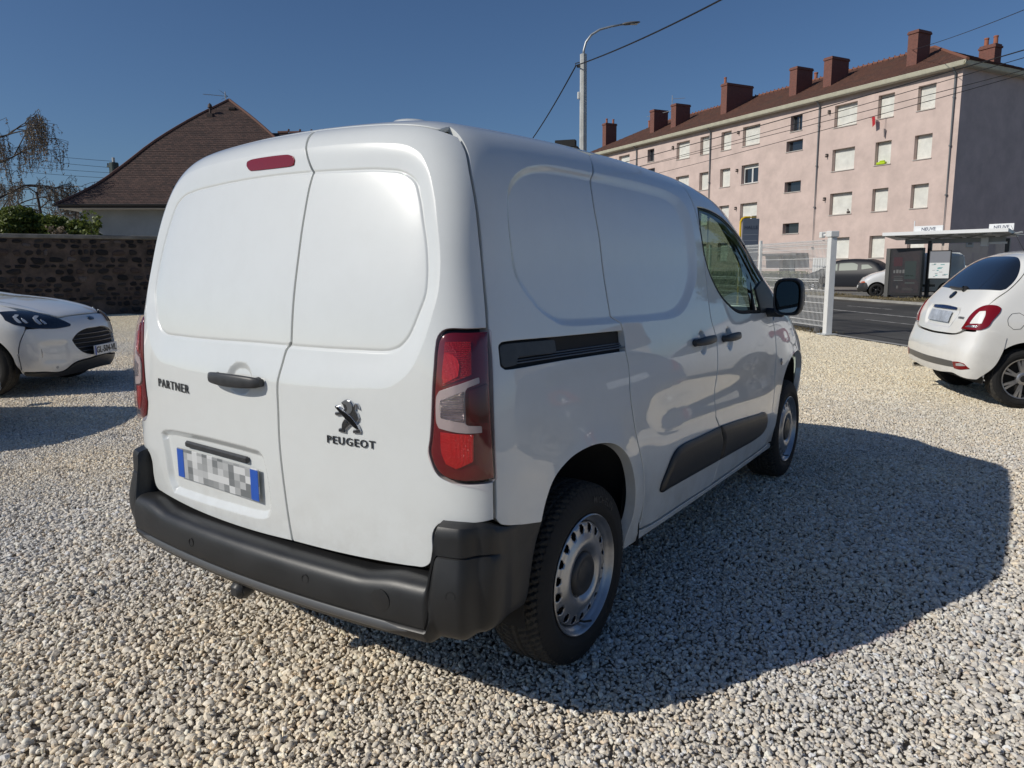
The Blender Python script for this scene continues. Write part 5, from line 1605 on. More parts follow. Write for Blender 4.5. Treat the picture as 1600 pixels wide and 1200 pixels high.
cups_s = [np.array([(a_ + .050 * math.cos(t), b_ + .060 * math.sin(t)) for t in np.linspace(0, 2 * math.pi, 37)[:-1]]) for a_, b_ in ((1.068, 1.058), (1.435, 1.044))]
side_rel = stack_relief([f_side, f_arch, f_sculpt] + [bevel_fn(c_, offset_in(c_, .022), .013) for c_ in cups_s])
cl = curve(D['rail'], .02, rad=.01)
rof = curve(D['rec_o'], .009, rad=0); rif = curve(D['rec_i'], .009, rad=0)
feat_s = [*[offset_in(rof, r) for r in (-.006, -.0025, 0, .003, .008)], *[offset_in(rif, r) for r in (.008, .003, 0, -.003, -.008)], *[offset_in(c_, r) for c_ in cups_s for r in (-.003, .003, .007, .012, .017, .022, .03)]]
g1 = D['s_gap1']; g2 = D['s_gap2']; g3 = D['s_gap3']
archr = D['arch_r']
quarter = ([tuple(p) for p in D['s_gapr']] + [(-.54, .672)] + [(-.47, .652), archr[0]] + archr[1:-1] + [(.322, .429), (.300, .35)]
           + [(.302, .292), (.70, .283), (1.4, .268), (2.0, .250), (2.39, .238), (2.405, .262), (2.36, .292), (2.244, .287), (1.673, .297), (1.276, .302), (.962, .314), (.53, .327), (.415, .345), (.404, .39)]
           + [p for p in g1[::-1][3:] ] + side_top([.30, .1, -.15]))
qs = [p for i, p in enumerate(quarter) if i == 0 or math.hypot(p[0] - quarter[i - 1][0], p[1] - quarter[i - 1][1]) > .004]
qs = [(a, b) for a, b in qs]
panel('side_panel', VB, 'side', qs, white, van, holes=[D['rail']], relief=side_rel, sp=.013, feat=feat_s, depth=.04, rad=.004, both=True)
slide = (side_top([.9, .6]) + [g1[0]] + g1[1:-2] + [(.408, .40), (.418, .350), (.53, .333)] + D['s_bot'][1:3] + [(1.288, .312)]
         + g2[::-1][:-1] + [side_top([1.285])[0]])
g2t = side_top([1.285])[0]
panel('sliding_door', VB, 'side', slide, white, van, relief=side_rel, sp=.013, feat=feat_s, both=True)
win = [p for p in D['win']]
win = [p if p[0] < 2.3 else (2.33, 1.30) for p in win]
fdl = ([g2t] + g2[1:-1] + [(1.292, .312), (1.673, .306), (2.244, .298)] + g3[::-1][1:] + [(2.33, 1.12), (2.52, 1.19)] + side_top([2.72, 2.45, 2.2, 2.0, 1.8, 1.6, 1.45], .685))
hnd_feat = []
fdo = panel('front_door', VB, 'side', fdl, white, van, holes=[win], relief=side_rel, sp=.013, both=True)
full_arch = [(2.785 + .405 * math.cos(t), .355 + .405 * math.sin(t)) for t in np.linspace(math.radians(168), math.radians(8), 15)]
af = D['arch_f']
fend = ([(2.345, 1.115)] + g3[:-1] + [(2.256, .30), (2.37, .292), (2.41, .27), (2.415, .315), (2.385, .40), (2.37, .50), (2.385, .60), (2.43, .70), (2.52, .775), (2.66, .825), (2.80, .84), (2.95, .82), (3.07, .76), (3.16, .65), (3.19, .52), (3.195, .40), (3.20, .27), (3.32, .27), (3.37, .50)]
        + [(3.34, .80), (3.27, .98)] + side_top([3.15, 3.0, 2.93], .72) + [(2.62, 1.21), (2.54, 1.18)])
panel('front_wing', VB, 'side', fend, white, van, relief=side_rel, sp=.02, both=True)
# roof, windscreen, bonnet, nose
def row(xs, ys): return [(x, y) for x, y in zip(xs, ys)]
_tp = [(-.76, 1.919), (-.68, 1.934), (-.42, 1.958), (-.144, 1.966), (.144, 1.966), (.42, 1.958), (.62, 1.94), (.72, 1.927), (.76, 1.919)]
_tq = VB.base('rear', np.array([p[0] for p in _tp]), np.array([p[1] for p in _tp]))
roof = [(float(p[0]), float(p[1]) + .005) for p in _tq if abs(p[0]) < .62]
roof = [(-.627, roof[0][1] + .006)] + roof + [(.627, roof[-1][1] + .006)] + row([.625, .625, .625, .63, .55, .3, 0, -.3, -.55, -.63, -.625, -.625], [0, .6, 1.3, 1.70, 1.76, 1.80, 1.82, 1.80, 1.76, 1.70, 1.0, 0])
def f_roofrib(P2):
    h = np.zeros(len(P2))
    for xc in (-.36, -.12, .12, .36):
        h += .006 * np.exp(-((P2[:, 0] - xc) / .035) ** 4) * (1 / (1 + np.exp(-(P2[:, 1] + .25) / .02))) * (1 / (1 + np.exp(-(1.5 - P2[:, 1]) / .02)))
    return h
panel('roof', VB, 'top', roof, white, van, sp=.03, rad=.003, inset=.0005, depth=.012, relief=stack_relief([f_roofrib]))
ws = row([-.60, -.3, 0, .3, .60, .655, .66, .45, .2, 0, -.2, -.45, -.66, -.655], [1.775, 1.81, 1.83, 1.81, 1.775, 1.86, 2.78, 2.84, 2.87, 2.88, 2.87, 2.84, 2.78, 1.86])
panel('windscreen', VB, 'top', ws, glass_clear, van, sp=.05, depth=0, edge=0, off=-.004)
bon = row([-.69, -.4, 0, .4, .69, .69, .6, .3, 0, -.3, -.6, -.69], [2.92, 2.95, 2.96, 2.95, 2.92, 3.12, 3.22, 3.32, 3.35, 3.32, 3.22, 3.12])
panel('bonnet', VB, 'top', bon, white, van, sp=.03)
nose = [(-.98, .30), (.98, .30), (1.02, .60), (.98, .95), (.5, 1.03), (0, 1.05), (-.5, 1.03), (-.98, .95), (-1.02, .60)]
panel('front_bumper', VB, 'front', nose, white, van, sp=.03, depth=.03)
# glazing in the doors
for mi in (False, True):
    g = panel('door_window', VB, 'side', win, glass_side, fdo[1 if mi else 0], sp=.03, depth=0, edge=0, off=-.009, inset=-.002, mirror=mi)
    wc = curve(win, .01)
    wi = offset_in(wc, .016)
    V2 = np.concatenate([wc, wi]); P, Nn = VB.surf('side', V2[:, 0], V2[:, 1])
    n = len(wc); P = P - Nn * .004
    if mi: P[:, 0] *= -1
    mesh_obj('window_seal', P, [[i, (i + 1) % n, n + (i + 1) % n, n + i] for i in range(n)], rubber, fdo[1 if mi else 0], smooth=True)
    dv = D['divider']
    (a0, b0), (a1, b1) = dv
    q = [(a0 - .012, b0), (a0 + .014, b0), (a1 + .02, b1), (a1 - .012, b1)]
    a = [p[0] for p in q]; b = [p[1] for p in q]
    P, Nn = VB.surf('side', np.array(a), np.array(b)); P = np.concatenate([P - Nn * .002, P - Nn * .022])
    if mi: P[:, 0] *= -1
    mesh_obj('window_divider', P, [[0, 1, 2, 3], [7, 6, 5, 4], [0, 4, 5, 1], [1, 5, 6, 2], [2, 6, 7, 3], [3, 7, 4, 0]], rubber, fdo[1 if mi else 0])
# inner shell, seen through the shut lines and the arches
def shell(pm, outl, holes=(), off=-.046, name='inner_shell', sp=.06, mi=False):
    return panel(name, VB, pm, outl, dark_in, van, holes=holes, sp=sp, edge=0, depth=0, off=off, inset=0, mirror=mi, rad=0, step=.04)
sh_side = ([(-.36, 2.25), (-.42, 1.9), (-.50, 1.3), (-.55, .9), (-.55, .67), (-.37, .64), (-.36, .64), (-.31, .77), (-.1, .835), (.15, .80), (.31, .66), (.335, .32)]
           + [(1.2, .285), (2.3, .27), (2.36, .30), (2.34, .5), (2.42, .76), (2.6, .84), (2.9, .84), (3.15, .72), (3.22, .8), (3.2, .98), (2.95, 1.14), (2.6, 1.17)]
           + side_top([2.5, 2.2, 1.9, 1.5, 1.0, .3], .70))
win_big = [(1.22, 1.86), (1.5, 1.92), (1.95, 1.78), (2.25, 1.58), (2.55, 1.36), (2.50, 1.16), (1.8, 1.10), (1.5, 1.13), (1.25, 1.32), (1.20, 1.6)]
win_big = [(a + .0, b) for a, b in offset_in(curve(win, .05), -.02)]
for mi in (False, True):
    shell('side', sh_side, holes=[win_big], mi=mi)
shell('rear', [(-.80, 1.88), (0, 1.93), (.80, 1.88), (.95, 1.3), (.97, .9), (.95, .70), (.6, .52), (-.6, .52), (-.95, .70), (-.97, .9), (-.95, 1.3)])
b = MB()
b.box(-.48, .48, -.45, 3.3, .26, .42)
b.box(-.84, .84, .47, 2.30, .262, .34)
b.box(-.78, .78, 1.10, 1.14, .35, 1.62)
b.build('underbody', dark_in, van)
# cab interior
b = MB()
for sx in (-1, 1):
    b.box(sx * .40 - .24, sx * .40 + .24, 1.28, 1.80, .60, .76, bev=.05)
    G = MB(); G.box(-.22, .22, -.06, .07, 0, .56, bev=.05); G.xf(Matrix.Translation((sx * .40, 1.34, .78)) @ Matrix.Rotation(math.radians(14), 4, 'X'))
    b.add(G.V, G.F)
    G = MB(); G.box(-.12, .12, -.04, .05, 0, .17, bev=.04); G.xf(Matrix.Translation((sx * .40, 1.20, 1.37)) @ Matrix.Rotation(math.radians(8), 4, 'X'))
    b.add(G.V, G.F)
b.build('seats', mat('seat_cloth', (.03, .03, .034), rough=.9), van, smooth=30)
b = MB(); b.box(-.80, .80, 2.25, 2.80, .85, 1.13, bev=.06)
b.lathe([(.17, 0), (.185, .012), (.185, .03), (.17, .035), (.163, .02)], 28, axis='y', c=(-.38, 2.12, 1.10), closed=True)
b.box(-.55, -.21, 2.12, 2.14, 1.09, 1.12); b.box(-.43, -.33, 2.12, 2.26, 1.04, 1.13, bev=.02)
b.build('dashboard', mat('dash_plastic', (.035, .036, .04), rough=.6), van, smooth=30)
MB().box(-.09, .09, 2.02, 2.05, 1.50, 1.56, bev=.012).build('interior_mirror', blackpl, van)

# ---- rail of the sliding door
for mi in (False, True):
    rc = curve(D['rail'], .01)
    panel('door_rail', VB, 'side', D['rail'], dark_in, van, sp=.03, edge=0, depth=0, off=-.020, inset=-.004, mirror=mi)
    panel('rail_cover', VB, 'side', D['railcover'], blackpl, van, sp=.03, edge=.002, depth=.018, off=-.001, inset=.001, mirror=mi)
    for k, (zz, oo) in enumerate(((1.113, -.006), (1.122, -.013), (1.131, -.018))):
        ys = np.linspace(-.40, .30, 24); bb = zz + (ys - .3) * -.030 - .0
        P, Nn = VB.surf('side', ys, bb); P = P + Nn * oo
        if mi: P[:, 0] *= -1
        MB().tube(P, .0028, 6).build('rail_track', chan_m, van, smooth=True)

# ---- side cladding: two pieces split at the door gap
cladp = D['clad']
cen = []
def split_at(g, side):
    pass
clad_rear = [(.577, .482), (.579, .508), (.660, .617), (.70, .637), (.76, .645), (1.0, .640), (1.241, .634), (1.262, .60), (1.291, .560), (1.292, .452), (1.0, .463), (.65, .474), (.60, .474)]
clad_front = [(1.262, .634), (1.55, .612), (1.975, .572), (2.03, .568), (2.085, .545), (2.114, .495), (2.112, .458), (2.07, .432), (1.95, .424), (1.6, .438), (1.303, .451), (1.302, .562), (1.272, .602)]
def clad_rel(poly):
    pc = curve(poly, .01)
    def f(P2):
        d = sdf(P2, pc)
        return .012 * np.clip(d / .022, 0, 1) ** .5 * (d > 0)
    return stack_relief([f_arch, f_sculpt, f])
for mi in (False, True):
    for pl, par, in ((clad_rear, 'r'), (clad_front, 'f')):
        panel('side_cladding', VB, 'side', pl, bumperpl, van, relief=clad_rel(pl), sp=.02, edge=.003, depth=.015, off=.006, inset=0, mirror=mi, rad=.02,
              feat=[offset_in(curve(pl, .01), r) for r in (.006, .012, .02, .026)])

# ---- door handles
def handle(parent, L, depth=.034, h=.034, M4=None, w2=.8):
    """bar handle along local x, outwards local z"""
    b = MB()
    n = 18; G = []
    for i in range(n + 1):
        t = i / n; x = (t - .5) * L
        arch = math.sin(math.pi * min(max(t, 0), 1)) ** .45
        zc = .010 + (depth - .012) * arch; hh = h * (.55 + .45 * arch) * .5
        th = .010
        ring = []
        for k in range(12):
            a = 2 * math.pi * k / 12
            ring.append((x, math.copysign(abs(math.cos(a)) ** .7, math.cos(a)) * hh, zc + math.copysign(abs(math.sin(a)) ** .7, math.sin(a)) * th))
        G.append(ring)
    b.grid(G, closed_v=True)
    b.F.append([0 + k for k in range(12)]); b.F.append([n * 12 + k for k in range(12)][::-1]); b.M += [0, 0]
    b.lathe([(0, .0), (.017, 0), (.015, .016), (0, .02)], 12, axis='z', c=(-L * .40, 0, 0))
    b.lathe([(0, .0), (.017, 0), (.015, .016), (0, .02)], 12, axis='z', c=(L * .40, 0, 0))
    if M4 is not None: b.xf(M4)
    return b.build('handle', blackpl, parent, smooth=50)


def frame_at(pm, a, b_, ang=0.0, mirror=False):
    P, Nn = VB.surf(pm, np.array([a, a + .01, a]), np.array([b_, b_, b_ + .01]))
    o = Vector(P[0]); nz = Vector(Nn[0]).normalized(); ex = (Vector(P[1]) - o).normalized()
    ex = (ex - nz * ex.dot(nz)).normalized(); ey = nz.cross(ex)
    ex2 = ex * math.cos(ang) + ey * math.sin(ang); ey2 = nz.cross(ex2)
    Mx = Matrix(((ex2.x, ey2.x, nz.x, o.x), (ex2.y, ey2.y, nz.y, o.y), (ex2.z, ey2.z, nz.z, o.z), (0, 0, 0, 1)))
    if mirror: Mx = Matrix.Diagonal((-1, 1, 1, 1)) @ Mx
    return Mx


handle(ld, .285, depth=.040, h=.046, M4=frame_at('rear', -.072, 1.038))
for mi in (False, True):
    for (a0, b0, L, par) in ((1.068, 1.064, .250, van), (1.442, 1.050, .235, fdo[1 if mi else 0])):
        Mh = frame_at('side', a0, b0, mirror=mi)
        handle(par, L, depth=.036, h=.040, M4=Mh)

# ---- tail lamps
def patch(name, outl, m, par, off, relief=None, edge=.002, depth=.006, both_=False, mirror=False, sp=.012, inset=.0008):
    return panel(name, VB, 'rear', outl, m, par, sp=sp, edge=edge, depth=depth, off=off, inset=inset, mirror=mirror, rad=.006, relief=relief)
lamp_rel_poly = curve(lampo, .012)
def lamp_bulge(P2):
    d = sdf(P2, lamp_rel_poly)
    return .013 * np.clip(d / .07, 0, 1) ** .6 * (d > 0)
lrel = stack_relief([lamp_bulge])
for mi in (False, True):
    hs = patch('tail_lamp', lampo, redlens_d, van, .0, relief=lrel, edge=.004, depth=.03, mirror=mi)
    hs.data.materials[0] = mat('lamp_housing', (.13, .003, .007), rough=.15, coat=1.0)
    patch('reflector', [(.820, 1.205), (.897, 1.207), (.903, 1.108), (.813, 1.074)], red_ridge, hs, .0035, relief=lrel, mirror=mi)
    patch('brake_light', D['lampbright'], red_bright, hs, .0065, relief=lrel, mirror=mi)
    patch('reflector', [(.807, .945), (.913, .937), (.912, .856), (.86, .835), (.825, .85), (.812, .88)], red_bright, hs, .0035, relief=lrel, mirror=mi)
    patch('lamp_bezel', [tuple(p) for p in D['chrome']], silver_in, hs, .0060, relief=lrel, mirror=mi)
    patch('reversing_light', [(.809, 1.036), (.884, 1.064), (.888, .972), (.812, .985)], clear_ridge, hs, .0085, relief=lrel, mirror=mi)
    patch('lamp_centre', [(.895, 1.064), (.948, 1.082), (.956, .962), (.898, .972)], redlens_d, hs, .0055, relief=lrel, mirror=mi)
    lp = patch('lamp_lens', lampo, lens_red, hs, .0125, relief=lrel, edge=.005, depth=.0, mirror=mi)
    lp.data.materials[0] = glass_mat('lamp_cover', (.93, .84, .84), refl=1.0, ior=1.38)
panel('high_brake_lamp', VB, 'rear', D['brake'], redlens, ld, relief=stack_relief([f_rec]), sp=.012, edge=.003, depth=.01, off=.004, inset=0, rad=0)

# ---- number plate, emblem, lettering
def flat_on(name, pm, V, F, a0, b0, m, par, sx=1, slope=0.0, lift=.002, rel=None):
    P = on_surface(VB, pm, V, F, a0, b0, sx, 1, slope, lift, rel)
    return mesh_obj(name, P, F, m, par)
Mx = frame_at('rear', -.255, .676) @ Matrix.Translation((0, 0, -.017))
pb = MB(); pb.box(-.262, .262, -.058, .058, .006, .010, bev=.002); pb.xf(Mx)
npl = pb.build('number_plate', None, ld); npl.data.materials.clear()
pm_ = mat('blotted_plate', (.60, .61, .61), rough=.45)
nt = pm_.node_tree; bb = nt.nodes['Principled BSDF']
tc = nt.nodes.new('ShaderNodeTexCoord'); vm = nt.nodes.new('ShaderNodeVectorMath'); vm.operation = 'SNAP'; vm.inputs[1].default_value = (.034, .5, .026)
nz = nt.nodes.new('ShaderNodeTexNoise'); nz.inputs['Scale'].default_value = 19; cr = nt.nodes.new('ShaderNodeValToRGB')
cr.color_ramp.elements[0].position = .40; cr.color_ramp.elements[0].color = (.16, .17, .175, 1)
cr.color_ramp.elements[1].position = .60; cr.color_ramp.elements[1].color = (.60, .61, .61, 1)
nt.links.new(tc.outputs['Object'], vm.inputs[0]); nt.links.new(vm.outputs[0], nz.inputs['Vector']); nt.links.new(nz.outputs[0], cr.inputs[0]); nt.links.new(cr.outputs[0], bb.inputs['Base Color'])
npl.data.materials.append(pm_)
for sx in (-1, 1):
    q = MB(); q.box(sx * .238 - .022, sx * .238 + .022, -.054, .054, .0102, .0112); q.xf(Mx); q.build('plate_band', plate_b, npl)
q = MB(); q.box(-.20, .20, .068, .092, -.004, .012, bev=.006); q.xf(Mx); q.build('plate_lamp_bar', blackpl, ld)
V, F = text_mesh('PARTNER', .046, depth=.0012, bold=.0002, spacing=1.22)
flat_on('lettering', 'rear', V, F, -.512, .974, darkchrome, ld, sx=1.09, slope=-.02, lift=.003)
V, F = text_mesh('PEUGEOT', .034, depth=.0012, bold=.0003, spacing=1.22)
flat_on('lettering', 'rear', V, F, .458, .881, darkchrome, rd, sx=1.17, slope=.0, lift=.003)
# rampant lion emblem, polished with a dark raised face
lion = D['lion']
lc = curve(lion, .003, corner=40, rad=0)
panel('lion_emblem', VB, 'rear', lion, chrome, rd, sp=.006, edge=.0015, depth=.006, off=.006, inset=0, rad=0, step=.003)
panel('emblem_face', VB, 'rear', lion, darkchrome, rd, sp=.006, edge=.002, depth=.003, off=.0078, inset=.0030, rad=0, step=.003)
for ky, mt_, of_ in (('lion_mane', mat('mane_highlight', (.30, .31, .32), rough=.3, metal=.9), .0100), ('lion_leg', darkchrome, .0095), ('lion_arm', chrome, .0098)):  # the mane's highlight is put into its lighter grey
    panel('emblem_relief', VB, 'rear', D[ky], mt_, rd, sp=.005, edge=.0012, depth=.003, off=of_, inset=0, rad=0, step=.003)
panel('emblem_relief', VB, 'rear', D['lion_arm'], mat('black_chrome', (.05, .052, .055), rough=.2, metal=1.0), rd, sp=.005, edge=.001, depth=.002, off=.0110, inset=.0016, rad=0, step=.003)

# ---- rear bumper, swept round the corner
def plan_curve():
    pts = [(x, float(VB.YR(.52)) + .09 * x * x) for x in np.linspace(0, .74, 13)]
    # corner to the side
    x1, y1 = float(pts[-1][0]), float(pts[-1][1])
    C0 = Vector((x1, y1)); C3 = Vector((.918, -.50)); T0 = Vector((1, .18 * x1)).normalized() * .13; T1 = Vector((0, -1)) * .09
    for t in [k_ / 14.0 for k_ in range(1, 15)]:
        h = (1 - t)**3 * C0 + 3 * (1 - t)**2 * t * (C0 + T0) + 3 * (1 - t) * t * t * (C3 + T1) + t**3 * C3
        pts.append((h.x, h.y))
    for y in np.linspace(-.50, -.335, 6)[1:]:
        pts.append((.920, y))
    return np.array(pts)
PC = plan_curve()
seg = np.r_[0, np.cumsum(np.linalg.norm(np.diff(PC, axis=0), axis=1))]
NS = 230
S = np.linspace(0, seg[-1], NS)
bx = Spl(list(zip(seg, PC[:, 0]))); by = Spl(list(zip(seg, PC[:, 1])))
cx, cy_ = bx(S), by(S)
tx, ty = bx.d(S, .02), by.d(S, .02); L_ = np.hypot(tx, ty); nx_, ny_ = ty / L_, -tx / L_
smoothn = lambda v: np.convolve(np.r_[v[:1].repeat(8), v, v[-1:].repeat(8)], np.ones(17) / 17, 'valid')
nx_, ny_ = smoothn(nx_), smoothn(ny_)
cen_p = [(-.03, .500), (0, .500), (.030, .502), (.052, .499), (.064, .492), (.073, .481), (.078, .467), (.081, .45), (.083, .43), (.084, .412), (.083, .398), (.0815, .391), (.074, .388), (.073, .384), (.080, .380), (.083, .376), (.080, .366), (.070, .348), (.062, .336), (.045, .327), (.0, .322)]
pre_p = [(-.03, .520), (0, .520), (.030, .522), (.052, .517), (.064, .509), (.073, .498), (.078, .483), (.081, .465), (.083, .445), (.084, .42), (.083, .40), (.0815, .391), (.074, .388), (.073, .384), (.080, .380), (.083, .376), (.080, .366), (.070, .350), (.062, .340), (.045, .333), (.0, .330)]
blk_p = [(-.03, .690), (-.01, .694), (.018, .690), (.036, .684), (.043, .672), (.045, .650), (.046, .615), (.047, .603), (.042, .600), (.048, .596), (.054, .575), (.062, .545), (.070, .510), (.073, .47), (.071, .44), (.066, .41), (.060, .39), (.050, .372), (.038, .357), (.02, .345), (-.02, .338)]
cor_p = [(-.03, .690), (-.02, .694), (-.004, .690), (.010, .680), (.014, .666), (.015, .645), (.016, .615), (.017, .603), (.012, .600), (.018, .596), (.022, .575), (.028, .545), (.032, .510), (.034, .47), (.032, .44), (.029, .41), (.024, .39), (.016, .376), (.006, .366), (-.01, .358), (-.04, .352)]
sid_p = [(-.03, .664), (-.01, .664), (.000, .662), (.003, .655), (.004, .645), (.0045, .63), (.005, .615), (.005, .60), (.005, .59), (.006, .58), (.007, .565), (.008, .54), (.008, .51), (.008, .48), (.008, .455), (.007, .435), (.006, .42), (.004, .405), (0, .395), (-.01, .39), (-.04, .388)]
end_p = [(-.03, .640), (-.01, .640), (-.002, .638), (.002, .636), (.003, .635), (.003, .633), (.003, .631), (.003, .629), (.003, .627), (.003, .625), (.003, .623), (.003, .621), (.003, .618), (.003, .615), (.003, .612), (.003, .61), (.002, .608), (.001, .606), (0, .604), (-.01, .602), (-.04, .60)]
# positions of the key sections along the sweep
def s_of(x=None, y=None):
    if x is not None: return float(np.interp(x, PC[:19, 0], seg[:19]))
    k = len(PC)
    return float(np.interp(y, PC[19:, 1], seg[19:]))
keys = [(0, cen_p), (s_of(x=.50), cen_p), (s_of(x=.66), pre_p), (s_of(x=.752), pre_p), (s_of(x=.776), blk_p), (s_of(x=.835), blk_p), (s_of(y=-.60), cor_p), (s_of(y=-.50), sid_p), (s_of(y=-.44), sid_p), (seg[-1], end_p)]
ks = np.array([k[0] for k in keys]); KP = np.array([k[1] for k in keys])
def prof(s):
    i = min(max(int(np.searchsorted(ks, s)) - 1, 0), len(ks) - 2)
    t = min(max((s - ks[i]) / (ks[i + 1] - ks[i]), 0), 1); t = t * t * (3 - 2 * t)
    p = KP[i] * (1 - t) + KP[i + 1] * t
    return p
G = []
for i, s in enumerate(S):
    p = prof(s)
    if cx[i] > .9 and cy_[i] > -.55:           # wheel-arch side: the lower edge climbs along the arch
        pass
    G.append([(cx[i] + nx_[i] * q[0], cy_[i] + ny_[i] * q[0], q[1]) for q in p])
G = np.array(G)
# lower edge near the wheel follows the arch
rad_ = np.hypot(G[:, :, 1], G[:, :, 2] - .37)
mk = (G[:, :, 0] > .85) & (rad_ < .425) & (G[:, :, 1] > -.56)
dy = -np.sqrt(np.maximum(.425 ** 2 - (G[:, :, 2] - .37) ** 2, 0))
G[:, :, 1] = np.where(mk, np.minimum(G[:, :, 1], dy), G[:, :, 1])
full = np.concatenate([G[::-1] * np.array([-1, 1, 1]), G[1:]], 0)
bmp = MB().grid(full).build('rear_bumper', bumperpl, van, smooth=34)
me = bmp.data
# bumper parts
def bump_at(sx, z, push=.0):
    x = abs(sx)
    i = int(np.argmin(np.abs(G[:, 9, 0] - x) + 10 * (G[:, 9, 1] > -.56)))
    colz = G[i]
    j = int(np.argmin(np.abs(colz[6:13, 2] - z))) + 6
    p = Vector(colz[j]); n = Vector((nx_[i], ny_[i], 0)).normalized(); p.z = z
    p += n * push
    if sx < 0: p.x *= -1; n.x *= -1
    return p, n
for sx, z in ((-.305, .437), (.312, .447), (-.86, .49), (.838, .497)):
    p, n = bump_at(sx, z, .0)
    b = MB(); b.lathe([(.016, -.004), (.0165, .001), (.0125, .0015), (.011, -.002), (0, -.002)], 20, axis='z')
    b.xf(Matrix.Translation(p) @ n.to_track_quat('Z', 'Y').to_matrix().to_4x4())
    b.build('parking_sensor', rubber, bmp, smooth=40)
p, n = bump_at(.615, .447)
b = MB(); b.lathe([(.034, -.002), (.0345, .0012), (.032, .0018), (0, .0018)], 28, axis='z'); b.xf(Matrix.Translation(p) @ n.to_track_quat('Z', 'Y').to_matrix().to_4x4())
b.build('tow_eye_cover', bumperpl, bmp, smooth=30)
# lower strip
st = []
for i in range(NS):
    if cx[i] > .70: break
    w = .014 * min(1, (.70 - cx[i]) / .08)
    c = (cx[i] + nx_[i] * .082, cy_[i] + ny_[i] * .082, .371)
    st.append([(c[0], c[1], c[2] + w), (c[0] + nx_[i] * .43 * w, c[1] + ny_[i] * .43 * w, c[2] + w * .3), (c[0] + nx_[i] * .3 * w, c[1] + ny_[i] * .3 * w, c[2] - w * .5), (c[0] - nx_[i] * .6 * w, c[1] - ny_[i] * .6 * w, c[2] - w * 1.4)])
st = np.array(st); st = np.concatenate([st[::-1] * np.array([-1, 1, 1]), st[1:]], 0)
MB().grid(st).build('bumper_strip', mat('strip_plastic', (.085, .087, .09), rough=.35), bmp, smooth=True)
# tow bar
b = MB()
b.tube([(-.35, -.52, .33), (.35, -.52, .33)], .028, 10)
b.box(-.03, .06, -.60, -.50, .27, .33)
b.build('tow_bar', mat('tow_iron', (.03, .028, .026), rough=.55, metal=.6, var=.6, vscale=30, var2=(.10, .05, .03)), van, smooth=40)
b = MB(); b.box(-.135, -.075, -.735, -.66, .262, .318, bev=.014); b.lathe([(0, -.02), (.034, -.018), (.038, 0), (.032, .03), (0, .032)], 14, axis='y', c=(-.105, -.70, .290))
b.box(-.06, -.01, -.66, -.62, .275, .325, bev=.006)
b.build('tow_socket', blackpl, van, smooth=40)
# wheel-arch liners
for sx in (-1, 1):
    for yc in (0, 2.785):
        V = []; F = []
        n = 26
        for i in range(n + 1):
            t = math.radians((-12 if yc == 0 else 4) + (204 if yc == 0 else 188) * i / n); 
            yl = yc + .415 * math.cos(t); xl = .905 if yl < 2.7 else float(VB.wz(.55) - VB.wtap(yl)) - .035 - .10 * max(0, yl - 3.0)
            V += [(sx * xl, yl, .385 + .425 * math.sin(t)), (sx * .50, yc + .43 * math.cos(t), .385 + .43 * math.sin(t))]
        for i in range(n): F.append([2 * i, 2 * i + 2, 2 * i + 3, 2 * i + 1])
        c = len(V); V.append((sx * .50, yc, .385)); F += [[2 * i + 1, 2 * i + 3, c] for i in range(n)]
        mesh_obj('wheel_arch_liner', V, F, mat('liner', (.02, .02, .021), rough=.9, bump=.5, bscale=60, bdist=.004), van, smooth=True)
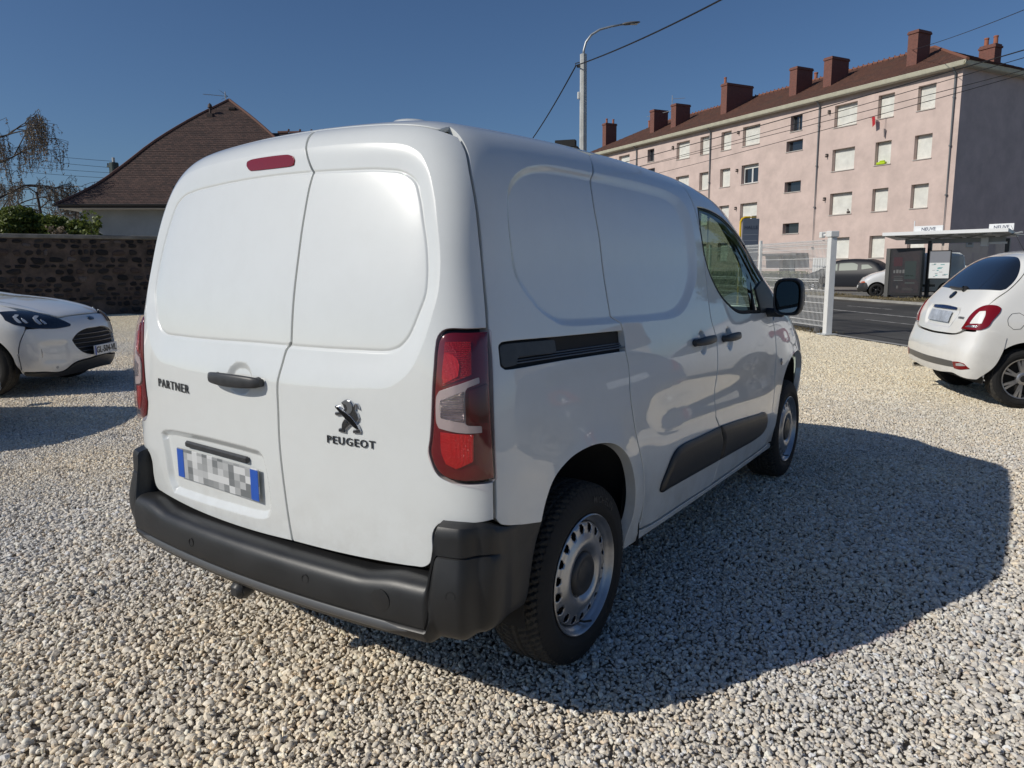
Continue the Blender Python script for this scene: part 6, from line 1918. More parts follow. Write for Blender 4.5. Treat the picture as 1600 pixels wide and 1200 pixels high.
# the folded lip of the arches
# ---- wheels
def tyre_mesh(R=.326, W=.205, rim=.2155, tread='allseason', nseg=360, label=None):
    """outer face at x=0, tyre inwards to x=-W"""
    sw = [(rim - .012, -.014), (rim, -.006), (rim + .006, -.004), (rim + .010, .0000), (rim + .025, .0045), (rim + .028, .0062), (rim + .034, .0060), (rim + .052, .0068), (R - .052, .0050), (R - .046, .0038), (R - .030, -.001), (R - .016, -.0075)]
    # tread profile across
    nt_ = 30
    tr = []
    for i in range(nt_ + 1):
        t = i / nt_; x = -.010 - t * (W - .020)
        u = (t - .5) * 2
        tr.append((R - .009 * abs(u) ** 3.2 - .004 * max(0, abs(u) - .85) / .15, x))
    prof_ = [(r, a, 0) for r, a in sw] + [(r, a, 1) for r, a in tr] + [(r, -W - a, 0) for r, a in sw[::-1]]
    n = nseg; k = len(prof_)
    P = np.array([(r, a) for r, a, _ in prof_]); isT = np.array([q for _, _, q in prof_])
    th = np.arange(n) * 2 * math.pi / n
    R_ = np.repeat(P[None, :, 0], n, 0).copy(); A_ = np.repeat(P[None, :, 1], n, 0)
    if tread == 'allseason':
        u = (A_ + W / 2) / (W / 2)
        s = th[:, None] * R
        ph = (s / .026 + np.abs(u) ** 1.3 * 2.0)
        g = np.abs(ph - np.round(ph)) * 2
        groove = (g < .30) * (np.abs(u) > .10) * (np.abs(u) < 1.02)
        lng = (np.abs(np.abs(u) - .12) < .045) | (np.abs(np.abs(u) - .55) < .03)
        side_blk = (isT[None, :] == 1)
        R_ = R_ - np.where(side_blk, .0075 * np.maximum(groove, lng), 0)
        sh = (P[None, :, 0] > R - .035) & (isT[None, :] == 0)
        g2 = ((s / .026 + 2.0) % 1) < .3
        R_ = R_ - np.where(sh & g2, .004, 0)
    elif tread == 'simple':
        u = (A_ + W / 2) / (W / 2)
        lng = (np.abs(np.abs(u) - .15) < .05) | (np.abs(np.abs(u) - .5) < .05)
        s = th[:, None] * R
        g2 = (((s / .022 + np.abs(u) * .8) % 1) < .22) & (np.abs(u) > .6)
        R_ = R_ - np.where(isT[None, :] == 1, .006 * np.maximum(lng, g2), 0)
    V = np.stack([A_, R_ * np.cos(th)[:, None], R_ * np.sin(th)[:, None]], -1)
    F = []
    M_ = []
    for j in range(n):
        j2 = (j + 1) % n
        for i in range(k - 1):
            F.append([j * k + i, j * k + i + 1, j2 * k + i + 1, j2 * k + i]); M_.append(1 if isT[i] and isT[i + 1] else 0)
    return V.reshape(-1, 3), F, M_


def tyre(parent, R=.326, W=.205, rim=.2155, tread='allseason', nseg=360, text=None):
    V, F, M_ = tyre_mesh(R, W, rim, tread, nseg)
    o = mesh_obj('tyre', V, F, None, parent, 35, None, None, M_, [rubber, treadm])
    if text:
        tv, tf = text_mesh(text, .034, depth=.0008, bold=.0008, spacing=1.1)
        tv = np.array(tv); rr = rim + .052 + tv[:, 1]; ang = math.radians(64) - tv[:, 0] / (rim + .05)
        VV = np.stack([.0072 + tv[:, 2], rr * np.cos(ang), rr * np.sin(ang)], -1)
        mesh_obj('tyre_lettering', VV, tf, mat('letter_rubber', (.03, .03, .031), rough=.6), o)
    return o


def steel_wheel(loc, mir=False, name='wheel', text=None):
    w = bpy.data.objects.new(name, None); COL.objects.link(w); w.parent = van; w.location = loc
    if mir: w.rotation_euler = (0, 0, math.pi)
    tyre(w, text=text)
    b = MB()
    b.lathe([(.200, -.15), (.201, -.04), (.204, -.022), (.2085, -.012), (.2155, -.006), (.2165, .000), (.213, .0025), (.209, -.001), (.205, -.010), (.197, -.018), (.190, -.024), (.186, -.034), (.184, -.060), (.182, -.15)], 96)
    b.build('rim', steel, w, smooth=40)
    # disc with slots
    na = 18 * 12; rs = [.187, .182, .174, .165, .157, .149, .142, .130, .116, .104, .092, .082, .074, .066, .05]
    xs = [-.034, -.024, -.019, -.017, -.016, -.015, -.012, -.006, -.002, -.002, -.008, -.018, -.024, -.026, -.026]
    V = []; F = []
    for j in range(na):
        t = 2 * math.pi * j / na
        for r, x in zip(rs, xs): V.append((x, r * math.cos(t), r * math.sin(t)))
    k = len(rs)
    for j in range(na):
        ph = j % 12
        for i in range(k - 1):
            if 1 <= i <= 4 and 3 <= ph <= 8 and not ((i in (1, 4)) and ph in (3, 8)): continue
            j2 = (j + 1) % na
            F.append([j * k + i, j2 * k + i, j2 * k + i + 1, j * k + i + 1])
    o = mesh_obj('disc', V, F, steel, w, smooth=50)
    md = o.modifiers.new('so', 'SOLIDIFY'); md.thickness = .004; md.offset = -1
    b = MB(); b.lathe([(.080, -.03), (.080, -.012), (.076, -.004), (.068, .003), (.060, .004), (.05, .002), (.045, .004), (0, .005)], 40)
    b.xf(Matrix.Translation((-.006, 0, 0)))
    c = b.build('hub_cap', blackpl, w, smooth=40)
    b = MB(); b.lathe([(.10, -.09), (.155, -.09), (.155, -.10), (.10, -.10)], 30, closed=True); b.lathe([(.0, -.06), (.17, -.10), (.17, -.12)], 30)
    b.build('brake_drum', mat('rusty_drum', (.05, .035, .028), rough=.8), w)
    b = MB(); b.tube([(-.030, -.01, -.178), (-.012, .01, -.186), (.004, .035, -.188)], .004, 6); b.build('valve', rubber, w)
    return w


w1 = steel_wheel((.893, 0, .324), text='MICHELIN')
w2 = steel_wheel((.880, 2.785, .324), text=None)
for (o, x, y) in ((w1, -.893, 0), (w2, -.880, 2.785)):
    c = copy_tree(o, van); c.location = (x, y, .324); c.rotation_euler = (0, 0, math.pi)
    c.name = 'wheel'
w2.rotation_euler = (0, 0, math.radians(0))

# ---- door mirror
for mi in (False, True):
    b = MB()
    n = 14; G = []
    c = Vector((1.005, 2.16, 1.222))
    for i, (yy, sc) in enumerate(((-.045, .86), (-.052, .95), (-.045, 1.0), (-.01, 1.02), (.04, .95), (.085, .72), (.105, .35), (.11, .02))):
        ring = []
        for k in range(28):
            t = 2 * math.pi * k / 28
            ex = math.copysign(abs(math.cos(t)) ** .55, math.cos(t)) * .080 * sc; ez = math.copysign(abs(math.sin(t)) ** .55, math.sin(t)) * .104 * sc
            ring.append((c.x + ex, c.y + yy + .10 * (-ex), c.z + ez))
        G.append(ring)
    b.grid(G, closed_v=True)
    b.box(.86, .98, 2.15, 2.22, 1.105, 1.155, bev=.015)
    if mi: b.V = [(-x, y, z) for x, y, z in b.V]; b.F = [f[::-1] for f in b.F]
    mo = b.build('door_mirror', blackpl, van, smooth=50)
    V = [(0, 0, 0)]; V = []
    for k in range(28):
        t = 2 * math.pi * k / 28
        ex = math.copysign(abs(math.cos(t)) ** .6, math.cos(t)) * .062; ez = math.copysign(abs(math.sin(t)) ** .6, math.sin(t)) * .087
        V.append((c.x + ex, c.y - .047 - .10 * ex, c.z + ez))
    if mi: V = [(-x, y, z) for x, y, z in V]
    mesh_obj('mirror_glass', V, [list(range(28))], mat('mirror_face', (.35, .42, .45), rough=.02, metal=1.0), mo)
    # black sail where the mirror is mounted
    q = [(2.05, 1.146), (2.30, 1.135), (2.40, 1.20), (2.33, 1.31), (2.20, 1.36), (2.02, 1.30)]
    panel('mirror_sail', VB, 'side', q, blackpl, mo, sp=.05, edge=.002, depth=.01, off=.002, mirror=mi)
# small side marker on the wing, roof details, reversing details
P, Nn = VB.surf('side', np.array([2.386]), np.array([.821]), side_rel)
b = MB(); b.lathe([(.022, 0), (.018, .006), (0, .008)], 16, axis='x', c=tuple(P[0])); b.build('side_indicator', mat('indicator', (.25, .22, .2), rough=.15, coat=1), van, smooth=True)
b = MB(); b.lathe([(.05, 0), (.03, .012), (.012, .03), (0, .032)], 16, axis='z', c=(.0, 1.55, float(VB.T(1.55)))); b.build('roof_aerial', blackpl, van, smooth=True)
b = MB(); b.lathe([(.085, -.02), (.080, .022), (.062, .036), (0, .040)], 24, axis='z', c=(.20, -.08, float(VB.T(-.08)))); b.build('roof_cap', white, van, smooth=50)
FB = Body(
    wz=[(.15, .74), (.30, .785), (.45, .808), (.62, .815), (.78, .808), (.90, .785), (1.0, .755), (1.15, .705), (1.30, .64), (1.42, .585), (1.55, .53)],
    T=[(-.8, 1.2), (-.3, 1.43), (0, 1.50), (.35, 1.53), (.8, 1.52), (1.2, 1.49), (1.5, 1.40), (1.9, 1.12), (2.05, 1.02), (2.3, .97), (2.6, .89), (2.85, .78), (3.1, .60)],
    YR=[(.15, -.50), (.30, -.575), (.42, -.60), (.55, -.595), (.66, -.56), (.72, -.545), (.85, -.515), (1.0, -.44), (1.15, -.32), (1.3, -.19), (1.42, -.08), (1.55, .08)],
    YF=[(.15, 2.85), (.4, 2.96), (.6, 2.95), (.8, 2.86), (1.0, 2.6)],
    crown=.07, br=.09, bf=.38, kt=.34, kr=.22, kf=.5, zc=.7, Wref=.81, Or=(1.2, .75), Of=(1.0, .6), yref=-.55, yfref=2.9)
KB = Body(
    wz=[(.15, .86), (.30, .90), (.45, .925), (.65, .94), (.82, .935), (.95, .915), (1.05, .88), (1.15, .83), (1.3, .77), (1.5, .69), (1.65, .60), (1.8, .5)],
    T=[(-3.9, .9), (-3.6, 1.35), (-3.2, 1.58), (-2.5, 1.68), (-1.9, 1.68), (-1.5, 1.62), (-1.1, 1.42), (-.75, 1.205), (-.5, 1.15), (-.2, 1.115), (.2, 1.065), (.5, .995), (.7, .93), (.82, .85), (.95, .68)],
    YR=[(.15, -3.6), (.5, -3.72), (.9, -3.68), (1.2, -3.5), (1.5, -3.2), (1.8, -2.9)],
    YF=[(.12, .76), (.25, .87), (.40, .92), (.55, .92), (.70, .905), (.80, .89), (.88, .85), (.97, .76), (1.1, .5)],
    crown=.06, br=.10, bf=.43, kt=.22, kr=.3, kf=.34, zc=.7, Wref=.93, Or=(-1.6, .8), Of=(-1.4, .65), yref=-3.6, yfref=.85)
GB = Body(   # small old delivery van, front axle at y = 0
    wz=[(.15, .78), (.3, .81), (.6, .83), (.9, .825), (1.1, .80), (1.4, .74), (1.7, .68), (1.9, .6)],
    T=[(-3.6, 1.78), (-3.2, 1.83), (-2.4, 1.85), (-1.6, 1.83), (-1.15, 1.74), (-.8, 1.52), (-.45, 1.22), (-.3, 1.13), (0, 1.06), (.3, .97), (.5, .86), (.72, .66)],
    YR=[(.15, -3.22), (.6, -3.25), (1.2, -3.22), (1.8, -3.15)],
    YF=[(.15, .62), (.4, .70), (.6, .68), (.8, .62), (1.0, .40)],
    crown=.04, br=.04, bf=.25, kt=.26, kr=.2, kf=.4, zc=.8, Wref=.83, Or=(-1.6, .9), Of=(-1.4, .7), yref=-3.2, yfref=.65)
PB = Body(   # dark compact people carrier
    wz=[(.15, .80), (.3, .84), (.6, .875), (.9, .865), (1.0, .84), (1.3, .74), (1.6, .62), (1.75, .55)],
    T=[(-3.8, .95), (-3.45, 1.18), (-3.2, 1.42), (-2.9, 1.58), (-2.3, 1.66), (-1.6, 1.67), (-1.0, 1.58), (-.5, 1.33), (-.1, 1.10), (.3, .99), (.6, .86), (.85, .65)],
    YR=[(.15, -3.5), (.6, -3.6), (1.0, -3.55), (1.3, -3.35), (1.7, -3.0)],
    YF=[(.15, .75), (.5, .82), (.8, .70), (1.0, .5)],
    crown=.06, br=.1, bf=.3, kt=.25, kr=.3, kf=.4, zc=.75, Wref=.86, Or=(-1.6, .8), Of=(-1.2, .6), yref=-3.5, yfref=.75)
CD = {
    'f_lamp': [(0.589, 0.756), (0.629, 0.808), (0.674, 0.904), (0.735, 0.98), (0.815, 1.027), (0.889, 1.032), (0.917, 1.014), (0.923, 0.971), (0.904, 0.866), (0.887, 0.795), (0.856, 0.768), (0.733, 0.759)],
    'f_lampin': [(0.718, 0.816), (0.758, 0.912), (0.776, 0.947), (0.827, 0.959), (0.84, 0.921), (0.842, 0.826)],
    'f_lamplow': [(0.656, 0.778), (0.697, 0.797), (0.818, 0.807), (0.809, 0.783)],
    'f_gapR': [(0.861, 1.215), (0.841, 1.123), (0.822, 1.029)],
    'f_gapB': [(-0.731, 0.675), (0.183, 0.682), (0.501, 0.704)],
    'f_glassL': [(-0.574, 1.184), (-0.54, 1.303), (-0.603, 1.78), (-0.173, 1.815), (0.627, 1.798), (0.87, 1.492), (0.858, 1.237)],
    'f_strip': [(-0.703, 0.41), (0.585, 0.438), (0.608, 0.381), (-0.697, 0.35)],
    'f_refl': [(0.585, 0.438), (0.787, 0.421), (0.808, 0.374), (0.625, 0.371)],
    'f_bot': [(-0.711, 0.353), (-0.663, 0.278), (0.594, 0.313), (0.838, 0.239)],
    'f_arch': [(-0.36, 0.266), (-0.325, 0.434), (-0.265, 0.562), (-0.162, 0.65), (-0.059, 0.673)],
    'f_logo': [(0.056, 1.101)],
    'f_recess': [(-0.539, 0.92), (-0.384, 0.951), (-0.029, 0.974), (0.223, 0.969), (0.391, 0.949), (0.399, 0.909)],
    'f_cap': [(-0.199, 0.871), (-0.17, 0.92), (-0.101, 0.932), (-0.185, 0.8), (-0.115, 0.774)],
    'f_bad': [(0.428, 0.86), (0.625, 0.862), (0.442, 0.831), (0.589, 0.83)],
    'f_sil': [(-0.744, 0.731), (-0.769, 0.664)],
    'k_head': [(1.1, 1.104), (0.939, 1.084), (0.764, 1.036), (0.648, 0.962), (0.524, 0.89), (0.449, 0.839), (0.43, 0.782), (0.48, 0.758), (0.652, 0.77), (0.923, 0.82), (1.104, 0.882), (1.188, 0.979)],
    'k_grille': [(0.476, 0.611), (0.354, 0.677), (0.226, 0.711), (-0.256, 0.725), (-0.088, 0.545), (0.183, 0.533), (0.233, 0.411), (0.33, 0.452), (0.412, 0.51)],
    'k_fog': [(0.956, 0.617), (0.928, 0.622), (0.874, 0.551), (0.869, 0.498), (0.883, 0.396), (0.909, 0.424), (0.939, 0.528)],
    'k_badge': [(-0.076, 0.842)],
    'k_plate': [(0.176, 0.526), (-0.198, 0.54), (-0.136, 0.435), (0.197, 0.407)],
    'k_lower': [(0.592, 0.252), (0.481, 0.341), (0.233, 0.385), (-0.043, 0.413), (-0.166, 0.33), (-0.007, 0.275), (0.413, 0.216)],
    'k_ch1': [(1.06, 0.979), (1.009, 1.005), (0.964, 0.994), (1.029, 0.961), (1.011, 0.88), (1.041, 0.881), (1.059, 0.913)],
    'k_ch2': [(0.847, 0.929), (0.784, 0.954), (0.738, 0.944), (0.812, 0.913), (0.801, 0.838), (0.835, 0.839), (0.855, 0.876)],
    'k_ch3': [(0.981, 0.948), (0.962, 0.921), (0.945, 0.873), (0.974, 0.87), (0.991, 0.907)],
    'k_ch4': [(0.775, 0.896), (0.75, 0.875), (0.734, 0.834), (0.767, 0.833), (0.785, 0.868)],
    'k_hood': [(0.483, 0.901), (0.18, 0.912), (-0.342, 0.92)],
    'k_arch': [(0.439, 0.266), (0.416, 0.45), (0.363, 0.603), (0.296, 0.671)],
    'k_sens': [(1.102, 0.457), (0.696, 0.297)],
    'k_bot': [(1.064, 0.214), (0.861, 0.235), (0.605, 0.246)],
    'k_wing': [(0.302, 0.735), (0.379, 0.806)],
}
# ================================================================== the other vehicles
car_white = paint_mat('pearl_white_paint', (.80, .79, .75), rough=.3, dust=.04)
car_grey = mat('dark_grey_paint', (.020, .022, .028), rough=.5, coat=.05, coat_r=.3, spec=.2)
car_glass = mat('dark_car_glass', (.012, .016, .018), rough=.03, coat=1.0, coat_r=.01)
pale_glass = glass_mat('pale_car_glass', (.70, .76, .70))
alloy = mat('alloy_wheel', (.45, .45, .46), rough=.3, metal=.8)
dark_alloy = mat('black_wheel', (.02, .02, .021), rough=.4)
amber = mat('amber_lens', (.55, .12, .03), rough=.15, coat=1)


def sym(L):
    """right half outline (top centre -> bottom centre) to a closed symmetric one"""
    return list(L) + [(-a, b) for a, b in L[::-1] if abs(a) > 1e-4]


def top_line(B, ys, x0):
    P = B.base('top', np.full(len(ys), x0), np.array(ys, float))
    return [tuple(p) for p in inv(B, 'side', P)]


def edge_to(B, pm, pts, to):
    """carry an edge traced in one projection over to another"""
    p = np.array(pts, float); P = B.base(pm, p[:, 0], p[:, 1])
    return [tuple(q) for q in inv(B, to, P)]


def archpts(yc, zc, r, a0, a1, n=12):
    return [(yc + r * math.cos(math.radians(a0 + (a1 - a0) * i / n)), zc + r * math.sin(math.radians(a0 + (a1 - a0) * i / n))) for i in range(n + 1)]


def spoke_wheel(root, loc, R, rim, spokes, m, flip=False, W=.19, twin=True, hub=dark_in, proto=None):
    if proto is not None:
        w = copy_tree(proto, root)
    else:
        w = bpy.data.objects.new('wheel', None); COL.objects.link(w); w.parent = root
        V, F, M_ = tyre_mesh(R, W, rim, 'simple', 120)
        mesh_obj('tyre', V, F, None, w, 35, None, None, M_, [rubber, treadm])
        b = MB(); b.lathe([(rim - .015, -W + .02), (rim - .012, -.06), (rim - .004, -.02), (rim + .002, -.004), (rim, .002), (rim - .008, -.001), (rim - .014, -.02), (rim - .018, -.06), (rim - .02, -W + .02)], 60)
        b.lathe([(.0, -.09), (rim - .02, -.10)], 40, m=1)
        b.build('rim', [m, mat('brake_dark', (.03, .028, .027), rough=.7)], w, smooth=40)
        b = MB()
        for k in range(spokes):
            t = 2 * math.pi * k / spokes
            for d in ((-.10, .10) if twin else (0,)):
                t2 = t + d * (1.1 if twin else 1)
                ct, st = math.cos(t), math.sin(t); c2, s2 = math.cos(t2), math.sin(t2)
                p0 = Vector((-.022, .045 * ct, .045 * st)); p1 = Vector((-.012, (rim - .008) * c2, (rim - .008) * s2))
                dr = (p1 - p0).normalized(); wd_ = Vector((1, 0, 0)).cross(dr)
                w0, w1 = .013, (.011 if twin else .02)
                V = []
                for p, ww in ((p0, w0), ((p0 + p1) / 2 + Vector((.006, 0, 0)), w0 * .8), (p1, w1)):
                    for sx, so in ((-1, -.018), (-1, .006), (1, .006), (1, -.018)):
                        V.append(p + wd_ * ww * sx + Vector((so, 0, 0)))
                F = []
                for i in range(2):
                    for j in range(4): F.append([i * 4 + j, i * 4 + (j + 1) % 4, i * 4 + 4 + (j + 1) % 4, i * 4 + 4 + j])
                b.add(V, F)
        b.lathe([(.065, -.05), (.062, -.014), (.05, -.006), (.032, -.004)], 24)
        b.build('spokes', m, w, smooth=30)
        b = MB(); b.lathe([(.034, -.02), (.032, .0), (0, .003)], 24); b.build('hub_cap', hub, w, smooth=40)
    w.location = loc
    w.rotation_euler = (0, 0, math.pi if flip else 0)
    return w


def liners(B, root, arches, xo, xi=.45, r=.37):
    for yc, zc in arches:
        for sx in (-1, 1):
            V = []; n = 16
            for i in range(n + 1):
                t = math.radians(-10 + 200 * i / n)
                V += [(sx * xo, yc + r * math.cos(t), zc + r * math.sin(t)), (sx * xi, yc + r * math.cos(t), zc + r * math.sin(t))]
            F = [[2 * i, 2 * i + 2, 2 * i + 3, 2 * i + 1] for i in range(n)]
            c = len(V); V.append((sx * xi, yc, zc)); F += [[2 * i + 1, 2 * i + 3, c] for i in range(n)]
            mesh_obj('wheel_arch_liner', V, F, dark_in, root)


# ---------------------------------------------------------------- small white hatchback on the right
hb = thing('small_hatchback', 'small rounded white hatchback parked at the right edge, seen from behind, red ring tail lamps', 'car', (1.854, 7.061, 0), math.radians(-65.28))
c = CD
hatch_r = [(0, 1.94), (.35, 1.94), (.62, 1.91), (.80, 1.78), (.89, 1.58), (.905, 1.40), (.885, 1.235), (.841, 1.123), (.815, 1.035), (.72, .94), (.62, .80), (.585, .73), (.50, .704), (.2, .690), (0, .686)]
glr = [(0, 1.80), (.35, 1.80), (.60, 1.77), (.77, 1.65), (.855, 1.49), (.875, 1.34), (.862, 1.250), (.83, 1.222), (.4, 1.19), (0, 1.175)]
hatch = panel('tailgate', FB, 'rear', sym(hatch_r), car_white, hb, holes=[], relief=stack_relief([bevel_fn(curve([(-.40, .97), (0, .985), (.40, .965), (.44, .92), (.38, .80), (.33, .745), (0, .735), (-.33, .745), (-.38, .80), (-.44, .92)], .02), curve([(-.36, .94), (0, .955), (.36, .935), (.39, .90), (.34, .82), (.30, .77), (0, .765), (-.30, .77), (-.34, .82), (-.39, .90)], .02), .02)]), sp=.02, edge=.003)
gl = panel('rear_window', FB, 'rear', sym(glr), car_glass, hatch, sp=.03, edge=.002, depth=.004, off=.004, inset=0)
gl.data.materials[0] = mat('tinted_rear_glass', (.010, .014, .022), rough=.02, coat=1.0, coat_r=.005)
# roof spoiler, bumper, sides
bump_r = [(0, .676), (.2, .680), (.50, .694), (.60, .715), (.66, .738), (.80, .745), (.86, .758), (.95, .75), (1.02, .68), (1.00, .50), (.93, .32), (.838, .239), (.70, .285), (.594, .312), (.3, .295), (0, .29)]
bmpf = panel('rear_bumper', FB, 'rear', sym(bump_r), car_white, hb, sp=.025, edge=.003, off=.008, depth=.03)
panel('bumper_strip', FB, 'rear', sym([(0, .440), (.3, .442), (.585, .440), (.608, .381), (.3, .375), (0, .372)]), mat('grey_strip', (.14, .14, .14), rough=.35, metal=.5), bmpf, sp=.03, edge=.002, off=.012, inset=0)
for sx in (1, -1):
    L = lambda pts: [(sx * a, b) for a, b in pts]
    panel('rear_reflector', FB, 'rear', L([(.593, .438), (.70, .442), (.76, .43), (.808, .374), (.70, .366), (.618, .372)]), redlens, bmpf, sp=.02, edge=.002, off=.0135, inset=0)
    panel('fog_lamp', FB, 'rear', L([(.66, .425), (.74, .428), (.78, .405), (.66, .402)]), silver_in, bmpf, sp=.02, edge=.001, off=.0155, inset=0)
    lm = panel('tail_lamp', FB, 'rear', L([p for p in c['f_lamp']]), redlens, hb, sp=.02, edge=.004, off=.012, depth=.02, inset=0)
    panel('lamp_centre', FB, 'rear', L([p for p in c['f_lampin']]), car_white, lm, sp=.02, edge=.004, off=.015, inset=0, depth=.01)
    panel('reversing_light', FB, 'rear', L([p for p in c['f_lamplow']]), clear_in, lm, sp=.02, edge=.002, off=.0145, inset=0, depth=.005)
arF = archpts(0, .29, .355, 200, 5, 14)
arFf = archpts(2.30, .29, .355, 175, -15, 14)
sideF = ([(-.355, .20)] if False else []) + [(-.345, .245)] + arF[1:-1] + [(.37, .30), (.37, .20), (1.2, .19), (1.93, .20), (1.94, .28)] + arFf[1:-1] + [(2.72, .25), (2.85, .35), (2.84, .62), (2.7, .80)] + top_line(FB, [2.5, 2.2, 2.0, 1.8, 1.5, 1.2, .8, .5, .3], .50) + edge_to(FB, 'rear', [(.62, 1.91), (.80, 1.78), (.89, 1.58), (.905, 1.40), (.885, 1.235), (.845, 1.123)], 'side') + [(-.34, 1.05), (-.40, 1.0), (-.44, .90), (-.46, .76), (-.46, .6), (-.44, .40)]
sw_F = [(.42, 1.06), (.45, 1.30), (.55, 1.42), (.9, 1.46), (1.3, 1.40), (1.60, 1.22), (1.75, 1.05), (1.5, 1.02), (.9, 1.02)]
panel('body_side', FB, 'side', sideF, car_white, hb, holes=[], sp=.035, edge=.003, both=True)
panel('side_window', FB, 'side', sw_F, car_glass, hb, sp=.05, edge=.002, off=.003, depth=.004, both=True, inset=0)
_re = edge_to(FB, 'rear', [(0, 1.95), (.35, 1.95), (.60, 1.925)], 'top')
panel('roof', FB, 'top', [(-x, y + .004) for x, y in _re[::-1]] + [(x, y + .004) for x, y in _re[1:]] + [(.49, .8), (.47, 1.4), (0, 1.5), (-.47, 1.4), (-.49, .8)], car_white, hb, sp=.05, edge=.003)
panel('windscreen', FB, 'top', [(-.46, 1.42), (0, 1.52), (.46, 1.42), (.52, 1.95), (0, 2.08), (-.52, 1.95)], car_glass, hb, sp=.06, edge=0, depth=0)
panel('bonnet', FB, 'top', [(-.50, 1.98), (0, 2.10), (.50, 1.98), (.50, 2.6), (0, 2.8), (-.50, 2.6)], car_white, hb, sp=.06, edge=.003)
panel('front_bumper', FB, 'front', [(-.85, .22), (.85, .22), (.88, .6), (.6, .85), (0, .9), (-.6, .85), (-.88, .6)], car_white, hb, sp=.06, edge=.003)
MB().box(-.62, .62, -.35, 2.7, .22, .5).build('underbody', dark_in, hb)
MB().box(-.50, .50, -.05, 2.5, .5, 1.0).build('cabin_lining', dark_in, hb)
liners(FB, hb, [(0, .29), (2.30, .29)], .78, .42, .365)
wF = spoke_wheel(hb, (.775, 0, .29), .29, .195, 7, alloy, twin=True)
for (x, y, fl) in ((-.775, 0, True), (.775, 2.30, False), (-.775, 2.30, True)):
    spoke_wheel(hb, (x, y, .29), .29, .195, 7, alloy, flip=fl, proto=wF)
P, Nn = FB.surf('rear', np.array([0.0]), np.array([1.10]))
Mq = Matrix.Translation(Vector(P[0]) + Vector(Nn[0]) * .004) @ Vector(Nn[0]).to_track_quat('Z', 'Y').to_matrix().to_4x4()
b = MB(); b.lathe([(.048, -.004), (.046, .006), (.038, .008), (.036, .005), (0, .007)], 28, axis='z'); b.xf(Mq); b.build('round_emblem', darkchrome, hatch, smooth=40)
def rear_patch(B, root, pts, m, name, off=.01, par=None, pm='rear', **k):
    return panel(name, B, pm, pts, m, par or root, sp=.03, edge=.001, off=off, inset=0, rad=0, depth=.004, **k)
blot = mat('blurred_plate', (.42, .46, .52), rough=.5, var=.35, vscale=9)
rear_patch(FB, hb, [(-.27, .915), (.27, .915), (.27, .80), (-.27, .80)], blot, 'number_plate', off=.004, par=hatch)
rear_patch(FB, hb, [(-.33, .975), (0, .985), (.33, .975), (.31, .94), (-.31, .94)], mat('deep_blue_chrome', (.06, .10, .22), rough=.15, metal=.9), 'plate_grip', off=-.004, par=hatch)
V, F = text_mesh('HYBRID', .034, depth=.001); 
Pq = on_surface(FB, 'rear', V, F, .52, .862, 1, 1, 0, .005); mesh_obj('badge_text', Pq, F, darkchrome, hatch)
b = MB(); wpP, wpN = FB.surf('rear', np.array([-.22, .0, .18]), np.array([1.185, 1.165, 1.175]))
pts = [Vector(p) + Vector(n) * .02 for p, n in zip(wpP, wpN)]
b.tube([pts[0], (pts[0] + pts[2]) / 2 + Vector((0, -.008, .0)), pts[2]], .013, 8); b.lathe([(.03, -.01), (.03, .02), (.02, .035), (0, .04)], 14, axis='y', c=tuple(pts[2])); b.build('rear_wiper', blackpl, hatch, smooth=40)
fc = curve([(-.20, .87), (-.165, .925), (-.10, .935), (-.05, .90), (-.045, .83), (-.09, .775), (-.15, .77), (-.195, .81)], .01)
P, Nn = FB.surf('side', fc[:, 0], fc[:, 1]); MB().tube([Vector(p) + Vector(n) * .001 for p, n in zip(P, Nn)] + [Vector(P[0]) + Vector(Nn[0]) * .001], .002, 5).build('fuel_flap_gap', dark_in, hb)
b = MB(); b.tube([(.0, .25, 1.51), (.0, .20, 1.60), (.0, .10, 1.78)], .004, 6, r1=.0015); b.lathe([(.03, 0), (.02, .02), (0, .03)], 12, axis='z', c=(0, .27, 1.50)); b.build('roof_aerial', blackpl, hb, smooth=True)
b = MB(); b.tube([(-.50, -.30, .255), (-.50, -.56, .262)], .024, 14); b.build('exhaust_pipe', chrome, hb, smooth=40)

red_p = paint_mat('dark_blue_paint', (.03, .045, .085), rough=.3, dust=.02)
rh = copy_tree(hb); rh.name = 'added_hatchback'; rh.location = (3.25, 4.10, 0)  # unseen extra car, added so the van's side paint has something to mirror
rh['label'] = 'dark blue hatchback added out of view right of the frame, to be mirrored in the van side'
def _repaint(o_):
    for sl in o_.material_slots:
        if sl.material == car_white: sl.link = 'OBJECT'; sl.material = red_p
    for ch in o_.children: _repaint(ch)
_repaint(rh)

# ---------------------------------------------------------------- white crossover on the left, and its neighbour
suv = thing('white_crossover', 'white crossover car at the left edge, its headlamp and dark grille in view', 'car', (-7.99, 1.84, 0), math.radians(-53.55))
hood_y = [.66, .6, .45, .25, 0, -.25, -.42]
frontK = [(0, .905), (.30, .905), (.483, .895), (.52, .89), (.62, .86), (.80, .80), (1.0, .80), (1.07, .65), (1.10, .50), (1.08, .30), (1.064, .214), (.861, .235), (.605, .246), (.49, .335), (.235, .385), (0, .41)]
gr_r = [(0, .728), (.226, .722), (.354, .69), (.43, .65), (.476, .611), (.44, .54), (.38, .48), (.33, .452), (.24, .43), (0, .428)]
def f_scoop(P2):
    a, b_ = np.abs(P2[:, 0]), P2[:, 1]
    s = lambda t: 1 / (1 + np.exp(-t))
    return -.022 * s((a - .56) / .015) * s((.87 - a) / .02) * s((b_ - .36) / .02) * s((.60 - b_) / .012)
noseK = panel('front_bumper', KB, 'front', sym(frontK), car_white, suv, holes=[sym(gr_r)], relief=stack_relief([f_scoop]), sp=.022, edge=.004, depth=.03)
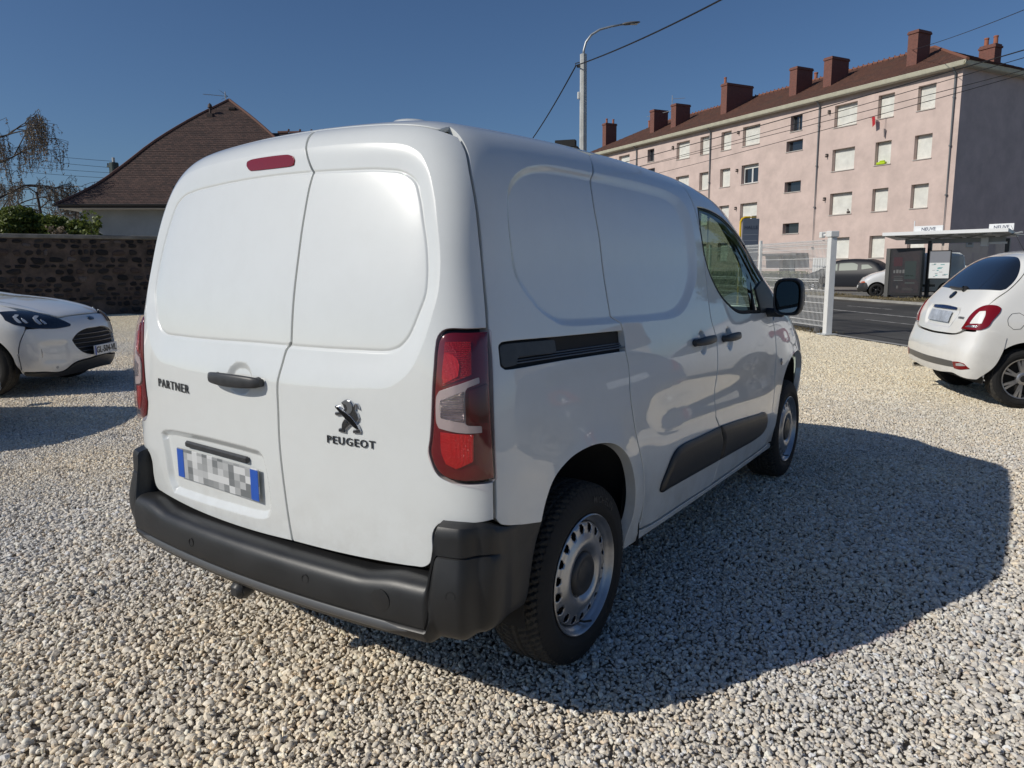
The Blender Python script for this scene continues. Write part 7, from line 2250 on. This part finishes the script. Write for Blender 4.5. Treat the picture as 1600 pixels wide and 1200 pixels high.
panel('grille', KB, 'front', sym(gr_r), dark_in, suv, sp=.04, edge=0, depth=0, off=-.03, inset=-.003)
gm = mat('grille_bar', (.12, .12, .125), rough=.25, metal=.8)
for k, z_ in enumerate((.67, .62, .57, .52, .475)):
    hw = float(np.interp(z_, [.43, .452, .54, .611, .69, .722], [.25, .33, .44, .47, .354, .226]))
    aa = np.linspace(-hw, hw, 15)
    P, Nn = KB.surf('front', aa, np.full(15, z_)); MB().tube([Vector(p) - Vector(n) * .012 for p, n in zip(P, Nn)], .007, 6).build('grille_bar', gm, suv, smooth=True)
for sx in (1, -1):
    L = lambda pts: [(sx * a, b_) for a, b_ in pts]
    hl = panel('headlamp', KB, 'front', L([(1.15, 1.09), (1.0, 1.075), (.85, 1.05), (.764, 1.036), (.64, .965), (.524, .890), (.455, .835), (.415, .80), (.44, .778), (.652, .768), (.85, .79), (1.0, .83), (1.104, .882), (1.16, .95)]), mat('headlamp_dark', (.012, .016, .026), rough=.04, coat=1.0, coat_r=.01), suv, sp=.03, edge=.003, off=.006, inset=0)
    for key in ('k_ch1', 'k_ch2', 'k_ch3', 'k_ch4'):
        panel('running_light', KB, 'front', L(c[key]), mat('lamp_prism', (.55, .58, .62), rough=.15, metal=.3), hl, sp=.02, edge=.001, off=.011, inset=0, rad=0, depth=.004)
    panel('fog_lamp_bezel', KB, 'front', L([(.956, .617), (.928, .622), (.90, .60), (.874, .551), (.862, .498), (.868, .42), (.883, .396), (.909, .424), (.939, .528)]), mat('fog_lamp', (.40, .40, .40), rough=.15, metal=.6, coat=1), suv, sp=.02, edge=.002, off=-.010, inset=0)
lowK = [(0, .40), (.235, .375), (.48, .325), (.59, .240), (.86, .228), (1.06, .20), (1.02, .15), (.6, .16), (.41, .19), (0, .235)]
panel('lower_intake', KB, 'front', sym(lowK), blackpl, suv, sp=.03, edge=.004, off=-.002)
P, Nn = KB.surf('front', np.array([0.0]), np.array([.47]))
Mq = Matrix.Translation(Vector(P[0]) + Vector((0, .02, 0))) @ Matrix.Rotation(math.radians(-90), 4, 'X') @ Matrix.Rotation(math.pi, 4, 'Z')
b = MB(); b.box(-.265, .265, -.06, .06, -.012, .004, bev=.003); b.xf(Matrix.Translation(Vector(P[0]) + Vector((0, .028, 0))) @ Matrix.Rotation(math.radians(90), 4, 'X')); npk = b.build('number_plate', plate_w, suv)
V, F = text_mesh('GL-504-VL', .105, depth=.001, bold=.002); V = [(-x, .042 + z_, y * 1.0) for x, y, z_ in V]
V = [(x + P[0][0], y + P[0][1] + .001, z_ + P[0][2]) for x, y, z_ in V]
mesh_obj('plate_lettering', V, [f[::-1] for f in F], mat('plate_black', (.02, .02, .02), rough=.5), npk)
b = MB(); b.box(.232, .262, .0405, .0415, -.056, .056); b.xf(Matrix.Translation(Vector(P[0]))); b.build('plate_band', plate_b, npk)
for sx in (1, -1):
    for (a_, b_) in ((1.102, .457), (.696, .297)):
        P, Nn = KB.surf('front', np.array([sx * a_]), np.array([b_])); q = MB(); q.lathe([(.016, 0), (.016, .002), (.012, .003), (0, .003)], 14, axis='z'); q.xf(Matrix.Translation(Vector(P[0])) @ Vector(Nn[0]).to_track_quat('Z', 'Y').to_matrix().to_4x4()); q.build('parking_sensor', mat('sensor_grey', (.4, .4, .4), rough=.4), suv)
P, Nn = KB.surf('front', np.array([-.03]), np.array([.845]))
b = MB(); b.lathe([(.06, -.002), (.058, .006), (.05, .008), (0, .009)], 24, axis='z'); b.xf(Matrix.Translation(Vector(P[0])) @ Vector(Nn[0]).to_track_quat('Z', 'Y').to_matrix().to_4x4() @ Matrix.Diagonal((1.15, .5, 1, 1))); b.build('oval_emblem', darkchrome, suv, smooth=40)
bonK = [(0, .70), (.25, .69), (.44, .665), (.55, .55), (.62, .35), (.68, 0), (.70, -.35), (.70, -.62), (.4, -.70), (0, -.73)]
panel('bonnet', KB, 'top', sym(bonK), car_white, suv, sp=.04, edge=.004, relief=stack_relief([lambda P2: .012 / (1 + np.exp(-(np.abs(P2[:, 0]) - .50) / .02))]))
arK = archpts(0, .345, .40, 190, -12, 14); arKr = archpts(-2.71, .345, .40, 192, -10, 14)
sideK = arK[1:-1] + [(.445, .262), (.46, .21)] + edge_to(KB, 'front', [(1.064, .214), (1.08, .30), (1.10, .50), (1.07, .65), (1.0, .80), (.94, .93)], 'side') + top_line(KB, [.30, 0, -.3, -.5, -.8, -1.1, -1.5, -2.2, -2.9, -3.3], .66) + [(-3.5, 1.3), (-3.6, 1.0), (-3.6, .4), (-3.12, .25)] + arKr[::-1][1:-1][::-1] + [(-2.30, .25), (-1.3, .22), (-.42, .24)]
panel('body_side', KB, 'side', sideK, car_white, suv, sp=.04, edge=.004, both=True)
panel('side_window', KB, 'side', [(-.95, 1.12), (-1.45, 1.50), (-1.8, 1.58), (-2.5, 1.60), (-3.1, 1.42), (-3.2, 1.15), (-2, 1.08)], car_glass, suv, sp=.06, edge=.002, off=.003, depth=.004, both=True, inset=0)
panel('windscreen', KB, 'top', sym([(0, -.76), (.4, -.73), (.66, -.65), (.64, -1.1), (.60, -1.42), (.3, -1.50), (0, -1.52)]), car_glass, suv, sp=.08, edge=0, depth=0)
panel('roof', KB, 'top', sym([(0, -1.54), (.3, -1.52), (.62, -1.44), (.64, -2.2), (.60, -3.1), (0, -3.25)]), car_white, suv, sp=.08, edge=.003)
panel('tailgate', KB, 'rear', sym([(0, 1.75), (.62, 1.70), (.95, 1.2), (1.0, .8), (.9, .3), (0, .28)]), car_white, suv, sp=.08, edge=.003)
MB().box(-.70, .70, -3.4, .55, .25, .60).build('underbody', dark_in, suv)
liners(KB, suv, [(0, .345), (-2.71, .345)], .90, .5, .40)
wK = spoke_wheel(suv, (.925, 0, .345), .345, .23, 5, alloy, twin=True, W=.225)
for (x, y, fl) in ((-.925, 0, True), (.925, -2.71, False), (-.925, -2.71, True)):
    spoke_wheel(suv, (x, y, .345), .345, .23, 5, alloy, flip=fl, proto=wK, W=.225)
b = MB(); b.box(.90, 1.08, -1.05, -.97, 1.06, 1.20, bev=.03); b.box(-1.08, -.90, -1.05, -.97, 1.06, 1.20, bev=.03); b.build('door_mirrors', car_white, suv)
suv2 = copy_tree(suv); suv2.location = (-6.0, -.25, 0)
suv2['label'] = 'nearer white car left of the frame, only its shadow and bumper tip in view'
for o_ in (suv, suv2): o_['group'] = 'white crossover cars parked side by side on the left'

# ---------------------------------------------------------------- old white delivery van beyond the road
dv = thing('old_delivery_van', 'old small white delivery van with black bumper parked behind the bus shelter', 'van', (-3.10, 33.0, 0), math.radians(103))
arD = archpts(0, .29, .36, 185, -8, 12); arDr = archpts(-2.60, .29, .36, 188, -5, 12)
sideD = arD[1:-1] + [(.40, .25), (.45, .60), (.42, .80)] + top_line(GB, [.35, 0, -.3, -.6, -.9, -1.2, -1.8, -2.6, -3.05], .60) + [(-3.18, 1.6), (-3.2, .9), (-3.15, .3), (-2.98, .26)] + arDr[1:-1] + [(-2.2, .24), (-.38, .22)]
wh2 = paint_mat('old_white_paint', (.72, .73, .74), rough=.4, dust=.10)
panel('body_side', GB, 'side', sideD, wh2, dv, sp=.06, edge=.005, both=True)
panel('cab_window', GB, 'side', [(-.42, 1.16), (-.95, 1.66), (-1.55, 1.70), (-1.6, 1.10), (-1.0, 1.06)], car_glass, dv, sp=.08, edge=0, off=.004, depth=0, both=True, inset=0)
panel('windscreen', GB, 'top', sym([(0, -.38), (.55, -.42), (.58, -.95), (0, -1.05)]), mat('grey_screen', (.10, .10, .10), rough=.05, coat=1), dv, sp=.1, edge=0, depth=0)
panel('bonnet', GB, 'top', sym([(0, .48), (.5, .42), (.62, 0), (.62, -.36), (0, -.32)]), wh2, dv, sp=.08, edge=.004)
panel('roof', GB, 'top', sym([(0, -1.08), (.58, -1.0), (.60, -3.0), (0, -3.05)]), wh2, dv, sp=.1, edge=.003)
panel('front_panel', GB, 'front', sym([(0, .92), (.55, .92), (.85, .85), (.9, .62), (0, .60)]), wh2, dv, sp=.06, edge=.004)
panel('front_bumper', GB, 'front', sym([(0, .59), (.9, .61), (.95, .45), (.9, .22), (0, .20)]), blackpl, dv, sp=.06, edge=.004, off=.02)
panel('rear_doors', GB, 'rear', sym([(0, 1.75), (.6, 1.74), (.85, 1.2), (.86, .35), (0, .33)]), wh2, dv, sp=.1, edge=.004)
for sx in (1, -1):
    L = lambda pts: [(sx * a, b_) for a, b_ in pts]
    panel('headlamp', GB, 'front', L([(.45, .85), (.62, .86), (.78, .80), (.80, .68), (.50, .66)]), mat('old_headlamp', (.6, .62, .62), rough=.1, coat=1), dv, sp=.05, edge=.003, off=.008, inset=0)
    panel('indicator', GB, 'front', L([(.50, .65), (.80, .67), (.86, .62), (.52, .58)]), amber, dv, sp=.05, edge=.003, off=.024, inset=0)
panel('rub_strip', GB, 'side', [(-.55, .55), (-2.15, .55), (-2.15, .44), (-.55, .44)], blackpl, dv, sp=.1, edge=.004, off=.01, both=True)
panel('number_plate', GB, 'front', sym([(0, .50), (.24, .50), (.24, .40), (0, .40)]), plate_w, dv, sp=.1, edge=.002, off=.028, inset=0)
MB().box(-.6, .6, -3.0, .5, .22, .6).build('underbody', dark_in, dv)
liners(GB, dv, [(0, .29), (-2.6, .29)], .78, .4, .36)
wD = spoke_wheel(dv, (.80, 0, .29), .29, .18, 5, dark_alloy, twin=False)
for (x, y, fl) in ((-.80, 0, True), (.80, -2.60, False), (-.80, -2.60, True)):
    spoke_wheel(dv, (x, y, .29), .29, .18, 5, dark_alloy, flip=fl, proto=wD)
b = MB(); b.box(.84, .98, -.62, -.52, 1.08, 1.26, bev=.03); b.box(-.98, -.84, -.62, -.52, 1.08, 1.26, bev=.03); b.build('door_mirrors', blackpl, dv)

# ---------------------------------------------------------------- dark people carrier
pc = thing('dark_people_carrier', 'dark grey people carrier parked beyond the road behind the gate post', 'car', (-6.9, 40.1, 0), math.radians(80))
arP = archpts(0, .30, .37, 187, -6, 12); arPr = archpts(-2.76, .30, .37, 188, -5, 12)
sideP = arP[1:-1] + [(.42, .25), (.55, .5), (.45, .80)] + top_line(PB, [.3, -.1, -.5, -1.0, -1.6, -2.3, -2.9, -3.2], .62) + [(-3.42, 1.3), (-3.5, .9), (-3.45, .3), (-3.15, .26)] + arPr[1:-1] + [(-2.35, .25), (-.42, .24)]
panel('body_side', PB, 'side', sideP, car_grey, pc, sp=.07, edge=.005, both=True)
winm = mat('light_window', (.13, .165, .14), rough=.4, spec=.3)
for q in ([(-.55, 1.12), (-.95, 1.52), (-1.18, 1.60), (-1.22, 1.09)], [(-1.30, 1.09), (-1.28, 1.62), (-2.0, 1.64), (-2.2, 1.50), (-2.22, 1.12)], [(-2.42, 1.16), (-2.38, 1.50), (-2.7, 1.50), (-2.95, 1.25)]):
    panel('side_window', PB, 'side', q, winm, pc, sp=.1, edge=0, off=.004, depth=0, both=True, inset=0, rad=.03)
panel('roof', PB, 'top', sym([(0, -.95), (.60, -.95), (.62, -2.0), (.60, -3.1), (0, -3.2)]), car_grey, pc, sp=.1, edge=.003)
panel('windscreen', PB, 'top', sym([(0, .0), (.60, -.08), (.60, -.9), (0, -.93)]), car_glass, pc, sp=.1, edge=0, depth=0)
panel('rear_end', PB, 'rear', sym([(0, 1.62), (.6, 1.58), (.9, 1.1), (.92, .35), (0, .33)]), car_grey, pc, sp=.1, edge=.004)
panel('nose', PB, 'front', sym([(0, .85), (.6, .85), (.9, .65), (.9, .25), (0, .22)]), car_grey, pc, sp=.1, edge=.004)
MB().box(-.65, .65, -3.3, .5, .24, .6).build('underbody', dark_in, pc)
liners(PB, pc, [(0, .30), (-2.76, .30)], .82, .4, .37)
wP = spoke_wheel(pc, (.85, 0, .30), .30, .19, 6, alloy, twin=False)
for (x, y, fl) in ((-.85, 0, True), (.85, -2.76, False), (-.85, -2.76, True)):
    spoke_wheel(pc, (x, y, .30), .30, .19, 6, alloy, flip=fl, proto=wP)
# ---------------------------------------------------------------- cables
cable('overhead_cable', 'thick black cable falling from the street lamp to the lower left', (-12.15, 22.75, 8.78), (-33.5, 46.5, 8.6), .9, .028)
cable('overhead_cable', 'thick black cable rising from the street lamp to the upper right', (-12.15, 22.75, 8.78), (3.4, 9.6, 7.35), .35, .022)
for (lab, A, B_) in (('topmost thin wire crossing the chimneys of the pink block', (1.38, 31.13, 10.36), (-4.48, 50.3, 14.2)),
                     ('upper thin wire across the facade of the pink block', (1.49, 30.93, 8.94), (-20.44, 45.24, 8.65)),
                     ('second thin wire below the upper one across the pink facade', (1.51, 30.9, 8.67), (-19.13, 46.12, 8.5)),
                     ('third thin wire across the pink facade', (1.44, 30.75, 8.2), (-20.4, 45.16, 8.09)),
                     ('lowest thin wire across the pink facade', (1.29, 30.61, 8.0), (-17.87, 46.91, 8.06))):
    A = Vector(A); B_ = Vector(B_); d = B_ - A
    cable('overhead_wire', lab, A - d * .22, B_ + (d * .0 if 'topmost' in lab else d * .12), .12, .014 if 'upper thin' not in lab else .022, n=20, group='overhead wires in front of the pink block')
for k, (A, B_) in enumerate((((-66.57, 26.09, 11.25), (-62.2, 31.47, 10.69)), ((-66.53, 26.03, 10.79), (-62.26, 31.33, 10.16)), ((-66.48, 25.95, 10.21), (-62.36, 31.18, 9.73)), ((-66.44, 25.89, 9.75), (-62.5, 31.0, 9.3)))):
    A = Vector(A); B_ = Vector(B_); cable('overhead_wire', ('highest', 'second highest', 'second lowest', 'lowest')[k] + ' thin wire between the birch and the distant pole', A - (B_ - A) * .6, B_, .1, .016, n=8, group='wires beside the birch')
UP = thing('utility_pole', 'distant utility pole with dark transformer behind the house roof', 'utility pole', (-62.23, 31.5, 0))
b = MB(); b.lathe([(.16, 0), (.12, 11.0), (0, 11.0)], 8, axis='z'); b.build('post', conc_p, UP)
b = MB(); b.box(-.35, .30, -.3, .3, 9.2, 10.6, bev=.08); b.box(-1.1, .2, -.05, .05, 10.3, 10.42); b.box(-.9, .2, -.05, .05, 9.3, 9.4)
for x in (-1.0, -.75, -.5): b.lathe([(.05, 0), (.05, .2), (0, .22)], 6, axis='z', c=(x, 0, 10.42))
b.build('transformer', mat('transformer_green', (.03, .045, .04), rough=.6), UP)

# ---------------------------------------------------------------- white mesh fence and gate post
wf = mat('white_powder_coat', (.74, .74, .72), rough=.4, var=.06, vscale=6)
FA = math.atan2(.741, -.671)
FN = thing('mesh_fence', 'white welded wire mesh fence panel to the left of the thick gate post', 'fence', (-1.05, 13.60, 0), FA)
# local +x runs away to the left along the lot edge
def mesh_panel(x0, x1, parent, z0=.13, z1=1.90):
    n = int((x1 - x0) / .05)
    vb = MB()
    for i in range(n + 1):
        x = x0 + (x1 - x0) * i / n
        vb.box(x - .0034, x + .0034, -.0034, .0034, z0, z1)
    w = vb.build('mesh_wires', wf, parent); w['kind'] = 'stuff'
    for z in (z0 + .02, .25, .42, .62, .88, 1.05, 1.10, 1.32, 1.52, 1.72, z1 - .10, z1 - .02):
        q = MB()
        if z in (1.05, 1.10) or z > z1 - .11 or z < .16: q.tube([(x0, .012, z), (x1, .012, z)], .006, 4)
        else: q.tube([(x0, 0, z), (x1, 0, z)], .0055, 4)
        q.build('cross_wire', wf, parent)
    for z in (z1 - .06, 1.08, .14):
        q = MB()
        for i in range(0, n + 1):
            x = x0 + (x1 - x0) * i / n; q.tube([(x, 0, z - .04), (x, .03, z), (x, 0, z + .04)], .003, 3, cap=False)
        w = q.build('folded_bead', wf, parent); w['kind'] = 'stuff'
def fence_post(x, parent, h=1.98):
    q = MB(); q.box(x - .03, x + .03, -.03, .03, 0, h, bev=.006); p = q.build('fence_post', wf, parent)
    q = MB()
    for i in range(26): q.box(x - .034, x + .034, -.036, -.030, .12 + i * .07, .145 + i * .07)
    w = q.build('post_slots', dark_in, p); w['kind'] = 'stuff'
mesh_panel(.12, 3.05, FN); mesh_panel(3.15, 6.1, FN); mesh_panel(6.2, 9.1, FN)
for x in (.10, 3.10, 6.15, 9.15): fence_post(x, FN)
GP = thing('gate_post', 'thick square white gate post with flat cap beside the road', 'post', (-1.05, 13.50, 0), FA)
q = MB(); q.box(-.066, .066, -.066, .066, 0, 1.93, bev=.008); q.build('post', wf, GP)
q = MB(); q.box(-.09, .09, -.09, .09, 1.93, 2.05, bev=.012); q.build('post_cap', wf, GP)
q = MB(); q.box(.34, .43, -.05, .04, 1.93, 2.05, bev=.01); q.tube([(.09, 0, 2.04), (.36, 0, 2.04)], .010, 6); q.box(.12, .30, -.02, .02, 1.97, 2.01); q.build('roller_guide', wf, GP)
q = MB(); q.box(.09, .16, -.06, .06, 1.02, 1.14, bev=.006); q.box(.20, .27, -.05, .05, 1.02, 1.16, bev=.006); q.box(.27, .34, -.05, .05, 1.03, 1.12, bev=.006); q.build('gate_lock', mat('lock_grey', (.13, .13, .13), rough=.5), GP)
q = MB(); q.box(.086, .10, -.03, .03, .38, .50, bev=.004); q.build('reflector_slot', blackpl if 'blackpl' in globals() else dark_in, GP)
q = MB(); q.add([(.30, -.04, 0), (.48, -.04, 0), (.39, -.04, .14), (.30, .04, 0), (.48, .04, 0), (.39, .04, .14)], [[0, 1, 2], [5, 4, 3], [0, 3, 4, 1], [1, 4, 5, 2], [2, 5, 3, 0]]); q.build('ground_stop', MATS['lock_grey'], GP)
q = MB(); q.box(-.16, .16, -.14, .14, 0, .03, bev=.008); q.build('foot_plate', conc_p, GP)
# the same fence on the other side of the entrance (mostly seen mirrored in the van)
FN2 = thing('mesh_fence', 'white mesh fence beyond the small hatchback, on the far side of the entrance', 'fence', (5.25, 6.56, 0), FA + math.pi)
mesh_panel(.1, 3.0, FN2); mesh_panel(3.1, 6.0, FN2)
for x in (.05, 3.05, 6.05): fence_post(x, FN2)

# ---------------------------------------------------------------- white meter cabinet and barrier before the block
CB = thing('meter_cabinet', 'white ribbed utility cabinet against the pink wall behind the fence', 'cabinet', BLK.location, BLK.rotation_euler.z)
q = MB(); q.box(8.25, 9.35, .02, .36, .55, 1.85, bev=.02); q.build('cabinet_body', frame_w, CB)
for i in range(5): q = MB(); q.box(8.33 + i * .205, 8.47 + i * .205, .36, .39, .62, 1.78, bev=.01); q.build('rib', frame_w, CB)

# ---------------------------------------------------------------- yellow framed sign
SG = thing('yellow_framed_sign', 'tall sign with yellow frame and blue-grey board behind the fence', 'sign', (-4.36, 18.25, 0), math.radians(33))
ylw = mat('yellow_paint', (.70, .44, .01), rough=.4); brd = mat('grey_blue_board', (.10, .12, .16), rough=.4)
q = MB(); q.tube([(-.02, 0, 0), (-.02, 0, 2.58), (.02, 0, 2.66), (.10, 0, 2.70), (.48, 0, 2.70)], .03, 8); q.build('frame', ylw, SG, smooth=40)
q = MB(); q.box(.03, .48, -.03, .03, 1.2, 2.66, bev=.01); bd = q.build('board', brd, SG)
V, F = text_mesh('HALLE', .13, depth=.001, bold=.001); mesh_obj('lettering', [(x + .26, -.033 + z * -1, y + 2.42) for x, y, z in V], F, mat('sign_text', (.03, .04, .07), rough=.5), bd)
for i in range(5):
    q = MB(); q.box(.06, .45, -.034, -.031, 2.22 - i * .16, 2.24 - i * .16); q.build('board_line', mat('line_grey', (.20, .22, .26), rough=.5), bd)
# floodlight behind the van roof
FLT = thing('floodlight', 'small dark floodlight on a thin mast showing above the van roof', 'lamp', (-5.30, 10.42, 0), math.radians(20))
q = MB(); q.tube([(0, 0, 0), (0, 0, 3.45)], .03, 8); q.build('mast', galv, FLT)
q = MB(); q.box(-.26, .22, -.08, .08, 3.60, 3.68, bev=.01); q.tube([(0, 0, 3.4), (.20, 0, 3.45), (.24, 0, 3.64)], .02, 6); q.box(-.22, .18, -.09, .05, 3.66, 3.80, bev=.01); q.build('lamp_head', dark_in, FLT)

# ---------------------------------------------------------------- bus shelter
BS = thing('bus_shelter', 'bus shelter with white flat roof, two name boards and dark posts across the road', 'bus shelter', (-1.55, 31.4, 0), math.radians(-10))
bsw = mat('shelter_white', (.78, .79, .79), rough=.4); bsd_ = mat('shelter_dark', (.022, .022, .024), rough=.35)
q = MB(); q.add([(-.95, -.85, 2.50), (3.3, -.85, 2.50), (3.3, .95, 2.36), (-.95, .95, 2.36), (-.95, -.85, 2.63), (3.3, -.85, 2.63), (3.3, .95, 2.47), (-.95, .95, 2.47)], [[3, 2, 1, 0], [4, 5, 6, 7], [0, 1, 5, 4], [1, 2, 6, 5], [2, 3, 7, 6], [3, 0, 4, 7]])
rf_ = q.build('roof', bsw, BS)
for i in range(4):
    x = -.5 + i * 1.1; q = MB(); q.tube([(x, -.7, 2.47), (x + .9, .6, 2.38)], .035, 6); q.tube([(x + .9, -.7, 2.47), (x, .6, 2.38)], .035, 6); q.build('roof_brace', mat('brace_grey', (.35, .37, .38), rough=.5), BS)
q = MB(); q.box(-.5, 3.0, .50, .62, 2.18, 2.36); q.build('roof_beam', MATS['brace_grey'], BS)
for x in (.42, 3.05): q = MB(); q.box(x - .07, x + .07, .50, .64, 0, 2.30, bev=.01); q.build('post', bsd_, BS)
for x0, x1 in ((.12, 1.12), (2.45, 3.25)):
    y_ = -.55 if x0 < 1 else .3
    q = MB(); q.box(x0, x1, y_, y_ + .05, 2.58, 2.84, bev=.008); sgn = q.build('name_board', bsw, BS)
    V, F = text_mesh('NEUVE', .17, depth=.001, bold=.003); mesh_obj('lettering', [(x * .95 + (x0 + x1) / 2, y_ - .004 - z, y + 2.71) for x, y, z in V], F, mat('board_text', (.06, .07, .12), rough=.5), sgn)
q = MB(); q.tube([(.10, -.5, 2.55), (.10, -.5, 3.05)], .02, 6); q.build('name_board_pole', bsw, BS)
q = MB(); q.box(2.2, 2.45, .35, .50, 2.02, 2.36, bev=.02); q.box(2.45, 3.05, .48, .54, 2.10, 2.18); q.build('display_unit', bsw, BS)
tt = MB(); tt.box(1.0 - .42, 1.0 + .36, -.05, .0, .78, 1.90, bev=.01); tf = tt.build('timetable_frame', bsd_, BS)
q = MB(); q.box(.62, 1.32, -.056, -.051, .82, 1.42); q.build('timetable_sheet', mat('paper_white', (.70, .72, .72), rough=.5), tf)
q = MB(); q.box(.62, 1.32, -.056, -.051, 1.42, 1.86); q.build('timetable_map', mat('paper_shade', (.20, .21, .24), rough=.5), tf)
prn = mat('print_teal', (.12, .35, .36), rough=.5); prg = mat('print_grey', (.30, .32, .34), rough=.5)
rr = random.Random(8)
for i in range(16):
    x = .66 + rr.random() * .5; z = .86 + rr.random() * .5; q = MB(); q.box(x, x + rr.uniform(.05, .16), -.0585, -.0565, z, z + rr.uniform(.015, .04)); q.build('printed_block', prn if rr.random() < .4 else prg, tf)
gl_ = MB(); gl_.box(.50, 3.0, .55, .56, .25, 2.15); gl_.build('back_pane', glass_mat('shelter_glass', (.94, .96, .95)), BS)
bench = MB(); bench.box(1.4, 2.6, .15, .45, .45, .50, bev=.01); bench.box(1.5, 1.56, .2, .4, 0, .45); bench.box(2.44, 2.5, .2, .4, 0, .45); bench.build('bench', bsd_, BS)
AD = thing('advertising_panel', 'tall black advertising case standing at the left end of the bus shelter', 'advertising panel', (-1.78, 31.55, 0), math.radians(-16))
q = MB(); q.box(-.62, .62, -.12, .12, .12, 2.02, bev=.015); q.build('case', bsd_, AD)
q = MB(); q.box(-.78, -.62, -.14, .14, .05, 2.02, bev=.01); q.build('side_post', mat('grey_post', (.10, .10, .095), rough=.5), AD)
q = MB(); q.box(-.4, .4, -.10, .10, 0, .12); q.build('foot', bsd_, AD)
pst = mat('poster_dark', (.012, .013, .016), rough=.35, var=.9, vscale=5, var2=(.04, .03, .033))
q = MB(); q.box(-.52, .55, -.126, -.122, .22, 1.92); ps = q.build('poster', pst, AD)
for i, (x0, x1, z0, z1, cc) in enumerate(((-.46, -.12, 1.30, 1.66, (.045, .014, .02)), (-.02, .42, .78, 1.50, (.022, .034, .034)), (-.45, -.38, 1.02, 1.14, (.13, .13, .13)), (-.34, -.25, 1.02, 1.16, (.13, .13, .13)), (-.22, -.14, 1.02, 1.15, (.13, .13, .13)), (-.10, -.02, 1.02, 1.16, (.13, .13, .13)), (-.42, -.05, .88, .91, (.06, .065, .065)), (-.42, -.08, .80, .83, (.06, .065, .065)), (-.42, -.06, .72, .75, (.12, .13, .13)), (.02, .36, .90, .93, (.06, .10, .09)), (.02, .40, .60, .66, (.05, .06, .06)), (-.30, -.24, .40, .52, (.1, .1, .1)), (-.06, .30, .40, .43, (.05, .05, .05)), (-.06, .36, .34, .37, (.05, .05, .05)))):
    q = MB(); q.box(x0, x1, -.1285, -.1265, z0, z1); q.build('printed_block', mat('print_%d' % i if False else 'print_' + 'abcdefghijklmn'[i], cc, rough=.4), ps)
V, F = text_mesh('NEUVE', .10, depth=.001)
# low white picket barrier and notice behind the shelter
PB_ = thing('picket_barrier', 'short white picket barrier in front of the shaded gable wall', 'barrier', (.9, 39.0, 0), math.radians(-10))
for i in range(9): q = MB(); q.box(-1.6 + i * .36, -1.40 + i * .36, -.02, .02, .35, 1.28, bev=.01); q.build('picket', frame_w, PB_)
q = MB(); q.box(-1.7, 1.5, .02, .05, .6, .68); q.build('rail', frame_w, PB_)
NB = thing('notice_board', 'small grey notice on the shaded gable of the pink block', 'sign', BLK.location, BLK.rotation_euler.z)
q = MB(); q.box(X0 - .04, X0 - .005, -2.3, -1.6, 2.3, 3.1, bev=.01); q.build('board', mat('notice_grey', (.35, .36, .37), rough=.6), NB)
q = MB(); q.box(X0 - .05, X0 - .042, -2.15, -1.75, 2.45, 2.9); q.build('notice_print', mat('notice_dark', (.12, .12, .13), rough=.6), NB)
# distant blocks and trees that close the view and are mirrored in the paintwork
DH = thing('distant_house', 'pale house with brown roof far beyond the car park', 'house', (40, 62, 0), math.radians(-30))
q = MB(); q.box(-9, 9, -5, 5, 0, 6); q.build('wall', mat('pale_wall', (.45, .42, .38), rough=.9), DH)
q = MB(); q.prism([(-5.6, 5.9), (5.6, 5.9), (0, 9.2)], 'x', -9.5, 9.5); q.build('roof', rt, DH)
for i in range(4):
    q = MB(); q.box(-7 + i * 4, -5.8 + i * 4, -5.03, -4.99, 1.2, 2.8); q.build('window', dark_gl, DH)
    q = MB(); q.box(-7 + i * 4, -5.8 + i * 4, -5.03, -4.99, 3.9, 5.2); q.build('window', dark_gl, DH)
